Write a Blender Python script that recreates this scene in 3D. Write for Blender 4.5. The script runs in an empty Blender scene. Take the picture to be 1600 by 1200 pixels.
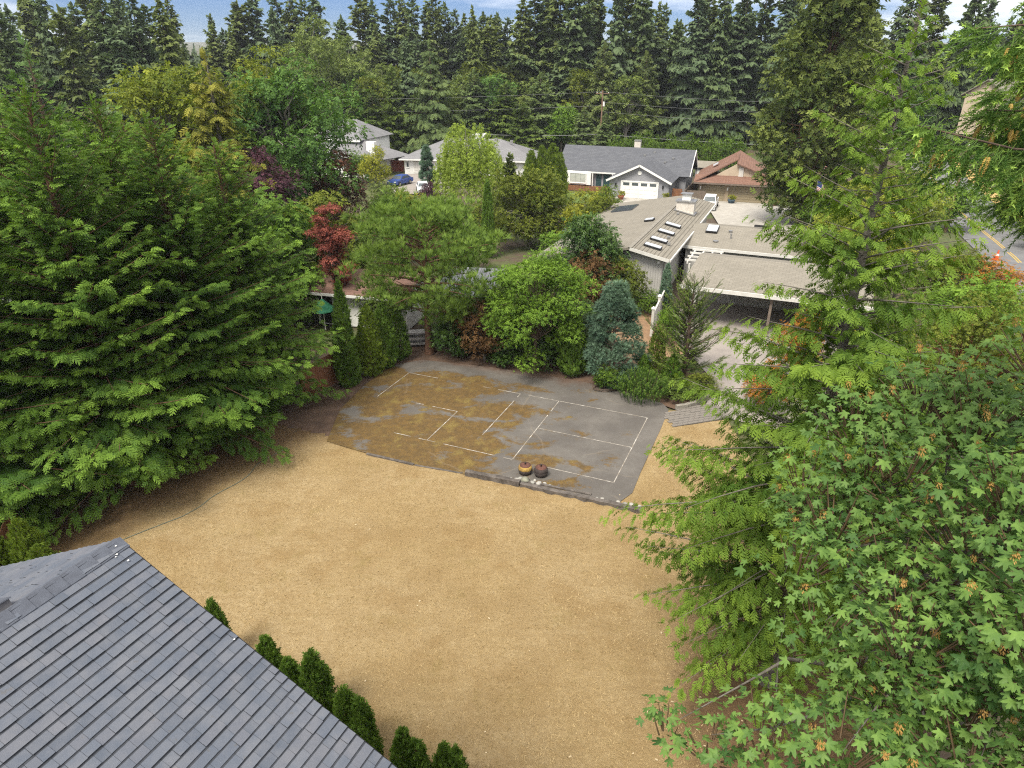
import bpy, math, random
import numpy as np
from mathutils import Vector, Matrix

scene = bpy.context.scene
COL = scene.collection
R = math.radians

# ------------------------------------------------------------------ camera
cam_d = bpy.data.cameras.new("camera")
cam_d.sensor_width = 36.0
cam_d.lens = 24.1
cam_d.clip_start = 0.1
cam_d.clip_end = 6000.0
cam = bpy.data.objects.new("camera", cam_d)
COL.objects.link(cam)
cam.location = (0, 0, 16.0)
cam.rotation_euler = (R(90 - 25.7), 0, 0)
scene.camera = cam

# ------------------------------------------------------------------ sky, sun, exposure
SKY_OX, SKY_OY = 26.0, 10.9
SUN_EL, SUN_AZ = 58.0, 215.0          # degrees; azimuth clockwise from +Y (behind the camera, to the left)
world = bpy.data.worlds.new("World")
scene.world = world
world.use_nodes = True
wn = world.node_tree
wn.nodes.clear()


def wnode(t, **kw):
    n = wn.nodes.new(t)
    for k, v in kw.items():
        setattr(n, k, v)
    return n


w_out = wnode('ShaderNodeOutputWorld')
w_bg = wnode('ShaderNodeBackground')
w_bg.inputs['Strength'].default_value = 0.15
sky = wnode('ShaderNodeTexSky', sky_type='NISHITA', sun_disc=False)
sky.sun_elevation = R(SUN_EL)
sky.sun_rotation = R(SUN_AZ)
sky.air_density = 1.0
sky.dust_density = 0.0
sky.ozone_density = 3.0
w_tc = wnode('ShaderNodeTexCoord')
w_sep = wnode('ShaderNodeSeparateXYZ')
w_add = wnode('ShaderNodeMath', operation='ADD')
w_add.inputs[1].default_value = 0.14
w_abs = wnode('ShaderNodeMath', operation='ABSOLUTE')
w_dx = wnode('ShaderNodeMath', operation='DIVIDE')
w_dy = wnode('ShaderNodeMath', operation='DIVIDE')
w_comb = wnode('ShaderNodeCombineXYZ')
w_noise = wnode('ShaderNodeTexNoise')
w_noise.inputs['Scale'].default_value = 0.22
w_noise.inputs['Detail'].default_value = 8
w_noise.inputs['Roughness'].default_value = 0.58
w_ramp = wnode('ShaderNodeValToRGB')
w_ramp.color_ramp.elements[0].position = 0.42
w_ramp.color_ramp.elements[0].color = (0.0, 0.0, 0.0, 1)
w_ramp.color_ramp.elements[1].position = 0.58
w_ramp.color_ramp.elements[1].color = (0.92, 0.92, 0.92, 1)
w_tint = wnode('ShaderNodeMix', data_type='RGBA', blend_type='MULTIPLY')
w_tint.inputs[0].default_value = 1.0
w_tint.inputs[7].default_value = (0.10, 0.165, 0.315, 1)
w_mix = wnode('ShaderNodeMix', data_type='RGBA')
w_mix.inputs[7].default_value = (6.8, 6.6, 6.3, 1)      # sunlit high cloud, in the sky texture's own units
L = wn.links.new
L(w_tc.outputs['Generated'], w_sep.inputs[0])
L(w_sep.outputs['Z'], w_abs.inputs[0])
L(w_abs.outputs[0], w_add.inputs[0])
L(w_sep.outputs['X'], w_dx.inputs[0]); L(w_add.outputs[0], w_dx.inputs[1])
L(w_sep.outputs['Y'], w_dy.inputs[0]); L(w_add.outputs[0], w_dy.inputs[1])
L(w_dx.outputs[0], w_comb.inputs['X']); L(w_dy.outputs[0], w_comb.inputs['Y'])
w_map = wnode('ShaderNodeMapping')
w_map.inputs['Location'].default_value = (SKY_OX, SKY_OY, 0.0)
L(w_comb.outputs[0], w_map.inputs[0])
L(w_map.outputs[0], w_noise.inputs['Vector'])
L(w_noise.outputs['Fac'], w_ramp.inputs['Fac'])
L(w_ramp.outputs['Color'], w_mix.inputs[0])
L(sky.outputs[0], w_tint.inputs[6])
L(w_tint.outputs[2], w_mix.inputs[6])
L(w_mix.outputs[2], w_bg.inputs['Color'])
L(w_bg.outputs[0], w_out.inputs[0])

sun_d = bpy.data.lights.new("sun", 'SUN')
sun_d.energy = 2.7
sun_d.angle = R(20)
sun_d.color = (1.0, 0.93, 0.80)
sun = bpy.data.objects.new("sun", sun_d)
COL.objects.link(sun)
_sv = Vector((math.sin(R(SUN_AZ)) * math.cos(R(SUN_EL)), math.cos(R(SUN_AZ)) * math.cos(R(SUN_EL)), math.sin(R(SUN_EL))))
sun.rotation_euler = (-_sv).to_track_quat('-Z', 'Y').to_euler()
sun.location = _sv * 200

scene.view_settings.view_transform = 'Standard'
scene.view_settings.look = 'None'
scene.view_settings.exposure = 1.08
scene.view_settings.gamma = 1.0
scene.render.engine = 'CYCLES'
scene.cycles.use_denoising = False
scene.cycles.filter_width = 1.15
scene.cycles.max_bounces = 7
scene.cycles.diffuse_bounces = 4
scene.cycles.transmission_bounces = 4
scene.cycles.transparent_max_bounces = 4

# ------------------------------------------------------------------ helpers
rng = np.random.default_rng(7)
TH = R(23.1)                                   # the plots, the court and the street share this heading
AX = np.array([math.cos(TH), -math.sin(TH), 0.0])
BX = np.array([math.sin(TH), math.cos(TH), 0.0])
UP = np.array([0.0, 0.0, 1.0])


def ss(a, b, x):
    t = np.clip((np.asarray(x, float) - a) / (b - a), 0, 1)
    return t * t * (3 - 2 * t)


def tz(x, y):
    """height of the terrain"""
    d = np.maximum(0, np.asarray(y, float) - 125)
    return -2.0 * ss(50, 95, y) + d ** 2 / (d + 60) * 0.02


def tag(o, label=None, cat=None, group=None, kind=None):
    if label: o['label'] = label
    if cat: o['category'] = cat
    if group: o['group'] = group
    if kind: o['kind'] = kind
    return o


def empty(name, loc=(0, 0, 0), rz=0.0, label=None, cat=None, group=None):
    o = bpy.data.objects.new(name, None)
    COL.objects.link(o)
    o.location = loc
    o.rotation_euler = (0, 0, rz)
    o.empty_display_size = 0.3
    return tag(o, label, cat, group)


def link(name, me, parent=None, loc=None, rz=0.0):
    o = bpy.data.objects.new(name, me)
    COL.objects.link(o)
    if parent is not None: o.parent = parent
    if loc is not None: o.location = loc
    if rz: o.rotation_euler = (0, 0, rz)
    return o


def copy_tree(o, parent=None):
    c = o.copy()
    COL.objects.link(c)
    c.parent = parent
    for ch in o.children:
        copy_tree(ch, c)
    return c


def np_mesh(name, V, F, mat, tint=None, smooth=False):
    V = np.ascontiguousarray(V, np.float32); F = np.ascontiguousarray(F, np.int32)
    me = bpy.data.meshes.new(name)
    n, k = F.shape
    me.vertices.add(len(V)); me.vertices.foreach_set('co', V.ravel())
    me.loops.add(n * k); me.loops.foreach_set('vertex_index', F.ravel())
    me.polygons.add(n); me.polygons.foreach_set('loop_start', np.arange(0, n * k, k, dtype=np.int32))
    me.polygons.foreach_set('loop_total', np.full(n, k, np.int32))
    if smooth: me.polygons.foreach_set('use_smooth', np.ones(n, bool))
    if tint is not None:
        at = me.attributes.new('tint', 'FLOAT', 'POINT')
        at.data.foreach_set('value', np.ascontiguousarray(tint, np.float32))
    me.update(calc_edges=True)
    me.materials.append(mat)
    return me


class MB:
    """collects boxes, prisms, tubes and lathes into one mesh"""
    def __init__(s):
        s.v = []; s.f = []; s.m = []; s.cm = 0

    def add(s, vs, fs):
        k = len(s.v)
        s.v += [tuple(map(float, p)) for p in vs]
        s.f += [tuple(i + k for i in f) for f in fs]
        s.m += [s.cm] * len(fs)
        return s

    def box(s, c, d, ax=(1, 0, 0), ay=(0, 1, 0), az=(0, 0, 1)):
        c = np.asarray(c, float); ax, ay, az = (np.asarray(q, float) for q in (ax, ay, az))
        h = np.asarray(d, float) / 2
        vs = [c + ax * h[0] * i + ay * h[1] * j + az * h[2] * k for k in (-1, 1) for j in (-1, 1) for i in (-1, 1)]
        return s.add(vs, [(0, 2, 3, 1), (4, 5, 7, 6), (0, 1, 5, 4), (2, 6, 7, 3), (0, 4, 6, 2), (1, 3, 7, 5)])

    def slab(s, pts, t):
        """polygon (in order, any plane) given thickness t along -normal"""
        p = [np.asarray(q, float) for q in pts]
        n = np.cross(p[1] - p[0], p[2] - p[0]); n /= np.linalg.norm(n)
        if n[2] < 0: p = p[::-1]; n = -n
        k = len(p)
        vs = p + [q - n * t for q in p]
        fs = [tuple(range(k)), tuple(range(2 * k - 1, k - 1, -1))]
        fs += [(i, i + k, (i + 1) % k + k, (i + 1) % k) for i in range(k)]
        return s.add(vs, fs)

    def prism(s, pts, ext):
        p = [np.asarray(q, float) for q in pts]; e = np.asarray(ext, float); k = len(p)
        n = np.cross(p[1] - p[0], p[2] - p[0])
        if n @ e > 0: p = p[::-1]
        vs = p + [q + e for q in p]
        fs = [tuple(range(k)), tuple(range(2 * k - 1, k - 1, -1))]
        fs += [(i, i + k, (i + 1) % k + k, (i + 1) % k) for i in range(k)]
        return s.add(vs, fs)

    def tube(s, pts, rad, n=8, cap=True):
        p = np.asarray(pts, float); m = len(p)
        rad = np.broadcast_to(np.asarray(rad, float), (m,))
        d = np.gradient(p, axis=0); d /= np.linalg.norm(d, axis=1)[:, None] + 1e-9
        ref = np.array([0, 0, 1.0]) if abs(d[0][2]) < 0.9 else np.array([1.0, 0, 0])
        vs = []
        for i in range(m):
            x = np.cross(d[i], ref); x /= np.linalg.norm(x) + 1e-9
            y = np.cross(d[i], x)
            for j in range(n):
                a = 2 * math.pi * j / n
                vs.append(p[i] + rad[i] * (x * math.cos(a) + y * math.sin(a)))
        fs = [(i * n + j, i * n + (j + 1) % n, (i + 1) * n + (j + 1) % n, (i + 1) * n + j) for i in range(m - 1) for j in range(n)]
        if cap: fs += [tuple(range(n))[::-1], tuple((m - 1) * n + j for j in range(n))]
        return s.add(vs, fs)

    def lathe(s, prof, n=20, c=(0, 0, 0)):
        vs = []; m = len(prof)
        for r_, z_ in prof:
            for j in range(n):
                a = 2 * math.pi * j / n
                vs.append((c[0] + r_ * math.cos(a), c[1] + r_ * math.sin(a), c[2] + z_))
        fs = [(i * n + j, i * n + (j + 1) % n, (i + 1) * n + (j + 1) % n, (i + 1) * n + j) for i in range(m - 1) for j in range(n)]
        fs += [tuple(range(n))[::-1], tuple((m - 1) * n + j for j in range(n))]
        return s.add(vs, fs)

    def mesh(s, name, mat, smooth=False):
        me = bpy.data.meshes.new(name)
        me.from_pydata(s.v, [], s.f)
        for m_ in (mat if isinstance(mat, (list, tuple)) else [mat]): me.materials.append(m_)
        if isinstance(mat, (list, tuple)): me.polygons.foreach_set('material_index', s.m)
        if smooth: me.polygons.foreach_set('use_smooth', [True] * len(s.f))
        me.update()
        return me

    def build(s, name, mat, parent=None, loc=None, rz=0.0, smooth=False):
        return link(name, s.mesh(name, mat, smooth), parent, loc, rz)


# ------------------------------------------------------------------ materials
def new_mat(name):
    m = bpy.data.materials.new(name); m.use_nodes = True
    nt = m.node_tree
    return m, nt, nt.nodes['Principled BSDF']


def N(nt, t, **kw):
    n = nt.nodes.new(t)
    for k, v in kw.items(): setattr(n, k, v)
    return n


def mix_rgb(nt, fac, a, b, blend='MIX'):
    n = N(nt, 'ShaderNodeMix', data_type='RGBA', blend_type=blend)
    for sock, val in ((0, fac), (6, a), (7, b)):
        if isinstance(val, (int, float)): n.inputs[sock].default_value = val
        elif isinstance(val, tuple): n.inputs[sock].default_value = (*val, 1) if len(val) == 3 else val
        else: nt.links.new(val, n.inputs[sock])
    return n.outputs[2]


def noise(nt, vec, scale, detail=6, rough=0.55, lo=None, hi=None, dist=0.0):
    n = N(nt, 'ShaderNodeTexNoise')
    n.inputs['Scale'].default_value = scale; n.inputs['Detail'].default_value = detail
    n.inputs['Roughness'].default_value = rough; n.inputs['Distortion'].default_value = dist
    if vec is not None: nt.links.new(vec, n.inputs['Vector'])
    out = n.outputs['Fac']
    if lo is not None:
        mr = N(nt, 'ShaderNodeMapRange'); mr.interpolation_type = 'SMOOTHSTEP'
        mr.inputs['From Min'].default_value = lo; mr.inputs['From Max'].default_value = hi
        nt.links.new(out, mr.inputs['Value']); out = mr.outputs[0]
    return out


def maprange(nt, v, lo, hi, a=0.0, b=1.0, smooth=True):
    mr = N(nt, 'ShaderNodeMapRange')
    mr.interpolation_type = 'SMOOTHSTEP' if smooth else 'LINEAR'
    mr.inputs['From Min'].default_value = lo; mr.inputs['From Max'].default_value = hi
    mr.inputs['To Min'].default_value = a; mr.inputs['To Max'].default_value = b
    nt.links.new(v, mr.inputs['Value'])
    return mr.outputs[0]


def math_n(nt, op, a, b=None):
    n = N(nt, 'ShaderNodeMath', operation=op)
    for i, q in enumerate((a, b)):
        if q is None: continue
        if isinstance(q, (int, float)): n.inputs[i].default_value = q
        else: nt.links.new(q, n.inputs[i])
    return n.outputs[0]


def coord(nt, kind='Object'):
    return N(nt, 'ShaderNodeTexCoord').outputs[kind]


def bump(nt, bsdf, h, strength=0.3, dist=0.02):
    b = N(nt, 'ShaderNodeBump'); b.inputs['Strength'].default_value = strength; b.inputs['Distance'].default_value = dist
    nt.links.new(h, b.inputs['Height']); nt.links.new(b.outputs[0], bsdf.inputs['Normal'])


def solid(name, c1, c2=None, scale=4.0, rough=0.75, bmp=0.0, metal=0.0, spec=0.35, fine=None):
    """a plain surface with two-scale colour variation and fine relief"""
    m, nt, b = new_mat(name)
    b.inputs['Roughness'].default_value = rough; b.inputs['Metallic'].default_value = metal
    b.inputs['Specular IOR Level'].default_value = spec
    c2 = c2 or tuple(q * 0.72 for q in c1)
    v = coord(nt)
    f1 = noise(nt, v, scale, 7, 0.62, 0.32, 0.68)
    f2 = noise(nt, v, fine or scale * 14, 3, 0.6, 0.25, 0.75)
    col = mix_rgb(nt, f1, c1, c2)
    col = mix_rgb(nt, math_n(nt, 'MULTIPLY', f2, 0.35), col, tuple(q * 0.6 for q in c2))
    nt.links.new(col, b.inputs['Base Color'])
    if bmp: bump(nt, b, f2, bmp, 0.01)
    return m


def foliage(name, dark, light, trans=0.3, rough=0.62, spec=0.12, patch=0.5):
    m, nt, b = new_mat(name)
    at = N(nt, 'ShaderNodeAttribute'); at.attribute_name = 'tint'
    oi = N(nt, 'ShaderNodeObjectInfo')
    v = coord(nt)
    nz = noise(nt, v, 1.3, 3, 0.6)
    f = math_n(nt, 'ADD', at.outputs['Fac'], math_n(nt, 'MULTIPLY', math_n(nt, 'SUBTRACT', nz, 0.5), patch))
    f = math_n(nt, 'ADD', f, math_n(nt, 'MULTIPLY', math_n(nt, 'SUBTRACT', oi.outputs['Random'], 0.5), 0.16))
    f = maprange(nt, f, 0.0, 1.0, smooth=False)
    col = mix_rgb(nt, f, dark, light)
    b.inputs['Roughness'].default_value = rough; b.inputs['Specular IOR Level'].default_value = spec
    nt.links.new(col, b.inputs['Base Color'])
    tr = N(nt, 'ShaderNodeBsdfTranslucent')
    nt.links.new(mix_rgb(nt, 1.0, col, (1.15, 1.2, 0.6), 'MULTIPLY'), tr.inputs['Color'])
    ms = N(nt, 'ShaderNodeMixShader'); ms.inputs[0].default_value = trans
    nt.links.new(b.outputs[0], ms.inputs[1]); nt.links.new(tr.outputs[0], ms.inputs[2])
    nt.links.new(ms.outputs[0], nt.nodes['Material Output'].inputs['Surface'])
    return m


BARK = solid('bark', (0.14, 0.095, 0.065), (0.07, 0.05, 0.04), 6, 0.9, 0.6)
BARK_RED = solid('bark_reddish', (0.17, 0.085, 0.05), (0.08, 0.045, 0.03), 5, 0.9, 0.6)
BARK_GREY = solid('bark_grey', (0.22, 0.2, 0.17), (0.1, 0.09, 0.075), 7, 0.9, 0.6)
BARK_MADRONE = solid('bark_orange', (0.32, 0.12, 0.05), (0.16, 0.07, 0.035), 4, 0.6, 0.2)
# ------------------------------------------------------------------ plant library
def unit(v):
    return v / (np.linalg.norm(v, axis=-1, keepdims=True) + 1e-9)


def T_leaf():            # folded diamond
    v = np.array([(0, 0, 0), (.5, .3, .06), (1, 0, -.08), (.5, -.3, .06)], float)
    return v, np.array([(0, 1, 2), (0, 2, 3)]), np.array([0, .1, .1, .1])


def T_leaf5():           # a spray of five small leaves
    vs, fs, ts = [], [], []
    for k, (a, o, s) in enumerate([(0, .45, .6), (.9, .2, .55), (-.9, .2, .55), (.5, .0, .5), (-.6, -.05, .5)]):
        c, d = math.cos(a), math.sin(a)
        b0 = np.array([o, 0, 0])
        q = len(vs)
        for x, y, z in ([(0, 0, 0), (.5, .27, .1), (1, 0, -.12), (.5, -.27, .05)] if k < 3 else [(0, .12, 0), (1, .2, -.1), (.6, -.32, .06)]):
            vs.append(b0 + np.array([s * (x * c - y * d), s * (x * d + y * c), s * z + .05 * (k % 3)]))
            ts.append(.04 * (k % 3))
        fs += [(q, q + 1, q + 2), (q, q + 2, q + 3)] if k < 3 else [(q, q + 1, q + 2)]
    return np.array(vs), np.array(fs), np.array(ts)


def T_spray(fingers=6, wid=.5, dr=.25, fw=.075):
    """flat scale-leaf frond: a central blade with fingers left and right, tips nodding"""
    vs, fs, ts = [], [], []

    def tri(p, q, w, t0, t1):
        d = np.array(q) - np.array(p); s = np.array([-d[1], d[0], 0]); s = s / (np.linalg.norm(s) + 1e-9) * w
        k = len(vs); mid = np.array(p) + d * .45
        vs.extend([np.array(p), mid + s, np.array(q), mid - s]); ts.extend([t0, t0, t1, t0])
        fs.extend([(k, k + 1, k + 2), (k, k + 2, k + 3)])
    z = lambda x, y: -dr * x * x - dr * .6 * abs(y)
    tri((0, 0, 0), (1, 0, z(1, 0)), fw * .9, -.05, .22)
    for i in range(fingers):
        x = .08 + .8 * i / fingers; sg = 1 if i % 2 else -1
        l = wid * (1 - .55 * x)
        q = (x + l * .75, sg * l * .72)
        tri((x, 0, z(x, 0)), (q[0], q[1], z(*q)), fw, -.05, .18)
    return np.array(vs), np.array(fs), np.array(ts)


def T_far():             # small cheap frond for far conifers
    v = np.array([(0, 0, 0), (.5, .3, -.06), (1.0, .06, -.3), (.55, -.28, -.06), (.2, .5, -.1), (.25, -.45, -.12)], float)
    return v, np.array([(0, 1, 2), (0, 2, 3), (0, 4, 1), (0, 3, 5)]), np.array([-.06, 0, .1, 0, .05, .05])


def T_tuft(n=14, spread=.55, w=.03, seed=3):
    """needle tuft: thin needles in a cone about +x"""
    r_ = np.random.default_rng(seed)
    vs, fs, ts = [], [], []
    for i in range(n):
        a = 2 * math.pi * i / n + r_.uniform(-.3, .3); sp = spread * r_.uniform(.5, 1.2)
        d = np.array([1, sp * math.cos(a), sp * math.sin(a)]); d /= np.linalg.norm(d); d *= r_.uniform(.75, 1.05)
        s = np.cross(d, (0.3, 1, .5)); s = s / np.linalg.norm(s) * w
        k = len(vs); b0 = np.array([r_.uniform(0, .15), 0, 0])
        vs += [b0 + s, b0 - s, b0 + d]; fs.append((k, k + 1, k + 2)); ts += [-.05, -.05, .15]
    return np.array(vs), np.array(fs), np.array(ts)


def T_brush(n=40, w=.02, ln=.16, seed=5):
    """needled twig: needles all along +x"""
    r_ = np.random.default_rng(seed)
    vs, fs, ts = [], [], []
    for i in range(n):
        x = i / n; a = 2.399 * i
        d = np.array([.75, math.cos(a), math.sin(a) * .8]); d = d / np.linalg.norm(d) * ln * r_.uniform(.8, 1.15)
        b0 = np.array([x, 0, -.12 * x * x]); k = len(vs)
        s = np.cross(d, (1, 0, 0)); s = s / np.linalg.norm(s) * w
        vs += [b0 + s, b0 - s, b0 + d]; fs.append((k, k + 1, k + 2)); tt = .45 if x > .8 else -.05
        ts += [tt, tt, tt + .1]
    return np.array(vs), np.array(fs), np.array(ts)


_half = [(0, 1.0), (.13, .80), (.22, .84), (.30, .56), (.42, .44), (.64, .76), (.80, .93), (1.0, .72), (1.13, .56), (1.38, .37), (1.80, .60), (2.2, .36), (2.9, .12)]


def T_maple(cup=0.0, tw=0.0):
    """deeply five-lobed big maple leaf, petiole end at the origin, tip along +x"""
    pts = [(r_ * math.cos(a), r_ * math.sin(a)) for a, r_ in _half] + [(r_ * math.cos(a), -r_ * math.sin(a)) for a, r_ in _half[:0:-1]]
    vs = [(0, 0, .04)]
    for x, y in pts:
        rr = math.hypot(x, y); ang = abs(math.atan2(y, x))
        rib = .07 * math.cos(ang * 7.6) * rr
        vs.append((x, y, -.22 * rr * rr + rib + cup * y + tw * x * y))
    k = len(pts)
    fs = [(0, 1 + i, 1 + (i + 1) % k) for i in range(k)]
    ts = [.16] + [0.02 if i % 5 else .08 for i in range(k)]
    return np.array(vs), np.array(fs), np.array(ts)


TP_LEAF, TP_LEAF5, TP_SPRAY, TP_SPRAY_S = T_leaf(), T_leaf5(), T_spray(), T_spray(4, .6, .2, .11)
TP_FAN = T_spray(8, .62, .38, .055)
TP_FAR, TP_TUFT, TP_BRUSH = T_far(), T_tuft(), T_brush()


def scatter(tp, pos, xd, nrm, sc, tint):
    tv, tf, tt = tp
    X = unit(xd); Z = nrm - (nrm * X).sum(1, keepdims=True) * X; Z = unit(Z); Y = np.cross(Z, X)
    sc = np.asarray(sc, float)
    if sc.ndim == 1: sc = np.repeat(sc[:, None], 3, 1)
    V = (pos[:, None, :] + (tv[None, :, 0:1] * sc[:, None, 0:1]) * X[:, None, :] + (tv[None, :, 1:2] * sc[:, None, 1:2]) * Y[:, None, :]
         + (tv[None, :, 2:3] * sc[:, None, 2:3]) * Z[:, None, :])
    n, k = len(pos), len(tv)
    F = (tf[None] + (np.arange(n) * k)[:, None, None]).reshape(-1, 3)
    return V.reshape(-1, 3), F, (np.asarray(tint)[:, None] + tt[None]).ravel()


def merge(parts):
    V, F, T, k = [], [], [], 0
    for v, f, t in parts:
        V.append(v); F.append(f + k); T.append(t); k += len(v)
    return np.concatenate(V), np.concatenate(F), np.concatenate(T)


def tubes(P, Rd, n=4):
    """many polylines at once: P (m,k,3), Rd (m,k)"""
    m, k, _ = P.shape
    d = unit(np.gradient(P, axis=1))
    ref = np.broadcast_to(np.array([.13, .21, 1.0]), d.shape)
    x = unit(np.cross(d, ref)); y = np.cross(d, x)
    a = 2 * np.pi * np.arange(n) / n
    V = P[:, :, None, :] + Rd[:, :, None, None] * (x[:, :, None, :] * np.cos(a)[None, None, :, None] + y[:, :, None, :] * np.sin(a)[None, None, :, None])
    i = np.arange(k - 1)[:, None] * n; j = np.arange(n)[None]
    q = np.stack([i + j, i + (j + 1) % n, i + n + (j + 1) % n, i + n + j], -1).reshape(-1, 4)
    F = (q[None] + (np.arange(m) * k * n)[:, None, None]).reshape(-1, 4)
    return V.reshape(-1, 3), F


def trunk_mesh(name, H, r0, mat, rg, lean=0.0, r1=0.03, n=9, k=9, flare=1.35):
    t = np.linspace(0, 1, k)
    P = np.zeros((1, k, 3)); P[0, :, 2] = t * H
    P[0, :, 0] = np.cumsum(rg.normal(0, 1, k)) * lean * H / k; P[0, :, 1] = np.cumsum(rg.normal(0, 1, k)) * lean * H / k
    P[0, 0, :2] = 0
    rad = r0 * (1 - t) + r1 * t; rad[0] *= flare
    V, F = tubes(P, rad[None], n)
    return np_mesh(name, V, F, mat, smooth=True), P[0]


def conifer_data(rg, H, Rm, nb, ns, tp, sc, z0=.06, prof=None, e=(.05, .9), droop=.35, tip=.0, wid=.33, ldroop=.25, njit=.35, tmin=.12,
                 tbias=.8, hang=0.0, brad=.03, lo=.2, irregular=.25, lpow=1.45):
    prof = prof or (lambda s: (1 - s) ** .85)
    s = ((np.arange(nb) + rg.uniform(0, 1, nb)) / nb) ** 1.05
    h = H * (z0 + (1 - z0) * .985 * s)
    Lb = Rm * prof(s) * (1 - irregular + irregular * 1.6 * rg.uniform(0, 1, nb)) + .12
    az = np.arange(nb) * 2.39996 + rg.normal(0, .35, nb)
    dh = np.stack([np.cos(az), np.sin(az), 0 * az], 1); sd = np.stack([-np.sin(az), np.cos(az), 0 * az], 1)
    el = e[0] + (e[1] - e[0]) * s + rg.normal(0, .1, nb)
    dr = droop * (1 - .5 * s) * rg.uniform(.7, 1.3, nb)
    bt = rg.uniform(-.16, .16, nb)

    def at(b, t):
        z = Lb[b] * (el[b] * t - dr[b] * t * t + tip * t ** 3)
        p = dh[b] * (Lb[b] * t)[:, None]; p[:, 2] = h[b] + z
        return p
    w = Lb ** lpow; b = rg.choice(nb, ns, p=w / w.sum())
    t = 1 - (1 - tmin) * rg.uniform(0, 1, ns) ** tbias
    u = rg.uniform(-1, 1, ns); u = np.sign(u) * np.abs(u) ** .7
    hw = wid * Lb[b] * np.minimum(1, t * 2.2) * (1.08 - t) + .04
    pos = at(b, t) + sd[b] * (u * hw)[:, None]
    pos[:, 2] -= np.abs(u) * hw * ldroop + rg.uniform(-.04, .06, ns) * Rm * .3
    slope = el[b] - 2 * dr[b] * t + 3 * tip * t * t
    xd = dh[b] * (1.0 - .55 * np.abs(u))[:, None] + sd[b] * (.95 * u)[:, None]
    xd[:, 2] += slope * .8 - hang - .25 * np.abs(u) + rg.normal(0, .18, ns)
    nr = np.tile(UP, (ns, 1)) + dh[b] * .25 + rg.normal(0, njit, (ns, 3))
    size = sc * rg.uniform(.65, 1.25, ns) * (.55 + .45 * np.minimum(1, Lb[b] / (Rm * .5)))
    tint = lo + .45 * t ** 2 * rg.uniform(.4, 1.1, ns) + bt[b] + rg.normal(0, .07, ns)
    fol = scatter(tp, pos, xd, nr, size, tint)
    kk = 5; tt = np.linspace(0, .93, kk)
    P = np.stack([at(np.arange(nb), np.full(nb, q)) for q in tt], 1)
    rad = (brad * (.35 + Lb / Rm))[:, None] * (1.05 - tt)[None]
    br = tubes(P, rad, 4)
    # leader
    n2 = max(12, min(26, ns // 300))
    zz = H * rg.uniform(.93, 1.0, n2); an = rg.uniform(0, 6.28, n2)
    p2 = np.stack([.05 * np.cos(an), .05 * np.sin(an), zz], 1)
    x2 = np.stack([np.cos(an) * .5, np.sin(an) * .5, np.full(n2, .9)], 1)
    fol2 = scatter(tp, p2, x2, np.stack([np.cos(an), np.sin(an), 0 * an], 1) + .2, sc * rg.uniform(.5, .9, n2), np.full(n2, lo + .3))
    return merge([fol, fol2]), br


def conifer_meshes(rg, H, Rm, nb, ns, tp, sc, fmat, bmat=None, tr=.022, **kw):
    bmat = bmat or BARK
    (V, F, T), (bv, bf) = conifer_data(rg, H, Rm, nb, ns, tp, sc, **kw)
    tm, _ = trunk_mesh('trunk', H * .985, H * tr, bmat, rg, .012)
    return dict(trunk=tm, branches=np_mesh('branches', bv, bf, bmat), crown=np_mesh('crown', V, F, fmat, T))


def place(name, meshes, loc, rz, scale, label, cat, group=None):
    o = empty(name, loc, rz, label, cat, group)
    o.scale = scale if hasattr(scale, '__len__') else (scale,) * 3
    for k, me in meshes.items():
        link(k, me, o)
    return o


def crown_clumps(rg, c, rad, n, cr, shell=.62, flat=.75, low=-.55):
    d = unit(rg.normal(0, 1, (n * 3, 3))); d = d[d[:, 2] > low][:n]
    k = len(d)
    f = shell + (1 - shell) * rg.uniform(0, 1, k) ** .7
    ctr = np.asarray(c) + d * f[:, None] * np.asarray(rad) * rg.uniform(.78, 1.15, (k, 1))
    r_ = cr * rg.uniform(.7, 1.35, k)
    return ctr, np.stack([r_, r_, r_ * flat], 1)


def clump_leaves(rg, ctr, rad, nl, tp, sc, njit=.5, up=.9, out=.45, droop=.35, lo=.3, spread=.35, inner=.4):
    w = rad[:, 0] ** 2; w = w / w.sum()
    c = rg.choice(len(ctr), nl, p=w)
    d = unit(rg.normal(0, 1, (nl, 3)) + np.array([0, 0, .25]))
    f = rg.uniform(inner ** 3, 1, nl) ** (1 / 3)
    pos = ctr[c] + d * rad[c] * f[:, None] * (1 + rg.normal(0, .16, (nl, 1)))
    xd = d * np.array([1, 1, .3]) + rg.normal(0, .5, (nl, 3)); xd[:, 2] -= droop
    nr = d * out + UP * up + rg.normal(0, njit, (nl, 3))
    ct = rg.uniform(-.5, .5, len(ctr)) * spread
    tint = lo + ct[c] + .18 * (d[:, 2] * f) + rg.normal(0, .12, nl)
    return scatter(tp, pos, xd, nr, sc * rg.uniform(.6, 1.3, nl), tint)


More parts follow.
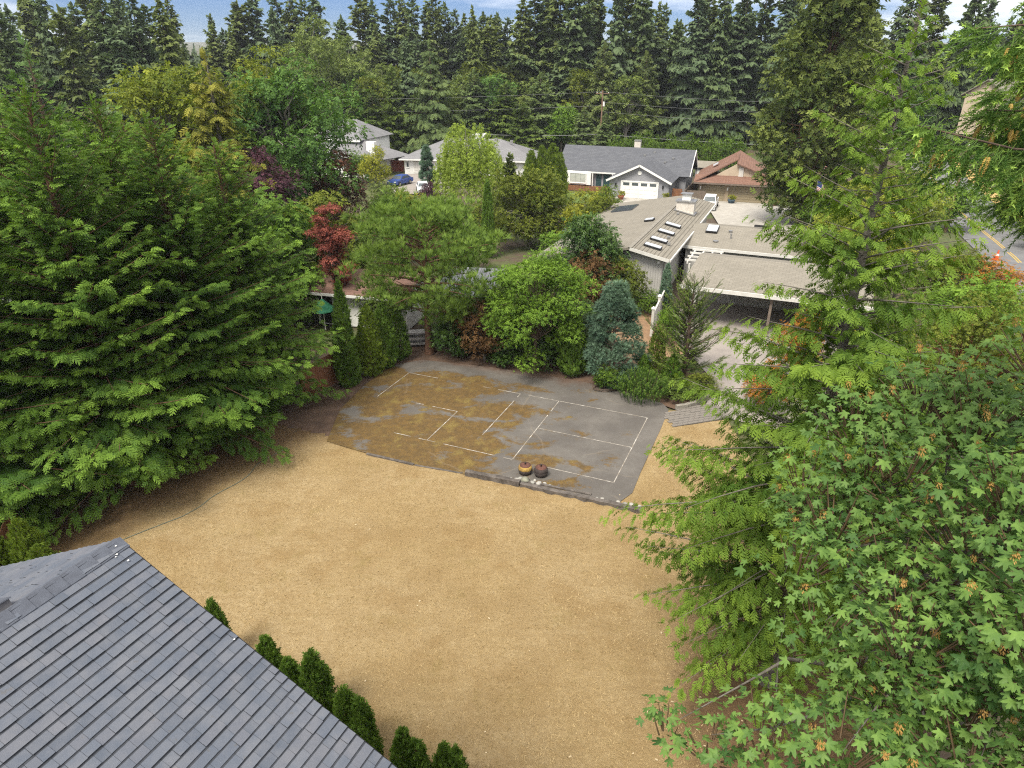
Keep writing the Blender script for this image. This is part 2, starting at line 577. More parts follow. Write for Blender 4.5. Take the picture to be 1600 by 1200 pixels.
def limbs(rg, base, ctr, r0, sag=.1, start=(.35, .8), bend=.25):
    """curved limbs from the trunk line (base polyline) to clump centres"""
    m = len(ctr); k = 6
    bi = np.clip((rg.uniform(start[0], start[1], m) * (len(base) - 1)), 0, len(base) - 1)
    i0 = bi.astype(int); i1 = np.minimum(i0 + 1, len(base) - 1); f = (bi - i0)[:, None]
    s0 = base[i0] * (1 - f) + base[i1] * f
    s0[:, 2] = np.minimum(s0[:, 2], ctr[:, 2] + .2)
    t = np.linspace(0, 1, k)[None, :, None]
    P = s0[:, None] * (1 - t) + ctr[:, None] * t
    ln = np.linalg.norm(ctr - s0, axis=1)
    P[:, :, 2] += (np.sin(t[..., 0] * np.pi) * bend * .5 * ln[:, None])
    P[:, 1:-1] += rg.normal(0, .03, (m, k - 2, 3)) * ln[:, None, None]
    rad = r0 * (1.05 - np.linspace(0, 1, k))[None] * rg.uniform(.6, 1.1, (m, 1))
    return tubes(P, rad, 5)


def broad_meshes(rg, H, Rm, fmat, nl=6000, sc=.28, tp=None, ncl=34, crf=.36, zc=.6, zr=.42, bmat=None, tr=.03, flat=.75, low=-.55, shape=None,
                 **kw):
    tp = tp or TP_LEAF5
    ctr, rad = crown_clumps(rg, (0, 0, H * zc), (Rm, Rm, H * zr), ncl, Rm * crf, flat=flat, low=low)
    if shape is not None:
        s = np.clip(ctr[:, 2] / H, 0, 1); ctr[:, :2] *= shape(s)[:, None]
    inn = max(4, ncl // 4)
    c2 = rg.normal(0, .3, (inn, 3)) * np.array([Rm, Rm, H * zr]) + np.array([0, 0, H * zc])
    ctr2 = np.concatenate([ctr, c2]); rad2 = np.concatenate([rad, np.full((inn, 3), Rm * crf)])
    V, F, T = clump_leaves(rg, ctr2, rad2, nl, tp, sc, **kw)
    tm, base = trunk_mesh('trunk', H * (zc + .1), H * tr, bmat or BARK_GREY, rg, .03)
    lv, lf = limbs(rg, base, ctr, H * tr * .4)
    return dict(trunk=tm, branches=np_mesh('branches', lv, lf, bmat or BARK_GREY), crown=np_mesh('crown', V, F, fmat, T))


def column_meshes(rg, H, Rm, fmat, ns=2500, sc=.16, tp=None, prof=None, bmat=None, lo=.25, tr=.018, upw=1.6, out=.5):
    """dense upright arborvitae / cypress column"""
    tp = tp or TP_SPRAY_S
    prof = prof or (lambda s: np.minimum(1, (s + .05) * 5) ** .5 * (1 - s ** 2.2) ** .75)
    ss_ = rg.uniform(0, 1, ns * 2); keep = rg.uniform(0, 1, ns * 2) < (prof(ss_) + .15); ss_ = ss_[keep][:ns]; n = len(ss_)
    az = rg.uniform(0, 2 * np.pi, n)
    lump = 1 + .10 * np.sin(az * 3 + ss_ * 9) + .08 * np.sin(az * 5 - ss_ * 17)
    rr = Rm * prof(ss_) * lump * (1 - .35 * rg.uniform(0, 1, n) ** 2) * (1 + rg.normal(0, .05, n))
    d = np.stack([np.cos(az), np.sin(az), 0 * az], 1)
    pos = d * rr[:, None]; pos[:, 2] = ss_ * H * .97
    xd = d * out + UP * upw * rg.uniform(.3, 1.1, (n, 1)) + rg.normal(0, .3, (n, 3))
    nr = np.stack([-np.sin(az), np.cos(az), 0 * az], 1) * rg.choice([-1, 1], n)[:, None] * .7 + d + rg.normal(0, .4, (n, 3))
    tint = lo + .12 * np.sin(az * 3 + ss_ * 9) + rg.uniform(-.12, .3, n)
    V, F, T = scatter(tp, pos, xd, nr, sc * rg.uniform(.6, 1.2, n), tint)
    tm, _ = trunk_mesh('trunk', H * .9, H * tr + .02, bmat or BARK_RED, rg, .005)
    # shaded inner twigs keep the column opaque
    k = 7; zz = np.linspace(.02, .93, k)
    m = 26; a = np.arange(m) * 2.4; zb = np.linspace(.03, .9, m)
    P = np.zeros((m, 4, 3)); tt = np.linspace(0, 1, 4)
    for i in range(m):
        r_ = Rm * float(prof(np.array([zb[i]]))[0]) * .8
        P[i, :, 0] = np.cos(a[i]) * r_ * tt; P[i, :, 1] = np.sin(a[i]) * r_ * tt; P[i, :, 2] = H * zb[i] + tt * r_ * .7
    bv, bf = tubes(P, np.full((m, 4), .012), 4)
    return dict(trunk=tm, branches=np_mesh('branches', bv, bf, bmat or BARK_RED), crown=np_mesh('crown', V, F, fmat, T))
# ------------------------------------------------------------------ the setting
def sheet(name, pts, z, mat, kind='structure', parent=None):
    """flat polygon sheet given as (x, y) points, wound anticlockwise"""
    me = bpy.data.meshes.new(name)
    a2 = sum(pts[i][0] * pts[(i + 1) % len(pts)][1] - pts[(i + 1) % len(pts)][0] * pts[i][1] for i in range(len(pts)))
    if a2 < 0: pts = pts[::-1]
    me.from_pydata([(x, y, z if not callable(z) else z(x, y)) for x, y in pts], [], [tuple(range(len(pts)))])
    me.materials.append(mat)
    o = link(name, me, parent)
    if parent is None: o['kind'] = kind
    return o


def grid_sheet(name, xs, ys, zf, mat, mask=None, smooth=True):
    X, Y = np.meshgrid(xs, ys); Z = zf(X, Y)
    V = np.stack([X, Y, Z], -1).reshape(-1, 3); nx = len(xs)
    i, j = np.meshgrid(np.arange(len(ys) - 1), np.arange(nx - 1), indexing='ij')
    q = np.stack([i * nx + j, i * nx + j + 1, (i + 1) * nx + j + 1, (i + 1) * nx + j], -1).reshape(-1, 4)
    if mask is not None:
        c = V[q].mean(1); q = q[mask(c[:, 0], c[:, 1])]
    return link(name, np_mesh(name, V, q, mat, smooth=smooth))


def mat_ground():
    m, nt, b = new_mat('garden_ground')
    v = coord(nt)
    f1 = noise(nt, v, .22, 8, .6, .42, .58); f2 = noise(nt, v, 2.2, 6, .65, .35, .65); f3 = noise(nt, v, 28, 3, .6)
    green = mix_rgb(nt, f2, (.055, .085, .022), (.11, .125, .035))
    soil = mix_rgb(nt, f2, (.115, .075, .05), (.06, .042, .03))
    col = mix_rgb(nt, f1, soil, green)
    col = mix_rgb(nt, math_n(nt, 'MULTIPLY', f3, .5), col, (.03, .03, .015))
    nt.links.new(col, b.inputs['Base Color']); b.inputs['Roughness'].default_value = .95
    bump(nt, b, f3, .6, .05)
    return m


TIMBER_A, TIMBER_B = np.array([-6.6, 26.1]), np.array([5.1, 21.72])


def timber_side(x, y):
    """signed distance south of the timber edge"""
    d = (TIMBER_B - TIMBER_A) / np.linalg.norm(TIMBER_B - TIMBER_A)
    return (x - TIMBER_A[0]) * d[1] - (y - TIMBER_A[1]) * d[0]


def lawn_z(x, y):
    s = timber_side(x, y)
    drop = .17 * ss(-.05, .12, s) * ss(-5, 3, x) * (1 - ss(5.4, 9, x))
    return -drop + .02 * np.sin(x * .9 + 1.3) * np.sin(y * .7) + .012 * np.sin(x * 3.1) * np.cos(y * 2.7) - .035


def mat_lawn():
    m, nt, b = new_mat('dry_lawn')
    v = coord(nt)
    f0 = noise(nt, v, .16, 6, .6, .36, .66); f1 = noise(nt, v, .55, 8, .65, .35, .65); f2 = noise(nt, v, 5.5, 7, .7, .3, .7); f3 = noise(nt, v, 38, 4, .75, .36, .64); f4 = noise(nt, v, 13, 6, .75, .42, .66)
    col = mix_rgb(nt, f1, (.45, .335, .175), (.33, .23, .11))
    col = mix_rgb(nt, math_n(nt, 'MULTIPLY', f0, .7), col, (.52, .41, .245))
    col = mix_rgb(nt, math_n(nt, 'MULTIPLY', f2, .55), col, (.33, .225, .10))
    dk_ = noise(nt, v, .33, 7, .68, .50, .64)
    col = mix_rgb(nt, math_n(nt, 'MULTIPLY', dk_, .7), col, (.31, .205, .09))
    # faint surviving green near the hedge side and in small spots
    g = noise(nt, v, .7, 7, .72, .54, .72)
    col = mix_rgb(nt, math_n(nt, 'MULTIPLY', g, .5), col, (.26, .20, .065))
    mp_ = N(nt, 'ShaderNodeMapping'); mp_.inputs['Rotation'].default_value = (0, 0, R(62)); mp_.inputs['Scale'].default_value = (.55, 3.4, 1)
    nt.links.new(v, mp_.inputs[0])
    col = mix_rgb(nt, math_n(nt, 'MULTIPLY', noise(nt, mp_.outputs[0], 1.1, 6, .65, .48, .68), .38), col, (.31, .21, .095))
    col = mix_rgb(nt, math_n(nt, 'MULTIPLY', noise(nt, v, 2.6, 6, .7, .63, .74), .6), col, (.17, .15, .04))
    # needle and leaf litter where the big trees stand
    sp = N(nt, 'ShaderNodeSeparateXYZ'); nt.links.new(v, sp.inputs[0])
    ed = noise(nt, v, .9, 6, .6)
    lit_l = math_n(nt, 'ADD', math_n(nt, 'MULTIPLY', sp.outputs['X'], .78), math_n(nt, 'MULTIPLY', sp.outputs['Y'], -.62))   # hedge line
    lit_l = math_n(nt, 'ADD', lit_l, math_n(nt, 'MULTIPLY', ed, 2.4))
    lit_l = maprange(nt, lit_l, -21.9, -24.2)
    dx = math_n(nt, 'SUBTRACT', sp.outputs['X'], 7.6); dy = math_n(nt, 'SUBTRACT', sp.outputs['Y'], 12.6)
    rr = math_n(nt, 'SQRT', math_n(nt, 'ADD', math_n(nt, 'MULTIPLY', dx, dx), math_n(nt, 'MULTIPLY', dy, dy)))
    rr = math_n(nt, 'ADD', rr, math_n(nt, 'MULTIPLY', ed, 2.2))
    lit_r = maprange(nt, rr, 5.0, 3.2)
    litter = mix_rgb(nt, f2, (.10, .058, .036), (.17, .10, .055))
    col = mix_rgb(nt, math_n(nt, 'MULTIPLY', math_n(nt, 'MAXIMUM', lit_l, lit_r), .93), col, litter)
    col = mix_rgb(nt, math_n(nt, 'MULTIPLY', f4, .46), col, (.30, .205, .09))
    # fine straw grain
    col = mix_rgb(nt, math_n(nt, 'MULTIPLY', f3, .24), col, (.25, .175, .085))
    vo = N(nt, 'ShaderNodeTexVoronoi'); vo.inputs['Scale'].default_value = 30
    nt.links.new(v, vo.inputs['Vector'])
    nt.links.new(mix_rgb(nt, maprange(nt, vo.outputs['Distance'], .0, .25, .35, 0), col, (.56, .43, .235)), b.inputs['Base Color'])
    b.inputs['Roughness'].default_value = .95; b.inputs['Specular IOR Level'].default_value = .15
    bump(nt, b, math_n(nt, 'ADD', f3, f2), .8, .03)
    return m


def mat_asphalt_court():
    m, nt, b = new_mat('mossy_asphalt')
    v = coord(nt)
    sp = N(nt, 'ShaderNodeSeparateXYZ'); nt.links.new(v, sp.inputs[0])
    f1 = noise(nt, v, .45, 6, .6, .35, .65); f2 = noise(nt, v, 3.2, 7, .65, .3, .7); f3 = noise(nt, v, 70, 2, .6)
    asp = mix_rgb(nt, f1, (.098, .09, .082), (.155, .144, .13))
    asp = mix_rgb(nt, math_n(nt, 'MULTIPLY', f2, .5), asp, (.105, .092, .082))
    asp = mix_rgb(nt, math_n(nt, 'MULTIPLY', f3, .45), asp, (.055, .052, .05))
    # moss: heavy on the left two thirds and along the timber edge, thin on the right
    wide = maprange(nt, sp.outputs['X'], 6.5, -2.0, -.19, .10, False)
    far = maprange(nt, math_n(nt, 'ADD', math_n(nt, 'MULTIPLY', sp.outputs['Y'], .95), math_n(nt, 'MULTIPLY', sp.outputs['X'], .18)), 31.6, 33.2, 0, -.28)
    n1 = N(nt, 'ShaderNodeTexNoise'); n1.inputs['Scale'].default_value = .42; n1.inputs['Detail'].default_value = 9
    n1.inputs['Roughness'].default_value = .62; n1.inputs['Distortion'].default_value = .35
    mp = N(nt, 'ShaderNodeMapping'); mp.inputs['Location'].default_value = (3.7, 11.2, 0); mp.inputs['Scale'].default_value = (1, 1.5, 1)
    nt.links.new(v, mp.inputs[0]); nt.links.new(mp.outputs[0], n1.inputs['Vector'])
    mm = math_n(nt, 'ADD', math_n(nt, 'ADD', n1.outputs['Fac'], wide), far)
    moss = maprange(nt, math_n(nt, 'ADD', mm, math_n(nt, 'MULTIPLY', math_n(nt, 'SUBTRACT', noise(nt, v, 6, 7, .78), .5), .24)), .475, .565)
    mcol = mix_rgb(nt, f2, (.15, .09, .024), (.085, .055, .02))
    mcol = mix_rgb(nt, noise(nt, v, 1.2, 5, .6, .5, .7), mcol, (.18, .13, .034))
    mcol = mix_rgb(nt, noise(nt, v, 16, 4, .7, .45, .7), mcol, (.06, .035, .012))
    col = mix_rgb(nt, math_n(nt, 'MULTIPLY', moss, .92), asp, mcol)
    # washed-in soil at the far side
    so = math_n(nt, 'ADD', math_n(nt, 'MULTIPLY', sp.outputs['X'], .36), sp.outputs['Y'])
    so = math_n(nt, 'ADD', so, math_n(nt, 'MULTIPLY', noise(nt, v, .8, 6, .6), 2.6))
    soil = maprange(nt, so, 35.3, 36.6)
    col = mix_rgb(nt, math_n(nt, 'MULTIPLY', soil, .85), col, mix_rgb(nt, f2, (.135, .085, .06), (.09, .055, .04)))
    # cracks
    vo = N(nt, 'ShaderNodeTexVoronoi'); vo.feature = 'DISTANCE_TO_EDGE'; vo.inputs['Scale'].default_value = .30; vo.inputs['Randomness'].default_value = 1
    wv = N(nt, 'ShaderNodeMix', data_type='RGBA'); wv.inputs[0].default_value = .35
    nz = N(nt, 'ShaderNodeTexNoise'); nz.inputs['Scale'].default_value = .9; nz.inputs['Detail'].default_value = 6; nt.links.new(v, nz.inputs['Vector'])
    nt.links.new(v, wv.inputs[6]); nt.links.new(nz.outputs['Color'], wv.inputs[7]); nt.links.new(wv.outputs[2], vo.inputs['Vector'])
    cr = math_n(nt, 'MULTIPLY', maprange(nt, vo.outputs['Distance'], .010, .004), noise(nt, v, .5, 3, .5, .48, .6))
    col = mix_rgb(nt, math_n(nt, 'MULTIPLY', cr, .16), col, (.27, .22, .16))
    nt.links.new(col, b.inputs['Base Color']); b.inputs['Roughness'].default_value = .9; b.inputs['Specular IOR Level'].default_value = .25
    h = math_n(nt, 'ADD', math_n(nt, 'MULTIPLY', f3, .4), math_n(nt, 'MULTIPLY', moss, noise(nt, v, 22, 4, .7)))
    bump(nt, b, h, .6, .025)
    return m


def mat_worn_paint():
    m, nt, b = new_mat('worn_line_paint')
    v = coord(nt)
    wear = noise(nt, v, 2.4, 8, .75, .34, .58)
    col = mix_rgb(nt, wear, (.50, .48, .44), (.19, .165, .135))
    col = mix_rgb(nt, noise(nt, v, 40, 3, .6, .5, .75), col, (.16, .13, .10))
    nt.links.new(col, b.inputs['Base Color']); b.inputs['Roughness'].default_value = .85
    return m


M_GROUND, M_LAWN, M_COURT, M_LINE = mat_ground(), mat_lawn(), mat_asphalt_court(), mat_worn_paint()
M_CONC = solid('concrete', (.42, .40, .36), (.33, .31, .28), 1.2, .9, .3)
M_ROAD = solid('road_asphalt', (.17, .17, .175), (.13, .13, .135), .8, .9, .4)
M_YLINE = solid('yellow_line_paint', (.55, .36, .06), (.42, .28, .06), 6, .8)
M_WLINE = solid('white_line_paint', (.62, .62, .6), (.5, .5, .48), 6, .8)
M_DRIVE = solid('driveway', (.30, .27, .245), (.23, .205, .19), .9, .9, .3)
M_PAVER = solid('paver', (.20, .18, .16), (.12, .11, .10), 3, .9, .4)
M_SOIL = solid('bare_soil', (.15, .095, .065), (.085, .055, .04), 1.6, .95, .6)
M_VERGE = solid('dry_verge', (.50, .34, .13), (.36, .24, .09), 1.5, .95, .5)

xs = np.concatenate([[-1500, -1000, -600, -400, -260], np.arange(-180, 181, 6.0), [260, 400, 600, 1000, 1500]])
ys = np.concatenate([[-300, -100, -40], np.arange(-20, 300, 6.0), [340, 400, 500, 650, 850, 1200, 1600, 2200, 3000]])
g_o = grid_sheet('ground', xs, ys, lambda x, y: tz(x, y) - .11 - .3 * ss(-15, -11, x) * (1 - ss(7, 11, x)) * (1 - ss(24, 31, y)) + 4 * ss(60, 160, np.abs(x)) * ss(120, 240, y), M_GROUND)
tag(g_o, kind='structure')

# dry lawn: everything south of the court and the strip to its right
lawn_edge = [(-15.6, 8), (-15.2, 19.6), (-13.2, 23.2), (-10.9, 25.8), (-9.2, 27.4), (-8.1, 27.2)]


def in_court(x, y):
    e = COURT
    ins = np.zeros(np.shape(x), bool); n = len(e); j = n - 1
    for i in range(n):
        xi, yi = e[i]; xj, yj = e[j]
        c = ((yi > y) != (yj > y)) & (x < (xj - xi) * (y - yi) / (yj - yi + 1e-12) + xi)
        ins ^= c; j = i
    return ins


COURT = [(4.87, 23.09), (5.5, 24.7), (6.3, 26.6), (7.05, 28.35), (7.83, 30.3), (7.65, 31.0), (5.45, 32.8), (2.1, 34.3), (-1.4, 35.5), (-5.2, 36.5), (-6.8, 35.7),
         (-7.9, 33.2), (-8.6, 30.3), (-8.5, 27.2), (-6.56, 26.2), (-4.15, 25.2), (-1.89, 24.42), (.4, 23.66), (2.58, 22.92), (4.2, 22.4)]
lx = np.arange(-17, 10.6, .25); ly = np.arange(2.0, 30.4, .25)
lawn = grid_sheet('lawn', lx, ly, lawn_z, M_LAWN, lambda x, y: ((timber_side(x, y) > -.9) | ((x - 3.9) > (y - 24) * .41)) & ~(in_court(x - .6, y) & in_court(x + .6, y) & in_court(x, y + .6) & in_court(x, y - .6)))
tag(lawn, kind='structure')
court = sheet('sports_court', COURT, .0, M_COURT)

# painted lines of the small court, 6.1 m by 13.4 m
O_C = np.array([4.22, 23.83]); u_len = np.array([-.9201, .3917]); u_wid = np.array([.3917, .9201])


def court_line(l0, w0, l1, w1, wd=.042):
    p0 = O_C + u_len * l0 + u_wid * w0; p1 = O_C + u_len * l1 + u_wid * w1
    d = (p1 - p0) / np.linalg.norm(p1 - p0); s = np.array([-d[1], d[0]]) * wd / 2
    k = max(2, int(np.linalg.norm(p1 - p0) / .4))
    mb = MB(); r_ = random.Random(int(l0 * 100 + w1 * 10 + l1))
    for i in range(k):
        if r_.random() < .45 * court_gap.get((l0, w0, l1, w1), .0): continue
        a, c = p0 + (p1 - p0) * i / k, p0 + (p1 - p0) * (i + 1) / k
        j0 = s * r_.uniform(.8, 1.1); j1 = s * r_.uniform(.8, 1.1)
        mb.add([(*(a - j0), .004), (*(c - j1), .004), (*(c + j1), .004), (*(a + j0), .004)], [(0, 1, 2, 3)])
    return mb.build('court_line', M_LINE, court)


WD, LN, K1, KN, K2 = 6.1, 13.41, 4.57, 6.7, 8.84
court_gap = {(0, WD, K1, WD): .12, (K1, 0, K2, 0): .35, (K2, 0, 10.6, 0): .5, (K1, 0, K1, WD): .1, (KN, 1.0, KN, WD): .15, (K2, 0, K2, WD / 2): .1,
             (K2, WD / 2, 11.2, WD / 2): .3, (K1, WD, K2, WD): .65, (LN, 2.9, LN, WD): .12, (11.6, WD, LN, WD): .4, (0, 0, K1 - 1.6, 0): .05}
for q in [(0, 0, 0, WD), (0, WD / 2, K1, WD / 2), (9.6, .0, 13.2, .6)] + list(court_gap):
    if q == (9.6, .0, 13.2, .6): continue
    court_line(*q)

# bare soil bank along the far side of the court, under the shrubs
sheet('soil_bed', [(-15.8, 19.5), (-12.6, 23.2), (-9.6, 25.9), (-8.2, 26.6), (-8.3, 30.3), (-7.6, 33.3), (-6.5, 35.6), (-5, 36.3), (-1.4, 35.3), (2.1, 34.1), (5.5, 32.6), (7.7, 30.9), (8.3, 30.4),
                   (9.4, 30.95), (10.4, 31.9), (10.6, 34.5), (7, 36.5), (0, 39.5), (-7, 39.6), (-11.6, 36.5), (-15.5, 27), (-18.5, 21)], -.075, M_SOIL)

# paved parking court of the house beyond, and the garden path
sheet('driveway', [(9.5, 30.2), (13.5, 27.6), (26, 34), (23.5, 40), (20.5, 41.5), (12.4, 45.4), (10.9, 45.2), (9.9, 40.5), (10.6, 37.2), (11.0, 33.4)], -.045, M_DRIVE)

# brick pavers laid in rows, each one its own piece
pv = empty('paver_path'); tag(pv, kind='structure')
pm = MB().box((0, 0, .03), (.27, .185, .06)).mesh('paver', M_PAVER)
prng = random.Random(4)
for i in range(11):
    for j in range(13):
        p = np.array([7.75, 28.75]) + np.array([math.cos(R(17)), math.sin(R(17))]) * (i * .285 + (.14 if j % 2 else 0)) + np.array([-math.sin(R(17)), math.cos(R(17))]) * (j * .2 - .1)
        if p[0] - 7.0 < (p[1] - 28) * .37 or p[1] > 30.1 + (p[0] - 7.8) * .38: continue
        o = link('paver', pm, pv, (p[0], p[1], -.03 + prng.uniform(-.008, .008)), R(17 + prng.uniform(-1.5, 1.5)))

# street on the right, running away from the viewer
rc = np.array([39.9, 53.2]) + np.array([1.9, 0])


def strip(name, off0, off1, s0, s1, dz, mat, parent=None, k=30):
    V, F = [], []
    for i in range(k + 1):
        s = s0 + (s1 - s0) * i / k
        for o_ in (off0, off1):
            p = rc + BX[:2] * s + AX[:2] * o_
            V.append((p[0], p[1], float(tz(p[0], p[1])) + dz))
    F = [(2 * i, 2 * i + 1, 2 * i + 3, 2 * i + 2) for i in range(k)]
    me = bpy.data.meshes.new(name); me.from_pydata(V, [], F); me.materials.append(mat)
    o = link(name, me, parent)
    if parent is None: o['kind'] = 'structure'
    return o


road = strip('road', -2.6, 5.2, -45, 180, -.02, M_ROAD)
strip('lane_marking', -.12, -.02, -45, 180, -.014, M_YLINE, road)
strip('lane_marking', .10, .20, -45, 180, -.014, M_YLINE, road)
strip('verge', 5.2, 7.0, -45, 180, .02, M_VERGE)
# driveway fans of the houses across the way
sheet('house_driveway', [(22.5, 73), (33.5, 69.5), (37.5, 91.5), (26.2, 95.5)], lambda x, y: float(tz(x, y)) + .02, M_CONC)
sheet('house_driveway', [(11, 86), (21, 82), (21.5, 95.6), (13.5, 98.8)], lambda x, y: float(tz(x, y)) + .03, M_CONC)
sheet('house_driveway', [(-19, 100), (-9, 100), (-9, 118), (-18.5, 118)], lambda x, y: float(tz(x, y)) + .02, M_DRIVE)
sheet('garden_court', [(6.6, 35.5), (10.2, 37.5), (9.9, 45.3), (6.2, 44)], -.05, solid('gravel_bed', (.30, .19, .11), (.2, .125, .075), 2, .95, .5))
sheet('front_lawn', [(-4, 97), (13.3, 92), (13.5, 99.5), (-2, 104)], lambda x, y: float(tz(x, y)) + .015, solid('green_lawn', (.14, .21, .04), (.10, .15, .03), 1.4, .95, .5))
# garden lawn glimpsed far up the slope
sheet('hillside_lawn', [(0, 168), (22, 166), (22, 182), (0, 184)], lambda x, y: float(tz(x, y)) + 3.2, solid('hill_lawn', (.17, .22, .05), (.20, .19, .07), .4, .95, .4))

# dry straw-like turf blades over the lawn
def vnoise(x, y, sc, seed):
    """smooth value noise in 0..1"""
    g = np.random.default_rng(seed).uniform(0, 1, (64, 64)); X, Y = (x * sc) % 63, (y * sc) % 63
    i, j = X.astype(int), Y.astype(int); f, h = X - i, Y - j; f = f * f * (3 - 2 * f); h = h * h * (3 - 2 * h); i2, j2 = (i + 1) % 64, (j + 1) % 64
    return (g[i, j] * (1 - f) + g[i2, j] * f) * (1 - h) + (g[i, j2] * (1 - f) + g[i2, j2] * f) * h


nbld = 155000
bx = rng.uniform(-16, 9.5, nbld); by = 3.5 + 26 * rng.uniform(0, 1, nbld) ** 1.25
ok = ((timber_side(bx, by) > .12) | ((bx - 5.35) > (by - 24) * .41)) & ~((in_court(bx - .15, by + .1)) & (timber_side(bx, by) < .1))
ok &= (.78 * bx - .62 * by > -23.2) & ((bx - 7.6) ** 2 + (by - 12.6) ** 2 > 2.6 ** 2 * rng.uniform(.6, 2.0, nbld))
cl_ = vnoise(bx + 40, by + 9, 1.4, 5)
ok &= rng.uniform(0, 1, nbld) < .35 + .75 * cl_
bx, by = bx[ok], by[ok]; nbld = len(bx)
bp = np.stack([bx, by, lawn_z(bx, by)], 1)
b_s = vnoise((bx * .47 + by * .88) * .4 + 20, (by * .47 - bx * .88) + 20, 1.6, 8)
b_t = np.clip(.3 * (b_s - .5) + 1.35 * (.5 * vnoise(bx, by, .28, 1) + .3 * vnoise(bx, by, .8, 2) + .2 * vnoise(bx, by, 2.6, 3)) - .2 + rng.normal(0, .2, nbld), -.2, 1.1)
ba = rng.uniform(0, 6.28, nbld)
bd = np.stack([np.cos(ba), np.sin(ba), rng.uniform(.15, .75, nbld)], 1)
tb = (np.array([(0, .10, 0), (0, -.10, 0), (1, 0, 0)]), np.array([(0, 1, 2)]), np.array([0, 0, .1]))
gv, gf, gt = scatter(tb, bp, bd, np.tile(UP, (nbld, 1)) + rng.normal(0, .3, (nbld, 3)), rng.uniform(.04, .11, nbld), b_t)
M_STRAW = foliage('straw', (.24, .17, .075), (.49, .375, .205), .2, .8, .15)
go = link('dry_grass', np_mesh('dry_grass', gv, gf, M_STRAW, gt))
tag(go, 'straw coloured dry grass covering the open lawn', 'grass', kind='stuff')
# ------------------------------------------------------------------ house materials
def mat_roof(name, c1, c2, course=.28, wob=.6, depth=.012):
    """composition roofing seen from afar: courses and tabs in the object's own roof coordinates (UV)"""
    m, nt, b = new_mat(name)
    uv = N(nt, 'ShaderNodeUVMap').outputs[0]
    br = N(nt, 'ShaderNodeTexBrick'); br.offset = .5
    br.inputs['Scale'].default_value = 1.0; br.inputs['Brick Width'].default_value = course * 2.1; br.inputs['Row Height'].default_value = course
    br.inputs['Mortar Size'].default_value = course * .05; br.inputs['Color1'].default_value = (*c1, 1); br.inputs['Color2'].default_value = (*c2, 1)
    br.inputs['Mortar'].default_value = (*[q * .6 for q in c2], 1); br.inputs['Bias'].default_value = 0
    nt.links.new(uv, br.inputs['Vector'])
    v = coord(nt)
    st = noise(nt, v, .5, 6, .6, .35, .7)
    col = mix_rgb(nt, math_n(nt, 'MULTIPLY', st, wob * .5), br.outputs['Color'], tuple(q * .66 for q in c2))
    col = mix_rgb(nt, math_n(nt, 'MULTIPLY', noise(nt, v, 14, 3, .7, .4, .7), .3), col, tuple(q * .6 for q in c1))
    nt.links.new(col, b.inputs['Base Color']); b.inputs['Roughness'].default_value = .9; b.inputs['Specular IOR Level'].default_value = .3
    bump(nt, b, br.outputs['Fac'], .5, -depth)
    return m


M_RF_TAUPE = mat_roof('taupe_roofing', (.235, .215, .18), (.20, .183, .152), .19)
M_RF_DARK = mat_roof('charcoal_roofing', (.085, .09, .105), (.11, .115, .13), .30)
M_RF_GREY = mat_roof('grey_roofing', (.20, .20, .21), (.17, .17, .18), .30)
M_RF_TILE = mat_roof('red_brown_roofing', (.205, .115, .083), (.165, .09, .066), .34)
M_RF_BROWN = mat_roof('brown_roofing', (.20, .12, .095), (.16, .095, .075), .26)
M_RF_METAL = solid('corrugated_metal', (.30, .31, .32), (.22, .22, .23), 1, .45, .1, .6)
M_SIDING = solid('grey_siding', (.44, .43, .41), (.38, .37, .355), 1, .8, .1)
M_SIDING_B = solid('bluegrey_siding', (.27, .275, .30), (.235, .24, .26), 1, .8, .1)
M_WHITE = solid('white_paint', (.78, .78, .76), (.66, .66, .64), 1, .6)
M_TAN = solid('tan_paint', (.36, .29, .20), (.30, .24, .165), 1, .75)
M_TAN2 = solid('khaki_door', (.30, .25, .165), (.26, .215, .14), 1, .7)
M_BEIGE = solid('beige_wall', (.52, .43, .32), (.45, .37, .28), 1, .8)
M_DARK = solid('dark_interior', (.03, .03, .03), (.02, .02, .02), 2, .9)
M_FENCE = solid('cedar_fence', (.25, .11, .055), (.16, .075, .04), 3, .85, .3)
M_FENCE_G = solid('weathered_fence', (.20, .16, .13), (.14, .11, .09), 3, .9, .3)
M_IRON = solid('black_iron', (.015, .015, .017), (.03, .03, .03), 6, .5, 0, .4)
M_TEAL = solid('teal_door', (.02, .06, .065), (.02, .05, .055), 2, .5)
M_TRIM = solid('trim_offwhite', (.62, .61, .58), (.52, .51, .48), 2, .65)
M_METAL = solid('flashing', (.45, .45, .45), (.32, .32, .32), 4, .4, 0, .7)
M_BRICKW = solid('painted_brick', (.66, .62, .56), (.5, .46, .41), 5, .85, .5)


def glass_mat(name, c, rough=.08):
    m, nt, b = new_mat(name)
    v = coord(nt)
    nt.links.new(mix_rgb(nt, noise(nt, v, 1.5, 3, .5), c, tuple(q * .55 for q in c)), b.inputs['Base Color'])
    b.inputs['Roughness'].default_value = rough; b.inputs['Specular IOR Level'].default_value = .8
    return m


M_GLASS = glass_mat('window_glass', (.07, .09, .10))
M_SKYL = glass_mat('skylight_dome', (.62, .66, .72), .25)
M_CURTAIN = glass_mat('curtained_glass', (.5, .52, .48), .15)


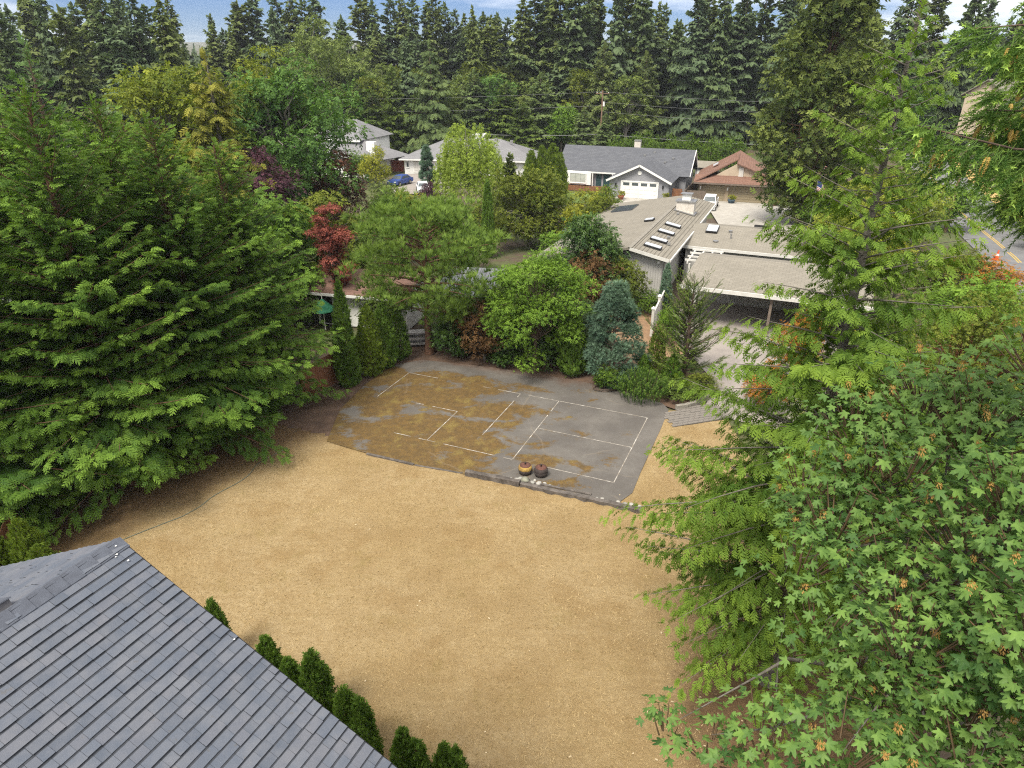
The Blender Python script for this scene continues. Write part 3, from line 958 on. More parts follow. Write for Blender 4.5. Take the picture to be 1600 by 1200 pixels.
def roof_plane(name, pts, mat, parent, t=.14, flat_uv=None):
    """roof slab; UV in metres: u along the first edge, v up the slope"""
    mb = MB().slab(pts, t)
    me = mb.mesh(name, mat)
    p = [np.asarray(q, float) for q in pts]
    n = np.cross(p[1] - p[0], p[2] - p[0]); n /= np.linalg.norm(n)
    u = p[1] - p[0]; u = u / np.linalg.norm(u); v = np.cross(n, u)
    uvl = me.uv_layers.new(name='UVMap')
    for lp in me.loops:
        c = np.array(me.vertices[lp.vertex_index].co)
        uvl.data[lp.index].uv = (float(c @ u), float(c @ v))
    return link(name, me, parent)


class Frame:
    """house frame: origin on the ground at the near left front corner; x right along the front, y to the back"""
    def __init__(s, o, rz):
        s.o = np.array(o, float); s.x = np.array([math.cos(rz), math.sin(rz), 0.]); s.y = np.array([-math.sin(rz), math.cos(rz), 0.])

    def __call__(s, x, y, z):
        return s.o + s.x * x + s.y * y + UP * z


def fbox(F, mb, x0, x1, y0, y1, z0, z1):
    return mb.box(F((x0 + x1) / 2, (y0 + y1) / 2, (z0 + z1) / 2), (x1 - x0, y1 - y0, z1 - z0), F.x, F.y, UP)


def bx(name, F, mat, parent, *d):
    return fbox(F, MB(), *d).build(name, mat, parent)


def window(F, parent, x0, x1, z0, z1, y, cols=2, glass=None, sill=True):
    """framed window on a front wall at depth y (outside is -y)"""
    mb = MB()
    t = .07
    for a in ((x0, x1, z0, z0 + t), (x0, x1, z1 - t, z1), (x0, x0 + t, z0 + t, z1 - t), (x1 - t, x1, z0 + t, z1 - t)):
        fbox(F, mb, a[0], a[1], y - .06, y + .02, a[2], a[3])
    w = mb.build('window', M_WHITE, parent)
    cw = (x1 - x0 - 2 * t) / cols
    for i in range(cols):
        bx('pane', F, glass or M_GLASS, w, x0 + t + i * cw + .02, x0 + t + (i + 1) * cw - .02, y - .02, y + .015, z0 + t, z1 - t)
    if sill: bx('sill', F, M_WHITE, w, x0 - .05, x1 + .05, y - .12, y - .062, z0 - .06, z0 - .002)
    return w


def garage_door(F, parent, x0, x1, z0, z1, y, mat, rows=4, lights=0, group_cols=8):
    d = bx('garage_door', F, mat, parent, x0, x1, y - .02, y + .03, z0, z1)
    rh = (z1 - z0) / rows; cw = (x1 - x0) / group_cols
    mb = MB()
    for r_ in range(rows):
        for c_ in range(group_cols):
            if lights and r_ == rows - 1: continue
            fbox(F, mb, x0 + c_ * cw + .06, x0 + (c_ + 1) * cw - .06, y - .045, y - .022, z0 + r_ * rh + .06, z0 + (r_ + 1) * rh - .06)
    mb.build('door_panel', mat, d)
    if lights:
        lw = (x1 - x0) / lights
        for i in range(lights):
            bx('pane', F, M_GLASS, d, x0 + i * lw + .18, x0 + (i + 1) * lw - .18, y - .05, y - .022, z1 - rh + .08, z1 - .09)
    return d


# ------------------------------------------------------------------ long low house with the taupe roof
h1 = empty('ranch_house', (11, 47, 0), 0, 'low taupe roofed house with skylights and a long carport behind the court', 'house')
E0 = np.array([10.79, 46.0, 3.3])


def hp(s, l, z):            # s metres to the left of the right eave, l metres to the back
    return E0 - AX * s + BX * l + UP * (z - 3.3)




h1.location = (0, 0, 0)
rf = roof_plane('roof', [hp(0, 0, 3.3), hp(0, 21.4, 3.3), hp(2.8, 21.4, 3.88), hp(2.8, 0, 3.88)], M_RF_TAUPE, h1, .16)
roof_plane('roof', [hp(2.8, 21.4, 3.88), hp(2.8, 0, 3.88), hp(9.8, 0, 2.55), hp(9.8, 21.4, 2.55)], M_RF_TAUPE, h1, .16)
# tile courses on the right hand slope, real battens of roofing
for i in range(1, 10):
    s = .28 * i
    a, c = hp(s, 0.0, 3.3 + s * .207), hp(s, 21.4, 3.3 + s * .207)
    d = (c - a) / np.linalg.norm(c - a)
    MB().box((a + c) / 2 + UP * .008, (np.linalg.norm(c - a), .035, .03), d, np.cross(UP, d), UP).build('roof_course', M_RF_TAUPE, rf)
MB().box((hp(2.8, 0, 3.9) + hp(2.8, 21.4, 3.9)) / 2, (21.5, .3, .04), BX, -AX, UP).build('ridge_cap', solid('ridge_taupe', (.25, .23, .195)), h1)
# walls
mb = MB()
mb.prism([hp(.55, .55, 0), hp(9.2, .55, 0), hp(9.2, .55, 2.45), hp(2.8, .55, 3.66), hp(.55, .55, 3.2)], BX * 20.3)
mb.build('wall', M_SIDING, h1)
mb = MB()
for k in range(14):
    s = .62 + k * .18
    if s < 2.75: mb.box(hp(s, .535, 1.6 + .1 * min(1, s / 3)), (.02, .025, 3.1), AX, BX, UP)
mb.build('siding_batten', M_SIDING, h1)
mb = MB(); mb.slab([hp(-.02, -.02, 3.31), hp(2.8, -.02, 3.89), hp(2.8, -.06, 3.89), hp(-.02, -.06, 3.31)], .22); mb.build('bargeboard', M_TRIM, h1)
mb = MB(); mb.box(hp(-.05, 10.7, 3.2), (.1, 21.4, .14), AX, BX, UP); mb.build('gutter', M_TRIM, h1)
mb = MB(); mb.tube([hp(.3, .45, 3.1), hp(.45, .5, 2.8), hp(.48, .5, .1)], .045, 8); mb.build('downpipe', M_METAL, h1)
mb = MB(); mb.box(hp(.8, .42, 2.95), (.14, .2, .2), AX, BX, UP); mb.build('wall_light', M_WHITE, h1)
rz23 = -TH


def skylight(s, l, w, d, side=0):
    zz = (3.3 + s * .207) if side == 0 else 3.88 - (s - 2.8) * .19
    nrm = unit(np.array([0, 0, 1.]) + AX * (.2 if side == 0 else -.19))
    ax_ = unit(AX - nrm * (AX @ nrm)); c = hp(s, l, zz)
    k = MB().box(c + nrm * .07, (w, d, .16), ax_, BX, nrm).build('skylight', M_IRON, h1)
    MB().box(c + nrm * .165, (w - .1, d - .1, .06), ax_, BX, nrm).build('dome', M_SKYL, k)


for l in (1.6, 3.6, 6.2, 8.8): skylight(1.55, l, 1.25, .62)
skylight(3.6, 9.6, .75, .75, 1)
# chimney box near the far end
ch = MB(); ch.box(hp(1.6, 14.6, 4.05), (1.5, 1.0, 1.1), AX, BX, UP); ch = ch.build('chimney', M_BRICKW, h1)
MB().box(hp(1.6, 14.6, 4.64), (1.7, 1.2, .1), AX, BX, UP).build('chimney_cap', M_METAL, ch)
MB().box(hp(1.6, 14.6, 4.95), (.7, .5, .5), AX, BX, UP).build('flue_box', M_WHITE, ch)
MB().box(hp(1.6, 14.6, 5.24), (1.0, .8, .06), AX, BX, UP).build('flue_cap', M_METAL, ch)
MB().box(hp(1.6, 14.6, 3.72), (1.8, 1.3, .08), unit(AX - UP * .2), BX, unit(UP + AX * .2)).build('flashing', M_METAL, ch)
for s, l in ((1.1, 5.0), (.75, 3.3), (1.95, 13.0)):
    MB().box(hp(s, l, 3.35 + s * .207 + .06), (.22, .2, .14), AX, BX, UP).build('roof_vent', M_METAL, h1)
# dark inset roof window at the left end
MB().box(hp(7.6, 17.2, 3.02), (2.0, 2.6, .12), unit(-AX - UP * .19), BX, unit(UP - AX * .19)).build('roof_window', glass_mat('dark_roof_glass', (.06, .07, .09), .2), h1)

# middle wing: low gable, its ridge across the view
W0 = np.array([13.2, 52.1, 2.75])
wp = lambda x, y, z: W0 + AX * x + BX * y + UP * (z - 2.75)
roof_plane('wing_roof', [wp(0, 0, 2.75), wp(10.2, 0, 2.75), wp(10.2, 4.4, 3.55), wp(0, 4.4, 3.55)], M_RF_TAUPE, h1, .16)
roof_plane('wing_roof_back', [wp(0, 4.4, 3.55), wp(10.2, 4.4, 3.55), wp(10.2, 8.2, 2.85), wp(0, 8.2, 2.85)], M_RF_TAUPE, h1, .16)
MB().box(wp(5.1, -.02, 2.66), (10.3, .08, .2), AX, BX, UP).build('fascia', M_TRIM, h1)
MB().prism([wp(.1, .5, -2.75 + 2.75), wp(10, .5, 0), wp(10, .5, 2.6), wp(.1, .5, 2.6)], BX * 7).build('wing_wall', M_SIDING, h1)
sk = MB().box(wp(1.6, 3.3, 3.44), (.9, 1.3, .16), AX, unit(BX + UP * .18), unit(UP - BX * .18)).build('skylight', M_IRON, h1)
MB().box(wp(1.6, 3.3, 3.53), (.8, 1.2, .06), AX, unit(BX + UP * .18), unit(UP - BX * .18)).build('dome', M_SKYL, sk)
MB().box(wp(5.2, 6.0, 3.42), (1.3, .8, .16), AX, unit(BX - UP * .18), unit(UP + BX * .18)).build('skylight', M_IRON, h1)
for x, y, r_, h_ in ((3.2, 2.0, .06, .35), (3.0, 3.2, .11, .12), (9.2, 2.0, .07, .6), (2.2, 1.2, .14, .06)):
    MB().lathe([(r_, 0), (r_, h_), (r_ * 1.5, h_), (r_ * 1.5, h_ + .05), (0.001, h_ + .06)], 10, wp(x, y, 2.74 + y * .182)).build('vent_pipe', M_METAL, h1)

# carport wing in front
C0 = np.array([10.75, 42.25, 2.7])
cp = lambda x, y, z: C0 + AX * x + BX * y + UP * (z - 2.7)
roof_plane('carport_roof', [cp(0, 0, 2.7), cp(11.2, 0, 2.7), cp(11.2, 5.0, 3.5), cp(.35, 5.0, 3.5)], M_RF_TAUPE, h1, .16)
roof_plane('carport_roof_back', [cp(.35, 5.0, 3.5), cp(11.2, 5.0, 3.5), cp(11.2, 7.2, 3.1), cp(.35, 7.2, 3.1)], M_RF_TAUPE, h1, .16)
MB().box(cp(5.6, -.03, 2.6), (11.3, .08, .24), AX, BX, UP).build('fascia', M_TRIM, h1)
MB().prism([cp(.5, 5.6, 0), cp(11, 5.6, 0), cp(11, 5.6, 3.2), cp(.5, 5.6, 3.2)], BX * .18).build('carport_wall', M_SIDING, h1)
MB().prism([cp(10.85, .4, 0), cp(10.85, 5.6, 0), cp(10.85, 5.6, 3.3), cp(10.85, .4, 2.5)], AX * .15).build('carport_wall', M_SIDING, h1)
for x in (.4, 5.6):
    MB().box(cp(x, .35, 1.25), (.16, .16, 2.5), AX, BX, UP).build('carport_post', M_FENCE_G, h1)
MB().slab([cp(.2, .1, -2.7 + 2.735), cp(11, .1, .035), cp(11, 5.6, .035), cp(.2, 5.6, .035)], .04).build('carport_floor', M_DRIVE, h1)
# open trellis between the main roof and the carport
for i in range(4):
    MB().box(cp(-.35 + i * .62, 6.0, 3.02), (.1, 3.4, .16), AX, BX, UP).build('trellis_beam', M_TRIM, h1)
for j in range(4):
    MB().box(cp(.55, 4.5 + j * 1.0, 3.16), (2.2, .09, .12), AX, BX, UP).build('trellis_slat', M_TRIM, h1)
MB().box(cp(-.2, 4.4, 1.5), (.12, .12, 2.9), AX, BX, UP).build('trellis_post', M_TRIM, h1)
MB().box(cp(.9, 6.9, 1.3), (.9, .08, 2.1), AX, BX, UP).build('entry_door', M_DARK, h1)
MB().box(cp(.2, 5.2, .22), (.5, .5, .44), AX, BX, UP).box(cp(.2, 5.42, .6), (.5, .07, .5), AX, BX, UP).build('bench', M_WHITE)
tag(bpy.data.objects['bench'], 'small white garden chair under the house trellis', 'chair')

# ------------------------------------------------------------------ white picket wall and iron gate by that house
pf = empty('garden_fence', (0, 0, 0), 0, 'off white board fence with capped posts beside the iron gate', 'fence')
fa, fb = np.array([8.75, 40.2, 0]), np.array([10.45, 45.0, 0])
fd = (fb - fa) / np.linalg.norm(fb - fa); fl = np.linalg.norm(fb - fa); fs = np.cross(UP, fd)
bm_ = MB().box((0, 0, .8), (.19, .03, 1.5)).mesh('board', M_TRIM)
for i in range(int(fl / .2)):
    p = fa + fd * (.1 + i * .2)
    o = link('board', bm_, pf, p); o.rotation_euler = (0, 0, math.atan2(fd[1], fd[0]))
MB().box((fa + fb) / 2 + UP * 1.5, (fl, .1, .07), fd, fs, UP).build('top_rail', M_TRIM, pf)
for t in (0, .5, 1):
    p = fa + (fb - fa) * t
    q = MB().box(p + UP * .9, (.16, .16, 1.8), fd, fs, UP).build('post', M_TRIM, pf)
    MB().box(p + UP * 1.84, (.24, .24, .07), fd, fs, UP).lathe([(.1, 1.875), (.06, 1.93), (.001, 1.98)], 8, p).build('post_cap', M_WHITE, q)
gt_ = empty('iron_gate', (0, 0, 0), 0, 'black iron bar gate between the white fence and the carport', 'gate')
ga, gb = np.array([10.35, 43.2, 0]), np.array([12.3, 42.4, 0])
gd = (gb - ga) / np.linalg.norm(gb - ga); gl = np.linalg.norm(gb - ga)
for z in (.15, .95, 1.35): MB().box((ga + gb) / 2 + UP * z, (gl, .04, .04), gd, np.cross(UP, gd), UP).build('rail', M_IRON, gt_)
bar = MB().box((0, 0, .78), (.022, .022, 1.45)).mesh('bar', M_IRON)
for i in range(15): link('bar', bar, gt_, ga + gd * (.07 + i * .137))
for p in (ga, gb, (ga + gb) / 2): MB().box(p + UP * .85, (.07, .07, 1.7), gd, np.cross(UP, gd), UP).build('gate_post', M_IRON, gt_)

# ------------------------------------------------------------------ blue-grey house with the white double garage door
h2 = empty('gabled_house', (0, 0, 0), 0, 'blue grey house with charcoal roof and white double garage door', 'house')
F2 = Frame((13.55, 97.9, -2.0), -R(21))
EH, OV = 2.55, .45
GW = 8.2
# garage gable
roof_plane('garage_roof', [F2(-OV, -.5, EH - .2), F2(-OV, 12, EH - .2), F2(GW / 2, 12, EH + 2.0), F2(GW / 2, -.5, EH + 2.0)], M_RF_DARK, h2)
roof_plane('garage_roof', [F2(GW / 2, -.5, EH + 2.0), F2(GW / 2, 12, EH + 2.0), F2(GW + OV, 12, EH - .2), F2(GW + OV, -.5, EH - .2)], M_RF_DARK, h2)
MB().prism([F2(0, 0, 0), F2(GW, 0, 0), F2(GW, 0, EH), F2(GW / 2, 0, EH + 1.82), F2(0, 0, EH)], F2.y * 9).build('wall', M_SIDING_B, h2)
for sx in (0, 1):
    x0, x1 = (-OV, GW / 2) if sx == 0 else (GW / 2, GW + OV)
    z0, z1 = (EH - .2, EH + 2.0) if sx == 0 else (EH + 2.0, EH - .2)
    MB().slab([F2(x0, -.56, z0 + .03), F2(x1, -.56, z1 + .03), F2(x1, -.5, z1 + .03), F2(x0, -.5, z0 + .03)], .26).build('bargeboard', M_WHITE, h2)
garage_door(F2, h2, 1.75, 6.65, .02, 2.2, -.03, M_WHITE, 4, 4, 8)
for a in ((1.6, 1.75, 0, 2.35), (6.65, 6.8, 0, 2.35), (1.75, 6.65, 2.2, 2.35)):
    bx('door_trim', F2, M_WHITE, h2, a[0], a[1], -.08, -.005, a[2], a[3])
for x in (.9, 7.4): bx('wall_lantern', F2, M_IRON, h2, x - .1, x + .1, -.2, -.005, 1.55, 1.95)
MB().tube([F2(GW / 2, -.07, 3.45), F2(GW / 2, .0, 3.45)], .28, 14).build('gable_vent', M_WHITE, h2)
# main block, ridge across the view
X0, X1, Y0, Y1 = -9.5, 9.6, 6.2, 13.5
mz = 5.55
roof_plane('roof', [F2(X0, Y0 - .6, EH - .15), F2(X1 + .5, Y0 - .6, EH - .15), F2(X1 + .5, (Y0 + Y1) / 2, mz), F2(X0, (Y0 + Y1) / 2, mz)], M_RF_DARK, h2)
roof_plane('roof', [F2(X0, (Y0 + Y1) / 2, mz), F2(X1 + .5, (Y0 + Y1) / 2, mz), F2(X1 + .5, Y1 + .6, EH - .15), F2(X0, Y1 + .6, EH - .15)], M_RF_DARK, h2)
MB().prism([F2(X1 - .02, Y0, 0), F2(X1 - .02, Y1, 0), F2(X1 - .02, Y1, EH), F2(X1 - .02, (Y0 + Y1) / 2, mz - .25), F2(X1 - .02, Y0, EH)], -F2.x * 19).build('wall', M_SIDING_B, h2)
for y0, y1, z0, z1 in ((Y0 - .6, (Y0 + Y1) / 2, EH - .12, mz + .03), ((Y0 + Y1) / 2, Y1 + .6, mz + .03, EH - .12)):
    MB().slab([F2(X1 + .5, y0, z0), F2(X1 + .58, y0, z0), F2(X1 + .58, y1, z1), F2(X1 + .5, y1, z1)], .28).build('bargeboard', M_WHITE, h2)
MB().slab([F2(X0, Y0 - .64, EH - .16), F2(-.5, Y0 - .64, EH - .16), F2(-.5, Y0 - .58, EH - .16), F2(X0, Y0 - .58, EH - .16)], .2).build('gutter', M_WHITE, h2)
# front window bay, door and porch
bay = bx('window_bay', F2, M_WHITE, h2, -7.9, -4.1, 5.3, 6.19, .5, 2.3)
window(F2, bay, -7.3, -4.8, .75, 2.15, 5.26, 3, M_CURTAIN)
bx('front_door', F2, M_TEAL, h2, -2.4, -1.4, 6.14, 6.19, .1, 2.15)
bx('sidelight', F2, M_TEAL, h2, -3.5, -2.7, 6.14, 6.19, .1, 2.15)
for x in (-3.9, -.9): bx('porch_post', F2, M_WHITE, h2, x - .06, x + .06, 5.55, 5.67, .1, 2.34)
bx('porch', F2, M_FENCE, h2, -8.6, -.1, 4.2, 6.1, 0, .28)
chm = MB().box(F2(1.5, 10.4, 5.7), (.9, .7, 1.5), F2.x, F2.y, UP).build('chimney', M_BRICKW, h2)
MB().box(F2(1.5, 10.4, 6.5), (1.05, .85, .12), F2.x, F2.y, UP).build('chimney_cap', M_METAL, chm)
for x, y in ((3.0, 8.6), (6.2, 7.6), (7.2, 8.3), (4.3, 9.2)):
    MB().box(F2(x, y, EH - .1 + (y - Y0 + .6) * .70 + .12), (.3, .3, .25), F2.x, F2.y, UP).build('roof_vent', M_METAL, h2)
# raised brown fence and bed in front of the porch
lf = empty('low_board_fence', (0, 0, 0), 0, 'low brown board fence along the front lawn of the blue grey house', 'fence')
for i in range(40):
    bx('board', F2, M_FENCE, lf, -8.8 + i * .22, -8.8 + i * .22 + .2, 3.0, 3.05, .0, .75)
bx('rail', F2, M_FENCE, lf, -8.8, 0.0, 3.052, 3.1, .55, .66)
# garden shed behind on the right
sh = empty('garden_shed', (0, 0, 0), 0, 'small white doored shed with grey roof behind the blue grey house', 'shed')
FS = Frame((28.0, 108.5, -2.0), -R(21))
bx('wall', FS, M_SIDING_B, sh, 0, 3.2, 0, 2.4, 0, 2.5)
bx('door', FS, M_WHITE, sh, .3, 1.6, -.05, -.003, .1, 2.1)
roof_plane('roof', [FS(-.3, -.4, 2.5), FS(3.5, -.4, 2.5), FS(3.5, 1.2, 3.3), FS(-.3, 1.2, 3.3)], M_RF_TAUPE, sh, .1)
roof_plane('roof', [FS(-.3, 1.2, 3.3), FS(3.5, 1.2, 3.3), FS(3.5, 2.8, 2.5), FS(-.3, 2.8, 2.5)], M_RF_TAUPE, sh, .1)


def board_fence(name, p0, p1, h, mat, label, step=.16, z0=None, top=True, sep=None):
    """upright board fence; boards are separate pieces when sep is true, else one piece per panel"""
    r_ = empty(name, (0, 0, 0), 0, label, 'fence')
    p0 = np.array([*p0, 0.]); p1 = np.array([*p1, 0.]); ln = np.linalg.norm(p1 - p0); d = (p1 - p0) / ln
    zf = (lambda p: float(tz(p[0], p[1]))) if z0 is None else (lambda p: z0)
    rg_ = random.Random(int(ln * 100))
    n = int(ln / step)
    if sep:
        bmesh_ = MB().box((0, 0, h / 2), (step * .93, .022, h)).mesh('board', mat)
        for i in range(n):
            p = p0 + d * (i + .5) * step
            o = link('board', bmesh_, r_, (p[0], p[1], zf(p) + rg_.uniform(-.015, .015)), math.atan2(d[1], d[0]) + rg_.uniform(-.03, .03))
    k = max(1, int(ln / 2.4))
    for j in range(k):
        if not sep:
            mb = MB()
            for i in range(n * j // k, n * (j + 1) // k):
                p = p0 + d * (i + .5) * step; p[2] = zf(p) + h / 2 + rg_.uniform(-.02, .02)
                mb.box(p, (step * .93, .03, h), d, np.cross(UP, d), UP)
            mb.build('fence_panel', mat, r_)
        p = p0 + d * ln * j / k; p[2] = zf(p) + h / 2
        MB().box(p + np.cross(UP, d) * .07, (.1, .1, h + .12), d, np.cross(UP, d), UP).build('post', mat, r_)
        q0 = p0 + d * ln * (j + .5) / k; q0[2] = zf(q0) + h * .8
        MB().box(q0 + np.cross(UP, d) * .05, (ln / k, .04, .09), d, np.cross(UP, d), UP).build('rail', mat, r_)
    return r_


board_fence('side_fence', (23.2, 93.8), (29.5, 109), 1.7, M_FENCE_G, 'weathered board fence running back between the blue grey and tan houses')
board_fence('side_fence', (21.8, 95.2), (23.1, 94.6), 1.6, M_FENCE, 'short reddish board fence beside the white garage door house')
board_fence('side_fence', (23.3, 94.6), (26.0, 93.6), 1.5, M_FENCE_G, 'short grey brown fence joining the tan garage')
board_fence('back_fence', (29.0, 110.5), (36, 108), 1.7, M_FENCE, 'rusty red fence behind the tan roofed house')

# ------------------------------------------------------------------ tan house with the red-brown roof
h3 = empty('tan_house', (0, 0, 0), 0, 'tan house with red brown roof and two khaki garage doors', 'house')
F3 = Frame((25.4, 95.6, -2.0), -R(18.5))
GW3 = 9.2
roof_plane('eave_roof', [F3(-.7, -.9, 2.5), F3(GW3 + .6, -.9, 2.5), F3(GW3 + .6, 1.5, 3.2), F3(-.7, 1.5, 3.2)], M_RF_TILE, h3)
roof_plane('roof', [F3(-.7, -.88, 2.53), F3(-.7, 10, 2.53), F3(4.6, 11, 5.4), F3(4.6, 3.0, 5.2)], M_RF_TILE, h3)
roof_plane('roof', [F3(4.6, .9, 4.9), F3(4.6, 11, 5.4), F3(GW3 + .6, 11, 2.5), F3(GW3 + .6, .9, 2.9)], M_RF_TILE, h3)
MB().prism([F3(0, 0, 0), F3(GW3, 0, 0), F3(GW3, 0, 2.6), F3(0, 0, 2.6)], F3.y * 9).build('wall', M_TAN, h3)
MB().prism([F3(1.2, 1.4, 2.7), F3(GW3, 1.4, 2.7), F3(4.6, 1.4, 4.75)], F3.y * .2).build('gable_wall', M_BEIGE, h3)
bx('gable_post', F3, M_TRIM, h3, 4.9, 5.5, 1.28, 1.38, 3.1, 4.3)
garage_door(F3, h3, .55, 3.35, .02, 2.1, -.03, M_TAN2, 6, 0, 1)
garage_door(F3, h3, 4.2, 8.9, .02, 2.1, -.03, M_TAN2, 6, 0, 1)
for x in (.25, 3.78, 9.0):
    bx('pier', F3, M_TAN, h3, x - .18, x + .18, -.14, -.005, 0, 2.4)
    bx('wall_lantern', F3, M_WHITE, h3, x - .08, x + .08, -.3, -.145, 1.5, 1.9)
sk3 = MB().box(F3(1.6, 6, 4.02), (.7, 1.2, .12), unit(F3.x + UP * .54), F3.y, unit(UP - F3.x * .54)).build('skylight', M_SKYL, h3)
MB().slab([F3(-.7, -.96, 2.47), F3(GW3 + .6, -.96, 2.47), F3(GW3 + .6, -.9, 2.47), F3(-.7, -.9, 2.47)], .18).build('gutter', M_FENCE_G, h3)

# ------------------------------------------------------------------ white houses on the left
h4 = empty('white_garage_house', (0, 0, 0), 0, 'low white house with grey hip roof behind the weeping birch', 'house')
F4 = Frame((-17.9, 118.7, -2.1), -R(8))
MB().prism([F4(0, 0, 0), F4(22, 0, 0), F4(22, 0, 2.5), F4(0, 0, 2.5)], F4.y * 9).build('wall', M_WHITE, h4)
ez = 2.5
rp = [F4(-.7, -.7, ez), F4(22.7, -.7, ez), F4(22.7, 9.7, ez), F4(-.7, 9.7, ez), F4(6.5, 4.5, 5.3), F4(15.5, 4.5, 5.3)]
for idx in ((0, 1, 5, 4), (1, 2, 5), (2, 3, 4, 5), (3, 0, 4)):
    roof_plane('roof', [rp[i] for i in idx], M_RF_GREY, h4)
MB().slab([F4(-.72, -.76, ez), F4(22.7, -.76, ez), F4(22.7, -.7, ez), F4(-.72, -.7, ez)], .2).build('gutter', M_WHITE, h4)
garage_door(F4, h4, 1.6, 4.6, .02, 2.1, -.03, M_TRIM, 4, 0, 4)
window(F4, h4, .3, .8, 1.1, 2.0, -.02, 1)
window(F4, h4, 12, 13.6, .9, 2.0, -.02, 2)
for x, y in ((14.8, 4.2), (17.5, 3.6)): MB().box(F4(x, y, 5.25 - abs(x - 15) * .1), (.5, .4, .5), F4.x, F4.y, UP).build('roof_vent', M_METAL, h4)
c4 = MB().box(F4(11.5, 6.2, 5.3), (2.6, .9, 1.4), F4.x, F4.y, UP).build('chimney', M_WHITE, h4)
MB().box(F4(18.4, 1.6, 3.65), (.9, .6, .1), F4.x, unit(F4.y + UP * .53), unit(UP - F4.y * .53)).build('skylight', M_IRON, h4)
board_fence('red_fence', (-21.6, 121), (-18.2, 120.6), 1.9, solid('barn_red', (.26, .06, .04)), 'red fence panel at the left corner of the low white house')

h5 = empty('two_storey_house', (0, 0, 0), 0, 'two storey white house with grey hip roofs and white chimney', 'house')
F5 = Frame((-34.5, 122, -2.0), -R(20))
MB().prism([F5(0, 0, 0), F5(10, 0, 0), F5(10, 0, 5.2), F5(0, 0, 5.2)], F5.y * 10).build('wall', M_WHITE, h5)
rp = [F5(-.6, -.6, 5.3), F5(10.6, -.6, 5.3), F5(10.6, 10.6, 5.3), F5(-.6, 10.6, 5.3), F5(4.0, 4.6, 8.0), F5(6.6, 5.4, 8.0)]
for idx in ((0, 1, 5, 4), (1, 2, 5), (2, 3, 4, 5), (3, 0, 4)): roof_plane('roof', [rp[i] for i in idx], M_RF_GREY, h5)
MB().prism([F5(3.5, -4.0, 0), F5(13.5, -4.0, 0), F5(13.5, -4.0, 2.6), F5(3.5, -4.0, 2.6)], F5.y * 9).build('lower_wall', M_WHITE, h5)
rp = [F5(2.9, -4.6, 2.6), F5(14.1, -4.6, 2.6), F5(16.5, 5.5, 2.6), F5(2.9, 5.6, 2.6), F5(7.5, .6, 5.2), F5(10.5, .8, 5.2)]
for idx in ((0, 1, 5, 4), (1, 2, 5), (3, 0, 4)): roof_plane('lower_roof', [rp[i] for i in idx], M_RF_GREY, h5)
MB().prism([F5(.6, -3.2, 2.5), F5(5.4, -3.2, 2.5), F5(3.0, -3.2, 4.3)], F5.y * 3).build('dormer_roof', M_RF_GREY, h5)
for x in (1.2, 7.0): window(F5, h5, x, x + 1.3, 3.5, 4.7, -.02, 2)
MB().box(F5(13.0, -1.2, 3.1), (1.5, .9, 4.4), F5.x, F5.y, UP).build('chimney', M_WHITE, h5)
MB().slab([F5(-.62, -.66, 5.3), F5(10.6, -.66, 5.3), F5(10.6, -.6, 5.3), F5(-.62, -.6, 5.3)], .22).build('gutter', M_WHITE, h5)

# brown roofed outbuilding and grey metal roofed shed beyond the back fence
h6 = empty('outbuilding', (0, 0, 0), 0, 'small outbuilding with brown shingled roof behind the tall slim cypress', 'building')
F6 = Frame((-12.7, 42.5, 0), -R(14))
MB().prism([F6(0, 0, 0), F6(6.2, 0, 0), F6(6.2, 0, 2.3), F6(0, 0, 2.3)], F6.y * 4).build('wall', M_WHITE, h6)
roof_plane('roof', [F6(-.5, -.6, 2.35), F6(6.6, -.6, 2.35), F6(6.6, 2, 3.3), F6(-.5, 2, 3.3)], M_RF_BROWN, h6, .1)
roof_plane('roof', [F6(-.5, 2, 3.3), F6(6.6, 2, 3.3), F6(6.6, 4.6, 2.35), F6(-.5, 4.6, 2.35)], M_RF_BROWN, h6, .1)
MB().slab([F6(-.5, -.66, 2.33), F6(6.6, -.66, 2.33), F6(6.6, -.6, 2.33), F6(-.5, -.6, 2.33)], .16).build('gutter', M_WHITE, h6)
bx('door', F6, M_DARK, h6, .2, 1.1, -.04, -.003, .1, 2.0)
h7 = empty('metal_roof_shed', (0, 0, 0), 0, 'shed with grey corrugated metal roof half hidden behind the pine', 'shed')
F7 = Frame((-4.6, 41.0, 0), -R(10))
bx('wall', F7, M_FENCE_G, h7, 0, 3.6, 0, 3, 0, 2.5)
for i in range(19):
    MB().slab([F7(-.2 + i * .21, -.4, 2.55), F7(-.2 + i * .21 + .185, -.4, 2.55), F7(-.2 + i * .21 + .185, 3.3, 3.35), F7(-.2 + i * .21, 3.3, 3.35)], .05).build('roof_sheet', M_RF_METAL, h7)
bx('roof_underlay', F7, M_DARK, h7, -.2, 3.78, 2.9, 3.2, 2.5, 3.1)
# wooden fence behind the slim cypresses and around the corner
board_fence('boundary_fence', (-10.6, 31.2), (-7.3, 38.0), 1.75, M_FENCE, 'orange brown wooden fence behind the slim cypresses', .15, 0.0, sep=True)
board_fence('boundary_fence', (-18.6, 21.6), (-16.4, 17.0), 1.6, M_FENCE, 'wooden fence corner at the left edge beside the golden arborvitae', .15, 0.0, sep=True)

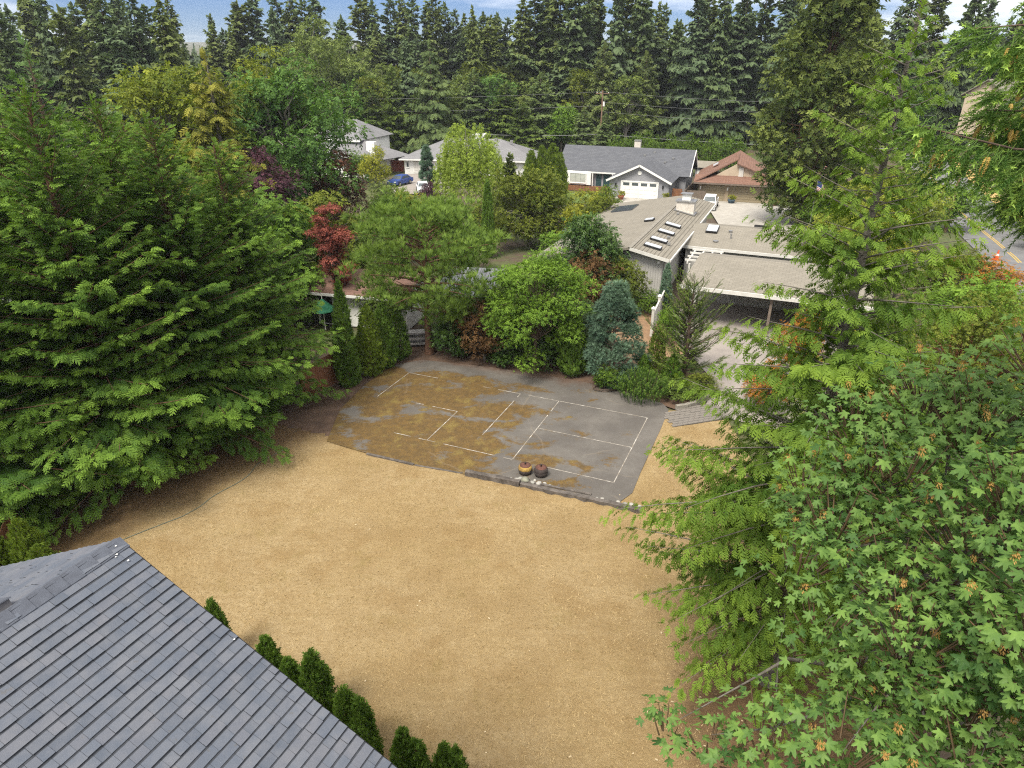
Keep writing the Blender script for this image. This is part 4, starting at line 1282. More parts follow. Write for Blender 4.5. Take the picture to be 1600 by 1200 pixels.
# far houses among the trees
def far_house(name, o, rz, w, d, h, rise, wallm, roofm, label, nwin=3):
    r_ = empty(name, (0, 0, 0), 0, label, 'house'); Fh = Frame(o, rz)
    MB().prism([Fh(0, 0, -2), Fh(w, 0, -2), Fh(w, 0, h), Fh(0, 0, h)], Fh.y * d).build('wall', wallm, r_)
    MB().prism([Fh(.05, 0, h), Fh(.05, d, h), Fh(.05, d / 2, h + rise)], Fh.x * (w - .1)).build('gable_wall', wallm, r_)
    roof_plane('roof', [Fh(-.5, -.6, h - .1), Fh(w + .5, -.6, h - .1), Fh(w + .5, d / 2, h + rise + .15), Fh(-.5, d / 2, h + rise + .15)], roofm, r_)
    roof_plane('roof', [Fh(-.5, d / 2, h + rise + .15), Fh(w + .5, d / 2, h + rise + .15), Fh(w + .5, d + .6, h - .1), Fh(-.5, d + .6, h - .1)], roofm, r_)
    for i in range(nwin):
        x = w * (i + .5) / nwin
        window(Fh, r_, x - .7, x + .7, h - 1.9, h - .7, -.02, 2)
    return r_


far_house('far_house', (9, 152, -1.0), -R(12), 8, 8, 5.2, 1.6, solid('clay_wall', (.36, .2, .13)), M_RF_TAUPE, 'far house with clay coloured wall left of the utility pole', 2)
far_house('far_house', (-32, 205, 9.5), R(5), 15, 9, 3, 2.2, M_DARK, solid('dark_roof', (.05, .045, .05)), 'far dark roofed house among the firs on the slope')
far_house('far_house', (-66, 190, 10.2), -R(10), 7, 7, 3.8, 2, M_WHITE, M_RF_GREY, 'tiny pale house showing above the yellowing maple', 2)
far_house('far_house', (84, 126, 5.0), R(28), 10, 7, 4.6, 2.4, M_BEIGE, M_RF_TAUPE, 'beige house on the rise behind the hanging spruce cones', 4)
far_house('far_house', (-62, 62, 1.0), -R(25), 9, 9, 5.5, 2.2, M_WHITE, mat_roof('tan_roofing', (.30, .25, .20), (.26, .21, .17), .3), 'white house with tan roof at the left edge behind the cypress hedge', 3)
far_house('far_house', (-42, 45, 0), -R(25), 12, 8, 3.2, 2.0, M_WHITE, M_RF_GREY, 'pale neighbouring house glimpsed through the cypress hedge at the left edge', 3)
far_house('far_house', (41, 101, -1.6), -R(18), 5, 8, 2.4, 1.4, M_BEIGE, M_RF_TILE, 'red roofed house behind the small flag', 2)
# ------------------------------------------------------------------ the near house: slate grey shingled gable
fh = empty('near_house', (0, 0, 0), 0, 'house with blue grey shingled gable roof filling the bottom left corner', 'house')
PK = np.array([-4.78, 6.65, 10.68]); TR, PP = R(25), R(26.5)
r_dn = np.array([math.cos(TR) * math.cos(PP), -math.sin(TR) * math.cos(PP), -math.sin(PP)])      # down the right slope
l_dn = np.array([-math.cos(TR) * math.cos(PP), math.sin(TR) * math.cos(PP), -math.sin(PP)])      # down the left slope
r_bk = -np.array([math.sin(TR), math.cos(TR), 0.])                                               # along the ridge, away from the gable end
r_n = np.cross(r_dn, r_bk); r_n = r_n if r_n[2] > 0 else -r_n
l_n = np.cross(l_dn, r_bk); l_n = l_n if l_n[2] > 0 else -l_n


def mat_shingle(per_island):
    m, nt, b = new_mat('slate_shingle_field' if per_island else 'slate_shingle')
    if per_island: rnd = N(nt, 'ShaderNodeNewGeometry').outputs['Random Per Island']
    else: rnd = N(nt, 'ShaderNodeObjectInfo').outputs['Random']
    cr = N(nt, 'ShaderNodeValToRGB'); e = cr.color_ramp.elements
    e[0].position, e[0].color = 0, (.066, .08, .108, 1); e[1].position, e[1].color = 1, (.095, .104, .13, 1)
    for p_, c_ in ((.25, (.076, .091, .122, 1)), (.5, (.084, .099, .13, 1)), (.72, (.092, .106, .136, 1)), (.86, (.094, .104, .132, 1))):
        k = e.new(p_); k.color = c_
    nt.links.new(rnd, cr.inputs[0])
    v = coord(nt, 'Object')
    gp = N(nt, 'ShaderNodeNewGeometry').outputs['Position']
    g1 = noise(nt, gp, 130, 2, .7, .3, .7); g2 = noise(nt, gp, 260, 1, .5, .66, .78); st = noise(nt, gp, 3.2, 6, .65, .35, .7); mo = noise(nt, gp, 9, 5, .7, .62, .72)
    col = mix_rgb(nt, math_n(nt, 'MULTIPLY', g1, .4), cr.outputs[0], (.07, .08, .10))
    col = mix_rgb(nt, math_n(nt, 'MULTIPLY', g2, .4), col, (.42, .42, .42))
    col = mix_rgb(nt, math_n(nt, 'MULTIPLY', st, .22), col, (.23, .22, .22))
    col = mix_rgb(nt, math_n(nt, 'MULTIPLY', mo, .35), col, (.09, .075, .05))
    nt.links.new(col, b.inputs['Base Color']); b.inputs['Roughness'].default_value = .85; b.inputs['Specular IOR Level'].default_value = .4
    bump(nt, b, g1, .5, .004)
    return m


M_SH, M_SHF = mat_shingle(False), mat_shingle(True)
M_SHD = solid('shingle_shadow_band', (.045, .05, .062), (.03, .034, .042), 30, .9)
M_DECK = solid('roof_underlay', (.025, .027, .03), (.018, .018, .02), 8, .95)
for dn, nr in ((r_dn, r_n), (l_dn, l_n)):
    MB().slab([PK - nr * .004, PK + r_bk * 7 - nr * .004, PK + r_bk * 7 + dn * 7 - nr * .004, PK + dn * 7 - nr * .004], .12).build('roof_deck', M_DECK, fh)
EXPO = .127
srg = random.Random(11)
f_c = np.array([0, math.cos(R(25.7)), -math.sin(R(25.7))]); u_c = np.array([0, math.sin(R(25.7)), math.cos(R(25.7))])


def shingle_geo(s0, s1, d0, dn, nr, thick):
    """one tab from s0 to s1 along the ridge, butt edge at d0 + EXPO, tapering up under the course above; returns centre and 8 local corners"""
    a0 = d0 - .03; a1 = d0 + EXPO
    j = srg.uniform(-.004, .004)
    q = []
    for d_, t_ in ((a0, .003), (d0 + .022, .003 + (thick - .003) * .3), (a1 + j, thick)):
        for s_ in (s0 + .0012, s1 - .0012):
            q.append((s_, d_, t_))
    base = [PK + r_bk * s_ + dn * d_ + nr * .002 for s_, d_, t_ in (q[0], q[1], q[4], q[5])]
    top = [PK + r_bk * s_ + dn * d_ + nr * (.002 + t_) for s_, d_, t_ in q]
    return np.array(base + top)


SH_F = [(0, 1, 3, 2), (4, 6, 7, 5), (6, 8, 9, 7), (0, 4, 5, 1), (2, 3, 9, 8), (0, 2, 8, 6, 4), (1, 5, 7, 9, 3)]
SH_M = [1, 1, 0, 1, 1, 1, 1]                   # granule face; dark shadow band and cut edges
near, rest = [], MB()


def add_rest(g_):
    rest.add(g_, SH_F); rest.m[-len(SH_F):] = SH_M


for course in range(54):
    s = -.04 - srg.uniform(0, .05); d0 = course * EXPO
    while s < 6.7:
        w = srg.choice([.11, .14, .17, .2, .24, .29]) * srg.uniform(.9, 1.1)
        s0 = max(s, -.035); th = srg.choice([.016, .018, .026, .028])
        g = shingle_geo(s0, s + w, d0, r_dn, r_n, th)
        c = g.mean(0); rel = c - np.array([0, 0, 16.]); wd = rel @ f_c
        if abs(rel[0] / wd) < .76 and abs(rel @ u_c / wd) < .58: near.append((wd, g))
        else: add_rest(g)
        s += w
near.sort(key=lambda q: q[0])
for i, (wd, g) in enumerate(near):
    if i < 300:
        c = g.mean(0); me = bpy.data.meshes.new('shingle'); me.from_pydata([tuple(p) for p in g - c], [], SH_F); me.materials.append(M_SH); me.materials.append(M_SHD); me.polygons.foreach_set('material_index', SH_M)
        link('shingle', me, fh, tuple(c))
    else: add_rest(g)
for course in range(54):
    s = -.04; d0 = course * EXPO
    while s < 6.7:
        w = srg.choice([.13, .2, .24, .28, .33]) * srg.uniform(.9, 1.1)
        add_rest(shingle_geo(max(s, -.035), s + w, d0, l_dn, l_n, srg.choice([.012, .02]))); s += w
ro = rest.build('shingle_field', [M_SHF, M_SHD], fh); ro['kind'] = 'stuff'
# ridge caps: bent pieces overlapping along the ridge, and the vent baffle further back
M_CAP = solid('ridge_cap', (.092, .103, .13), (.072, .08, .102), 9, .85, .5)
cap_n = 0
for i in range(36):
    s0 = i * .19 - .05
    t0, t1 = .014, .026
    vs = []
    for s_, t_ in ((s0, t1), (s0 + .25, t0)):
        p = PK + r_bk * s_
        for q in (l_dn * .15 + l_n * t_, UP * (t_ * 1.1 + .006), r_dn * .15 + r_n * t_): vs.append(p + q)
    lo_ = [v - UP * .012 for v in vs]
    MB().add(vs + lo_, [(0, 1, 4, 3), (1, 2, 5, 4), (6, 9, 10, 7), (7, 10, 11, 8), (0, 6, 7, 1), (1, 7, 8, 2), (3, 4, 10, 9), (4, 5, 11, 10), (0, 3, 9, 6), (2, 8, 11, 5)]).build('ridge_cap', M_CAP, fh)
vt = PK + r_bk * 1.42 + l_dn * .3 + l_n * .05
MB().box(vt, (.5, .3, .10), r_bk, l_dn, l_n).build('roof_vent', solid('vent_grey', (.10, .10, .11), (.07, .07, .08), 9, .7), fh)
MB().box(vt + l_n * .055, (.54, .34, .012), r_bk, l_dn, l_n).build('vent_cap', M_CAP, fh)
# rake trim and gable wall below
for dn, nr in ((r_dn, r_n), (l_dn, l_n)):
    MB().slab([PK - r_bk * .03 - nr * .01, PK - r_bk * .055 - nr * .01, PK - r_bk * .055 + dn * 7 - nr * .01, PK - r_bk * .03 + dn * 7 - nr * .01], .16).build('rake_trim', M_DECK, fh)
w0 = PK + r_bk * .4
MB().prism([w0 + r_dn * 6.4 - UP * .16, w0 - UP * .16, w0 + l_dn * 6.4 - UP * .16, np.array([*(w0 + l_dn * 6.4)[:2], -.3]), np.array([*(w0 + r_dn * 6.4)[:2], -.3])], r_bk * 6).build('wall', M_SIDING, fh)
# white bird droppings on the shingles
for s_, d_, sz in ((.06, .05, .013), (.13, .15, .014), (.16, .17, .010), (.10, .30, .014), (.02, 1.9, .012), (.3, 4.0, .009)):
    c = PK + r_bk * s_ + r_dn * d_ + r_n * .028
    MB().lathe([(sz, 0), (sz * .8, .003), (.001, .004)], 7, c).build('bird_dropping', M_WHITE, fh)

# ------------------------------------------------------------------ timber edging, stones and the two rusty floats
M_TIMB = solid('weathered_timber', (.16, .14, .125), (.07, .06, .053), 3.5, .9, .8)


def timber(p0, p1, w, h, z, label):
    p0 = np.array([*p0, z]); p1 = np.array([*p1, z]); ln = np.linalg.norm(p1 - p0); d = (p1 - p0) / ln; sd = np.cross(UP, d)
    k = max(4, int(ln / .25)); mb = MB(); vs = []; rg_ = random.Random(int(ln * 77))
    for i in range(k + 1):
        c = p0 + d * ln * i / k
        for a, b_ in ((-1, -1), (1, -1), (1, 1), (.6, 1.12), (-.6, 1.12), (-1, 1)):
            vs.append(c + sd * (a * w / 2 * rg_.uniform(.86, 1.08)) + UP * (h / 2 + b_ * h / 2 * rg_.uniform(.88, 1.05)))
    fs_ = [(i * 6 + j, i * 6 + (j + 1) % 6, (i + 1) * 6 + (j + 1) % 6, (i + 1) * 6 + j) for i in range(k) for j in range(6)]
    fs_ += [(0, 5, 4, 3, 2, 1), tuple(k * 6 + j for j in range(6))]
    o = mb.add(vs, fs_).build('edging_timber', M_TIMB)
    return tag(o, label, 'timber', 'timbers edging the court')


timber((-1.95, 24.5), (.32, 23.72), .24, .26, -.1, 'thick dark timber left of the rusty floats at the court edge')
timber((.36, 23.70), (5.05, 21.9), .22, .24, -.16, 'long dark timber edging right of the rusty floats')
timber((.6, 23.88), (3.2, 22.95), .12, .1, -.05, 'thin broken board lying along the long timber edging')
timber((-6.45, 26.12), (-4.25, 25.22), .12, .08, -.05, 'thin weathered timber flush with the mossy left end of the court')
timber((-4.2, 25.2), (-2.1, 24.55), .10, .05, -.05, 'sunken timber strip in the middle of the lawn and court edge')

M_STONE = [solid('stone_grey', (.34, .33, .30), (.22, .22, .20), 5, .9, .6), solid('stone_white', (.40, .385, .35), (.3, .285, .26), 5, .9, .5), solid('stone_green', (.27, .27, .21), (.18, .18, .14), 5, .9, .6)]


def stone(x, y, z, r_, sd_, m):
    rg_ = np.random.default_rng(sd_); n, k = 9, 6; vs = []
    for i in range(k + 1):
        a = math.pi * i / k
        for j in range(n):
            t = 2 * math.pi * j / n; q = 1 + rg_.normal(0, .12)
            vs.append((r_ * q * math.sin(a) * math.cos(t) * 1.2, r_ * q * math.sin(a) * math.sin(t), r_ * .62 * math.cos(a)))
    fs_ = [(i * n + j, (i + 1) * n + j, (i + 1) * n + (j + 1) % n, i * n + (j + 1) % n) for i in range(k) for j in range(n)]
    return MB().add(vs, fs_).build('stone', m, None, (x, y, z + r_ * .45), sd_ * 1.7, True)


stone_spec = [(.55, 23.95, .17, 2, 'largest grey green stone in front of the rusty floats'), (.2, 23.98, .12, 1, None), (-.05, 24.05, .09, 1, None), (.35, 24.1, .1, 0, None), (.85, 23.8, .1, 0, None),
              (1.1, 23.72, .12, 1, None), (1.35, 23.75, .08, 1, None), (1.55, 23.6, .07, 0, None), (-.25, 24.0, .07, 0, None), (.95, 23.98, .07, 1, None),
              (3.6, 22.65, .08, 1, 'single pale stone halfway along the right timber'), (4.2, 22.4, .1, 1, 'e'), (4.45, 22.3, .09, 0, 'e'), (4.7, 22.2, .12, 1, 'e'), (4.95, 22.08, .12, 1, 'e'), (3.4, 22.72, .06, 0, 'e')]
for i, (x, y, r_, mi, lb) in enumerate(stone_spec):
    o = stone(x, y, -.02, r_, i + 1, M_STONE[mi])
    if lb is None: tag(o, 'small pale stone heaped by the rusty floats', 'stone', 'stones heaped by the floats')
    elif lb == 'e': tag(o, 'small stone in the row at the right end of the timber', 'stone', 'stones at the timber end')
    else: tag(o, lb, 'stone')

M_RUST = solid('rusty_iron', (.15, .065, .045), (.085, .04, .032), 9, .85, .6)
M_YELL = solid('faded_yellow', (.42, .28, .07), (.22, .13, .04), 7, .8, .4)
M_DKIRON = solid('dark_iron', (.06, .045, .042), (.035, .028, .027), 8, .8, .5)


def float_drum(x, y, s, body, band, label):
    r_ = empty('rusty_float', (x, y, 0), 0, label, 'float', 'rusty floats by the court')
    MB().lathe([(.26 * s, 0), (.31 * s, .05 * s), (.335 * s, .16 * s), (.335 * s, .26 * s)], 26).build('drum', body, r_, smooth=True)
    MB().lathe([(.336 * s, .25 * s), (.34 * s, .27 * s), (.335 * s, .37 * s), (.30 * s, .43 * s), (.27 * s, .45 * s)], 26).build('band', band, r_, smooth=True)
    MB().lathe([(.27 * s, .44 * s), (.275 * s, .47 * s), (.15 * s, .50 * s), (.06 * s, .51 * s), (.001, .51 * s)], 26).build('lid', M_RUST, r_, smooth=True)
    MB().lathe([(.035 * s, .50 * s), (.035 * s, .58 * s), (.05 * s, .60 * s), (.03 * s, .64 * s), (.001, .65 * s)], 10).build('knob', M_DKIRON, r_, smooth=True)
    return r_


float_drum(.56, 24.55, .86, M_DKIRON, M_YELL, 'rusty drum float with a faded yellow band beside the stones')
float_drum(1.22, 24.38, .86, M_DKIRON, M_DKIRON, 'dark rusty drum float right of the yellow banded one')

# garden hose lying along the hedge
hp_ = [(-15.2, 19.2), (-14.1, 20.3), (-13.3, 20.9), (-12.7, 21.5), (-12.3, 22.2), (-12.0, 22.8), (-11.5, 23.6), (-11.15, 24.4), (-11.0, 25.2), (-10.6, 26.0), (-10.2, 26.6)]
tt = np.linspace(0, len(hp_) - 1, 60); hx = np.interp(tt, range(len(hp_)), [p[0] for p in hp_]); hy = np.interp(tt, range(len(hp_)), [p[1] for p in hp_])
hx += .06 * np.sin(tt * 2.1); hose = MB().tube(np.stack([hx, hy, lawn_z(hx, hy) + .02], 1), .014, 6).build('garden_hose', solid('hose_green', (.17, .20, .16), (.11, .13, .10), 6, .5), smooth=True)
tag(hose, 'thin grey green hose lying on the bare soil beside the cypress hedge', 'hose')
# stone kerb at the planting bed corner
M_KERB = solid('kerb_stone', (.30, .28, .24), (.2, .185, .16), 3, .9, .5)
kb = empty('bed_kerb', (0, 0, 0), 0, 'low curved stone kerb round the planting bed beside the pavers', 'kerb')
kp = [(8.2, 30.35), (8.8, 30.55), (9.4, 30.9), (9.9, 31.35), (10.35, 31.85), (10.65, 32.4), (10.9, 33.0)]
for i in range(6):
    a, c = np.array([*kp[i], 0]), np.array([*kp[i + 1], 0]); d = (c - a) / np.linalg.norm(c - a)
    MB().box((a + c) / 2 + UP * .07, (np.linalg.norm(c - a) * .97, .2, .28), d, np.cross(UP, d), UP).build('kerb_block', M_KERB, kb)
# pale seed litter flakes under the right hand trees
fl = empty('leaf_litter'); tag(fl, 'scattered pale dry leaf flakes on the bare soil under the redcedar', 'litter', kind='stuff')
mb = MB(); lr = random.Random(9)
for i in range(70):
    x, y = (lr.gauss(5.2, 1.6), lr.gauss(12.6, 1.8)) if i < 48 else (lr.uniform(-11, 6), lr.uniform(9, 24))
    if i < 48 and x > 8: continue
    a = lr.uniform(0, 6.28); s = lr.uniform(.018, .045)
    mb.box((x, y, float(lawn_z(x, y)) + .02), (s * 1.6, s, .006), (math.cos(a), math.sin(a), .1), (-math.sin(a), math.cos(a), .1), UP)
mb.build('flakes', solid('dry_flake', (.55, .45, .3), (.42, .33, .2), 9, .9), fl)
# pale lumber stacked behind the pine trunk, a twig ring by the shrubs
lm = solid('grey_lumber', (.42, .41, .40), (.3, .29, .28), 3, .85, .3)
lp = empty('lumber_stack', (0, 0, 0), 0, 'pale grey boards stacked behind the pine trunk', 'lumber')
lrr = random.Random(3)
for i in range(9):
    MB().box((-6.0 + lrr.uniform(-.3, .4) + (i % 3) * .05, 38.6 + (i % 3) * .25, .12 + (i // 3) * .34 + lrr.uniform(-.04, .04)), (3.6 + lrr.uniform(-.6, .6), .2, .10), (math.cos(.12 * lrr.uniform(-1, 1)), .1, lrr.uniform(-.05, .05)), (0, 1, 0), UP).build('board', lm, lp)
tw = MB()
for k in range(3):
    a = np.linspace(0, 2 * np.pi * .93, 26); tw.tube(np.stack([4.9 + (.55 + .05 * k) * np.cos(a + k), 32.6 + (.34 + .03 * k) * np.sin(a + k), .05 + .04 * k + .05 * np.sin(a * 3)], 1), .015, 5)
tag(tw.build('twig_ring', BARK), 'ring of dry twigs on the ground at the far edge of the court', 'twigs')
# ------------------------------------------------------------------ foliage colours
G_CYP = foliage('cypress_green', (0.04, 0.092, 0.015), (0.215, 0.345, 0.046), .28)
G_CYP2 = foliage('cypress_bluegreen', (0.04, 0.085, 0.028), (0.16, 0.26, 0.08), .28)
G_RED = foliage('redcedar_green', (0.055, 0.112, 0.016), (0.235, 0.345, 0.046), .32)
G_THU = foliage('arborvitae_green', (0.042, 0.09, 0.015), (0.18, 0.29, 0.045), .25)
G_THUY = foliage('arborvitae_bright', (0.054, 0.09, 0.012), (0.2125, 0.3, 0.0375), .28)
G_FIR = foliage('fir_dark', (0.062, 0.1, 0.045), (0.15, 0.2, 0.075), .25)
G_FIR2 = foliage('fir_bluegreen', (0.062, 0.1, 0.054), (0.14, 0.19, 0.085), .25)
G_FIR3 = foliage('fir_olive', (0.075, 0.105, 0.036), (0.175, 0.215, 0.06), .25)
G_DEO = foliage('deodar_green', (0.05, 0.085, 0.03), (0.19, 0.25, 0.085), .2)
G_MAP = foliage('bigleaf_green', (0.05, 0.115, 0.032), (0.225, 0.36, 0.078), .36, .5, .18, .9)
G_MAPL = foliage('maple_green', (0.065, 0.13, 0.018), (0.21, 0.34, 0.042), .34)
G_MAPD = foliage('maple_deep', (0.044, 0.105, 0.024), (0.17, 0.29, 0.06), .3)
G_MAPY = foliage('maple_yellowing', (0.075, 0.115, 0.015), (0.3, 0.33, 0.045), .34)
G_OLIVE = foliage('olive_shrub', (0.05, 0.078, 0.013), (0.22, 0.25, 0.034), .3)
G_YEL = foliage('golden_shrub', (0.108, 0.132, 0.012), (0.4125, 0.4125, 0.05), .34)
G_ORA = foliage('orange_shrub', (0.18, 0.084, 0.018), (0.6, 0.275, 0.05), .34)
G_BIRCH = foliage('birch_light', (0.14, 0.2, 0.028), (0.42, 0.53, 0.1), .42)
G_COTT = foliage('cottonwood_green', (0.07, 0.11, 0.026), (0.27, 0.33, 0.09), .34)
G_PINE = foliage('pine_needles', (0.066, 0.12, 0.022), (0.25, 0.37, 0.07), .25)
G_BSPR = foliage('blue_spruce', (0.05, 0.1, 0.07), (0.22, 0.33, 0.22), .2)
G_JUN = foliage('juniper_green', (0.034, 0.064, 0.016), (0.165, 0.225, 0.042), .22)
G_LAUR = foliage('laurel_green', (0.022, 0.058, 0.012), (0.12, 0.21, 0.034), .25, .4, .3)
G_BRONZE = foliage('bronze_shrub', (0.072, 0.042, 0.0216), (0.225, 0.125, 0.05), .25)
G_PLUM = foliage('plum_purple', (0.03, 0.014, 0.022), (0.15, 0.062, 0.09), .22)
G_COPPER = foliage('copper_red', (0.035, 0.02, 0.018), (0.21, 0.085, 0.05), .22)
G_JMAP = foliage('red_maple', (0.12, 0.034, 0.03), (0.4, 0.13, 0.095), .32)
G_GOLD = foliage('golden_cypress', (0.084, 0.102, 0.0144), (0.3625, 0.3375, 0.0562), .28)
G_SPR = foliage('spruce_needles', (0.055, 0.12, 0.028), (0.36, 0.52, 0.1), .2)
G_HEDGE = foliage('clipped_hedge', (0.036, 0.078, 0.012), (0.1812, 0.2812, 0.0375), .28)
G_BIGC = foliage('big_cedar', (0.042, 0.072, 0.018), (0.205, 0.245, 0.055), .2)
G_SEED = foliage('seed_cluster', (0.24, 0.13, 0.035), (0.48, 0.3, 0.1), .3)

HAZE = 0.0002
RG = np.random.default_rng


def zt(x, y): return float(tz(x, y)) - .1


# ------------------------------------------------------------------ tall cypress hedge on the left
cyp_prof = lambda s: np.minimum(1, .78 + s * 1.6) * (1 - s) ** .68
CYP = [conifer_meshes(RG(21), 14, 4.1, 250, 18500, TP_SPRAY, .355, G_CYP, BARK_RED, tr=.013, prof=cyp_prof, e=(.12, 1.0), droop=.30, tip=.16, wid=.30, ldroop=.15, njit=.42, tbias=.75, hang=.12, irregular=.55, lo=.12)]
hedge_spec = [(0, -12.5, 30.4, 12.8, .98, 'dense green cypress at the right end of the tall hedge beside the court'), (1, -13.4, 26.9, 14.0, 1.0, 'dense green cypress in the middle of the tall hedge facing the lawn'),
              (0, -15.6, 23.8, 15.2, 1.02, 'tallest bright green cypress of the hedge nearest the shingled roof'), (1, -18.6, 21.4, 12.5, .95, 'green cypress of the tall hedge at the left edge of the picture'),
              (1, -15.6, 27.6, 14.6, .95, 'cypress filling the heart of the tall hedge between its highest tops'), (0, -18.2, 25.2, 15.4, 1.0, 'broad cypress of the tall hedge left of its tallest top'),
              (1, -16.6, 31.0, 13.6, .95, 'cypress behind the middle of the tall hedge with its top showing'), (0, -20.5, 27.0, 15.6, 1.0, 'feathery cypress at the back of the tall hedge near the left edge')]
for i, (v, x, y, h, w, lb) in enumerate(hedge_spec):
    place('cypress_tree', CYP[0], (x, y, -.05), i * 2.13 + .4, (w * (1 if v else -1), w, h / 14), lb, 'tree', 'tall cypress hedge')
# lighter feathery conifer peeping over the hedge
M = conifer_meshes(RG(25), 16, 3.6, 150, 2800, TP_SPRAY, .65, G_CYP2, prof=lambda s: (1 - s) ** .8, e=(.2, .9), droop=.35, tip=.15, tbias=.7)
place('feathery_conifer', M, (-23.6, 37, 0), .5, (1, 1, 1.03), 'pale feathery conifer top rising over the left end of the hedge', 'tree')

# ------------------------------------------------------------------ redcedar on the right with long drooping boughs
rc_prof = lambda s: np.minimum(1, .50 + s * 2.6) * (1.02 - s) ** .88
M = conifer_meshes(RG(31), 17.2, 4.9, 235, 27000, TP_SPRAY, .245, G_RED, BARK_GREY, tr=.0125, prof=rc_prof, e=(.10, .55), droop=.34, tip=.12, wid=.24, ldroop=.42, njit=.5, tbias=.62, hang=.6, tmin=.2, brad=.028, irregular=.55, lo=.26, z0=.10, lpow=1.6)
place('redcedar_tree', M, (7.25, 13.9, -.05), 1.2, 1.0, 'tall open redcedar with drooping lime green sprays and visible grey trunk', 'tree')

place('redcedar_tree', M, (10.9, 18.6, -.05), 3.0, (.8, .8, .66), 'shorter redcedar behind the tall one, among the shrubs at the right', 'tree')

# ------------------------------------------------------------------ slim arborvitae
THU = [column_meshes(RG(41), 2.4, .40, G_THU, 2200, .18), column_meshes(RG(42), 2.4, .40, G_THU, 2200, .18)]
for i, (x, y, h, w, lb) in enumerate([(-8.46, 14.66, 2.3, .8, 'first small arborvitae sticking up behind the roof edge, farthest left'), (-6.5, 13.32, 2.3, .95, 'second small arborvitae along the roof edge, standing alone'),
                                      (-5.87, 12.99, 1.9, .8, 'shortest small arborvitae in the row along the roof edge'), (-5.1, 12.64, 2.5, 1.05, 'bushy small arborvitae in the middle of the roof edge row'),
                                      (-4.05, 11.62, 2.4, .9, 'left plant of the wide arborvitae pair below the middle of the roof edge'), (-3.65, 11.4, 2.3, .9, 'right plant of the wide arborvitae pair below the middle of the roof edge'),
                                      (-2.5, 10.6, 2.3, .85, 'left plant of the arborvitae pair at the roof corner'), (-2.2, 10.45, 2.1, .85, 'right plant of the arborvitae pair at the roof corner'),
                                      (-1.55, 10.45, 2.0, .75, 'left plant of the last arborvitae pair at the bottom edge of the lawn'), (-1.28, 10.35, 2.0, .75, 'right plant of the last arborvitae pair at the bottom edge of the lawn')]):
    place('arborvitae', THU[i % 2], (x, y, -.06), i * 1.3, (w, w, h / 2.4), lb, 'shrub', 'small arborvitae along the near house')
THY = [column_meshes(RG(44), 2.4, .6, G_THUY, 2000, .18, upw=1.9)]
for i, (x, y, h, lb) in enumerate([(-15.9, 17.9, 2.6, 'tallest golden green arborvitae at the left edge above the roof'), (-16.6, 17.6, 2.2, 'golden green arborvitae cut by the left edge'), (-15.2, 17.5, 1.9, 'lowest golden green arborvitae beside the roof ridge'), (-16.0, 16.6, 1.7, 'golden green arborvitae in front at the left edge')]):
    place('golden_arborvitae', THY[0], (x, y, -.05), i * 2.0, (1, 1, h / 2.4), lb, 'shrub', 'golden arborvitae at the left edge')
TALL = column_meshes(RG(46), 5.9, .62, G_THU, 3600, .22, prof=lambda s: np.minimum(1, (s + .08) * 5) ** .5 * (1 - s) ** .62 * 1.1)
place('slim_cypress', TALL, (-8.75, 33.2, -.05), 0, 1, 'tallest slim dark cypress at the left corner of the court', 'tree', 'slim cypresses along the back fence')
MID = [column_meshes(RG(47), 4.1, .74, G_THUY, 2900, .2), column_meshes(RG(48), 4.1, .74, G_THU, 2900, .2)]
for i, (x, y, h, v, w, lb) in enumerate([(-7.75, 34.5, 4.1, 0, 1, 'broad bright green column cypress second from the left corner of the court'), (-7.15, 35.6, 3.8, 1, .95, 'dark column cypress third from the left corner of the court'),
                                         (-6.55, 36.7, 3.1, 1, .85, 'shaded column cypress nearest the pine trunk')]):
    place('slim_cypress', MID[v], (x, y, -.05), i, (w, w, h / 4.1), lb, 'tree', 'slim cypresses along the back fence')

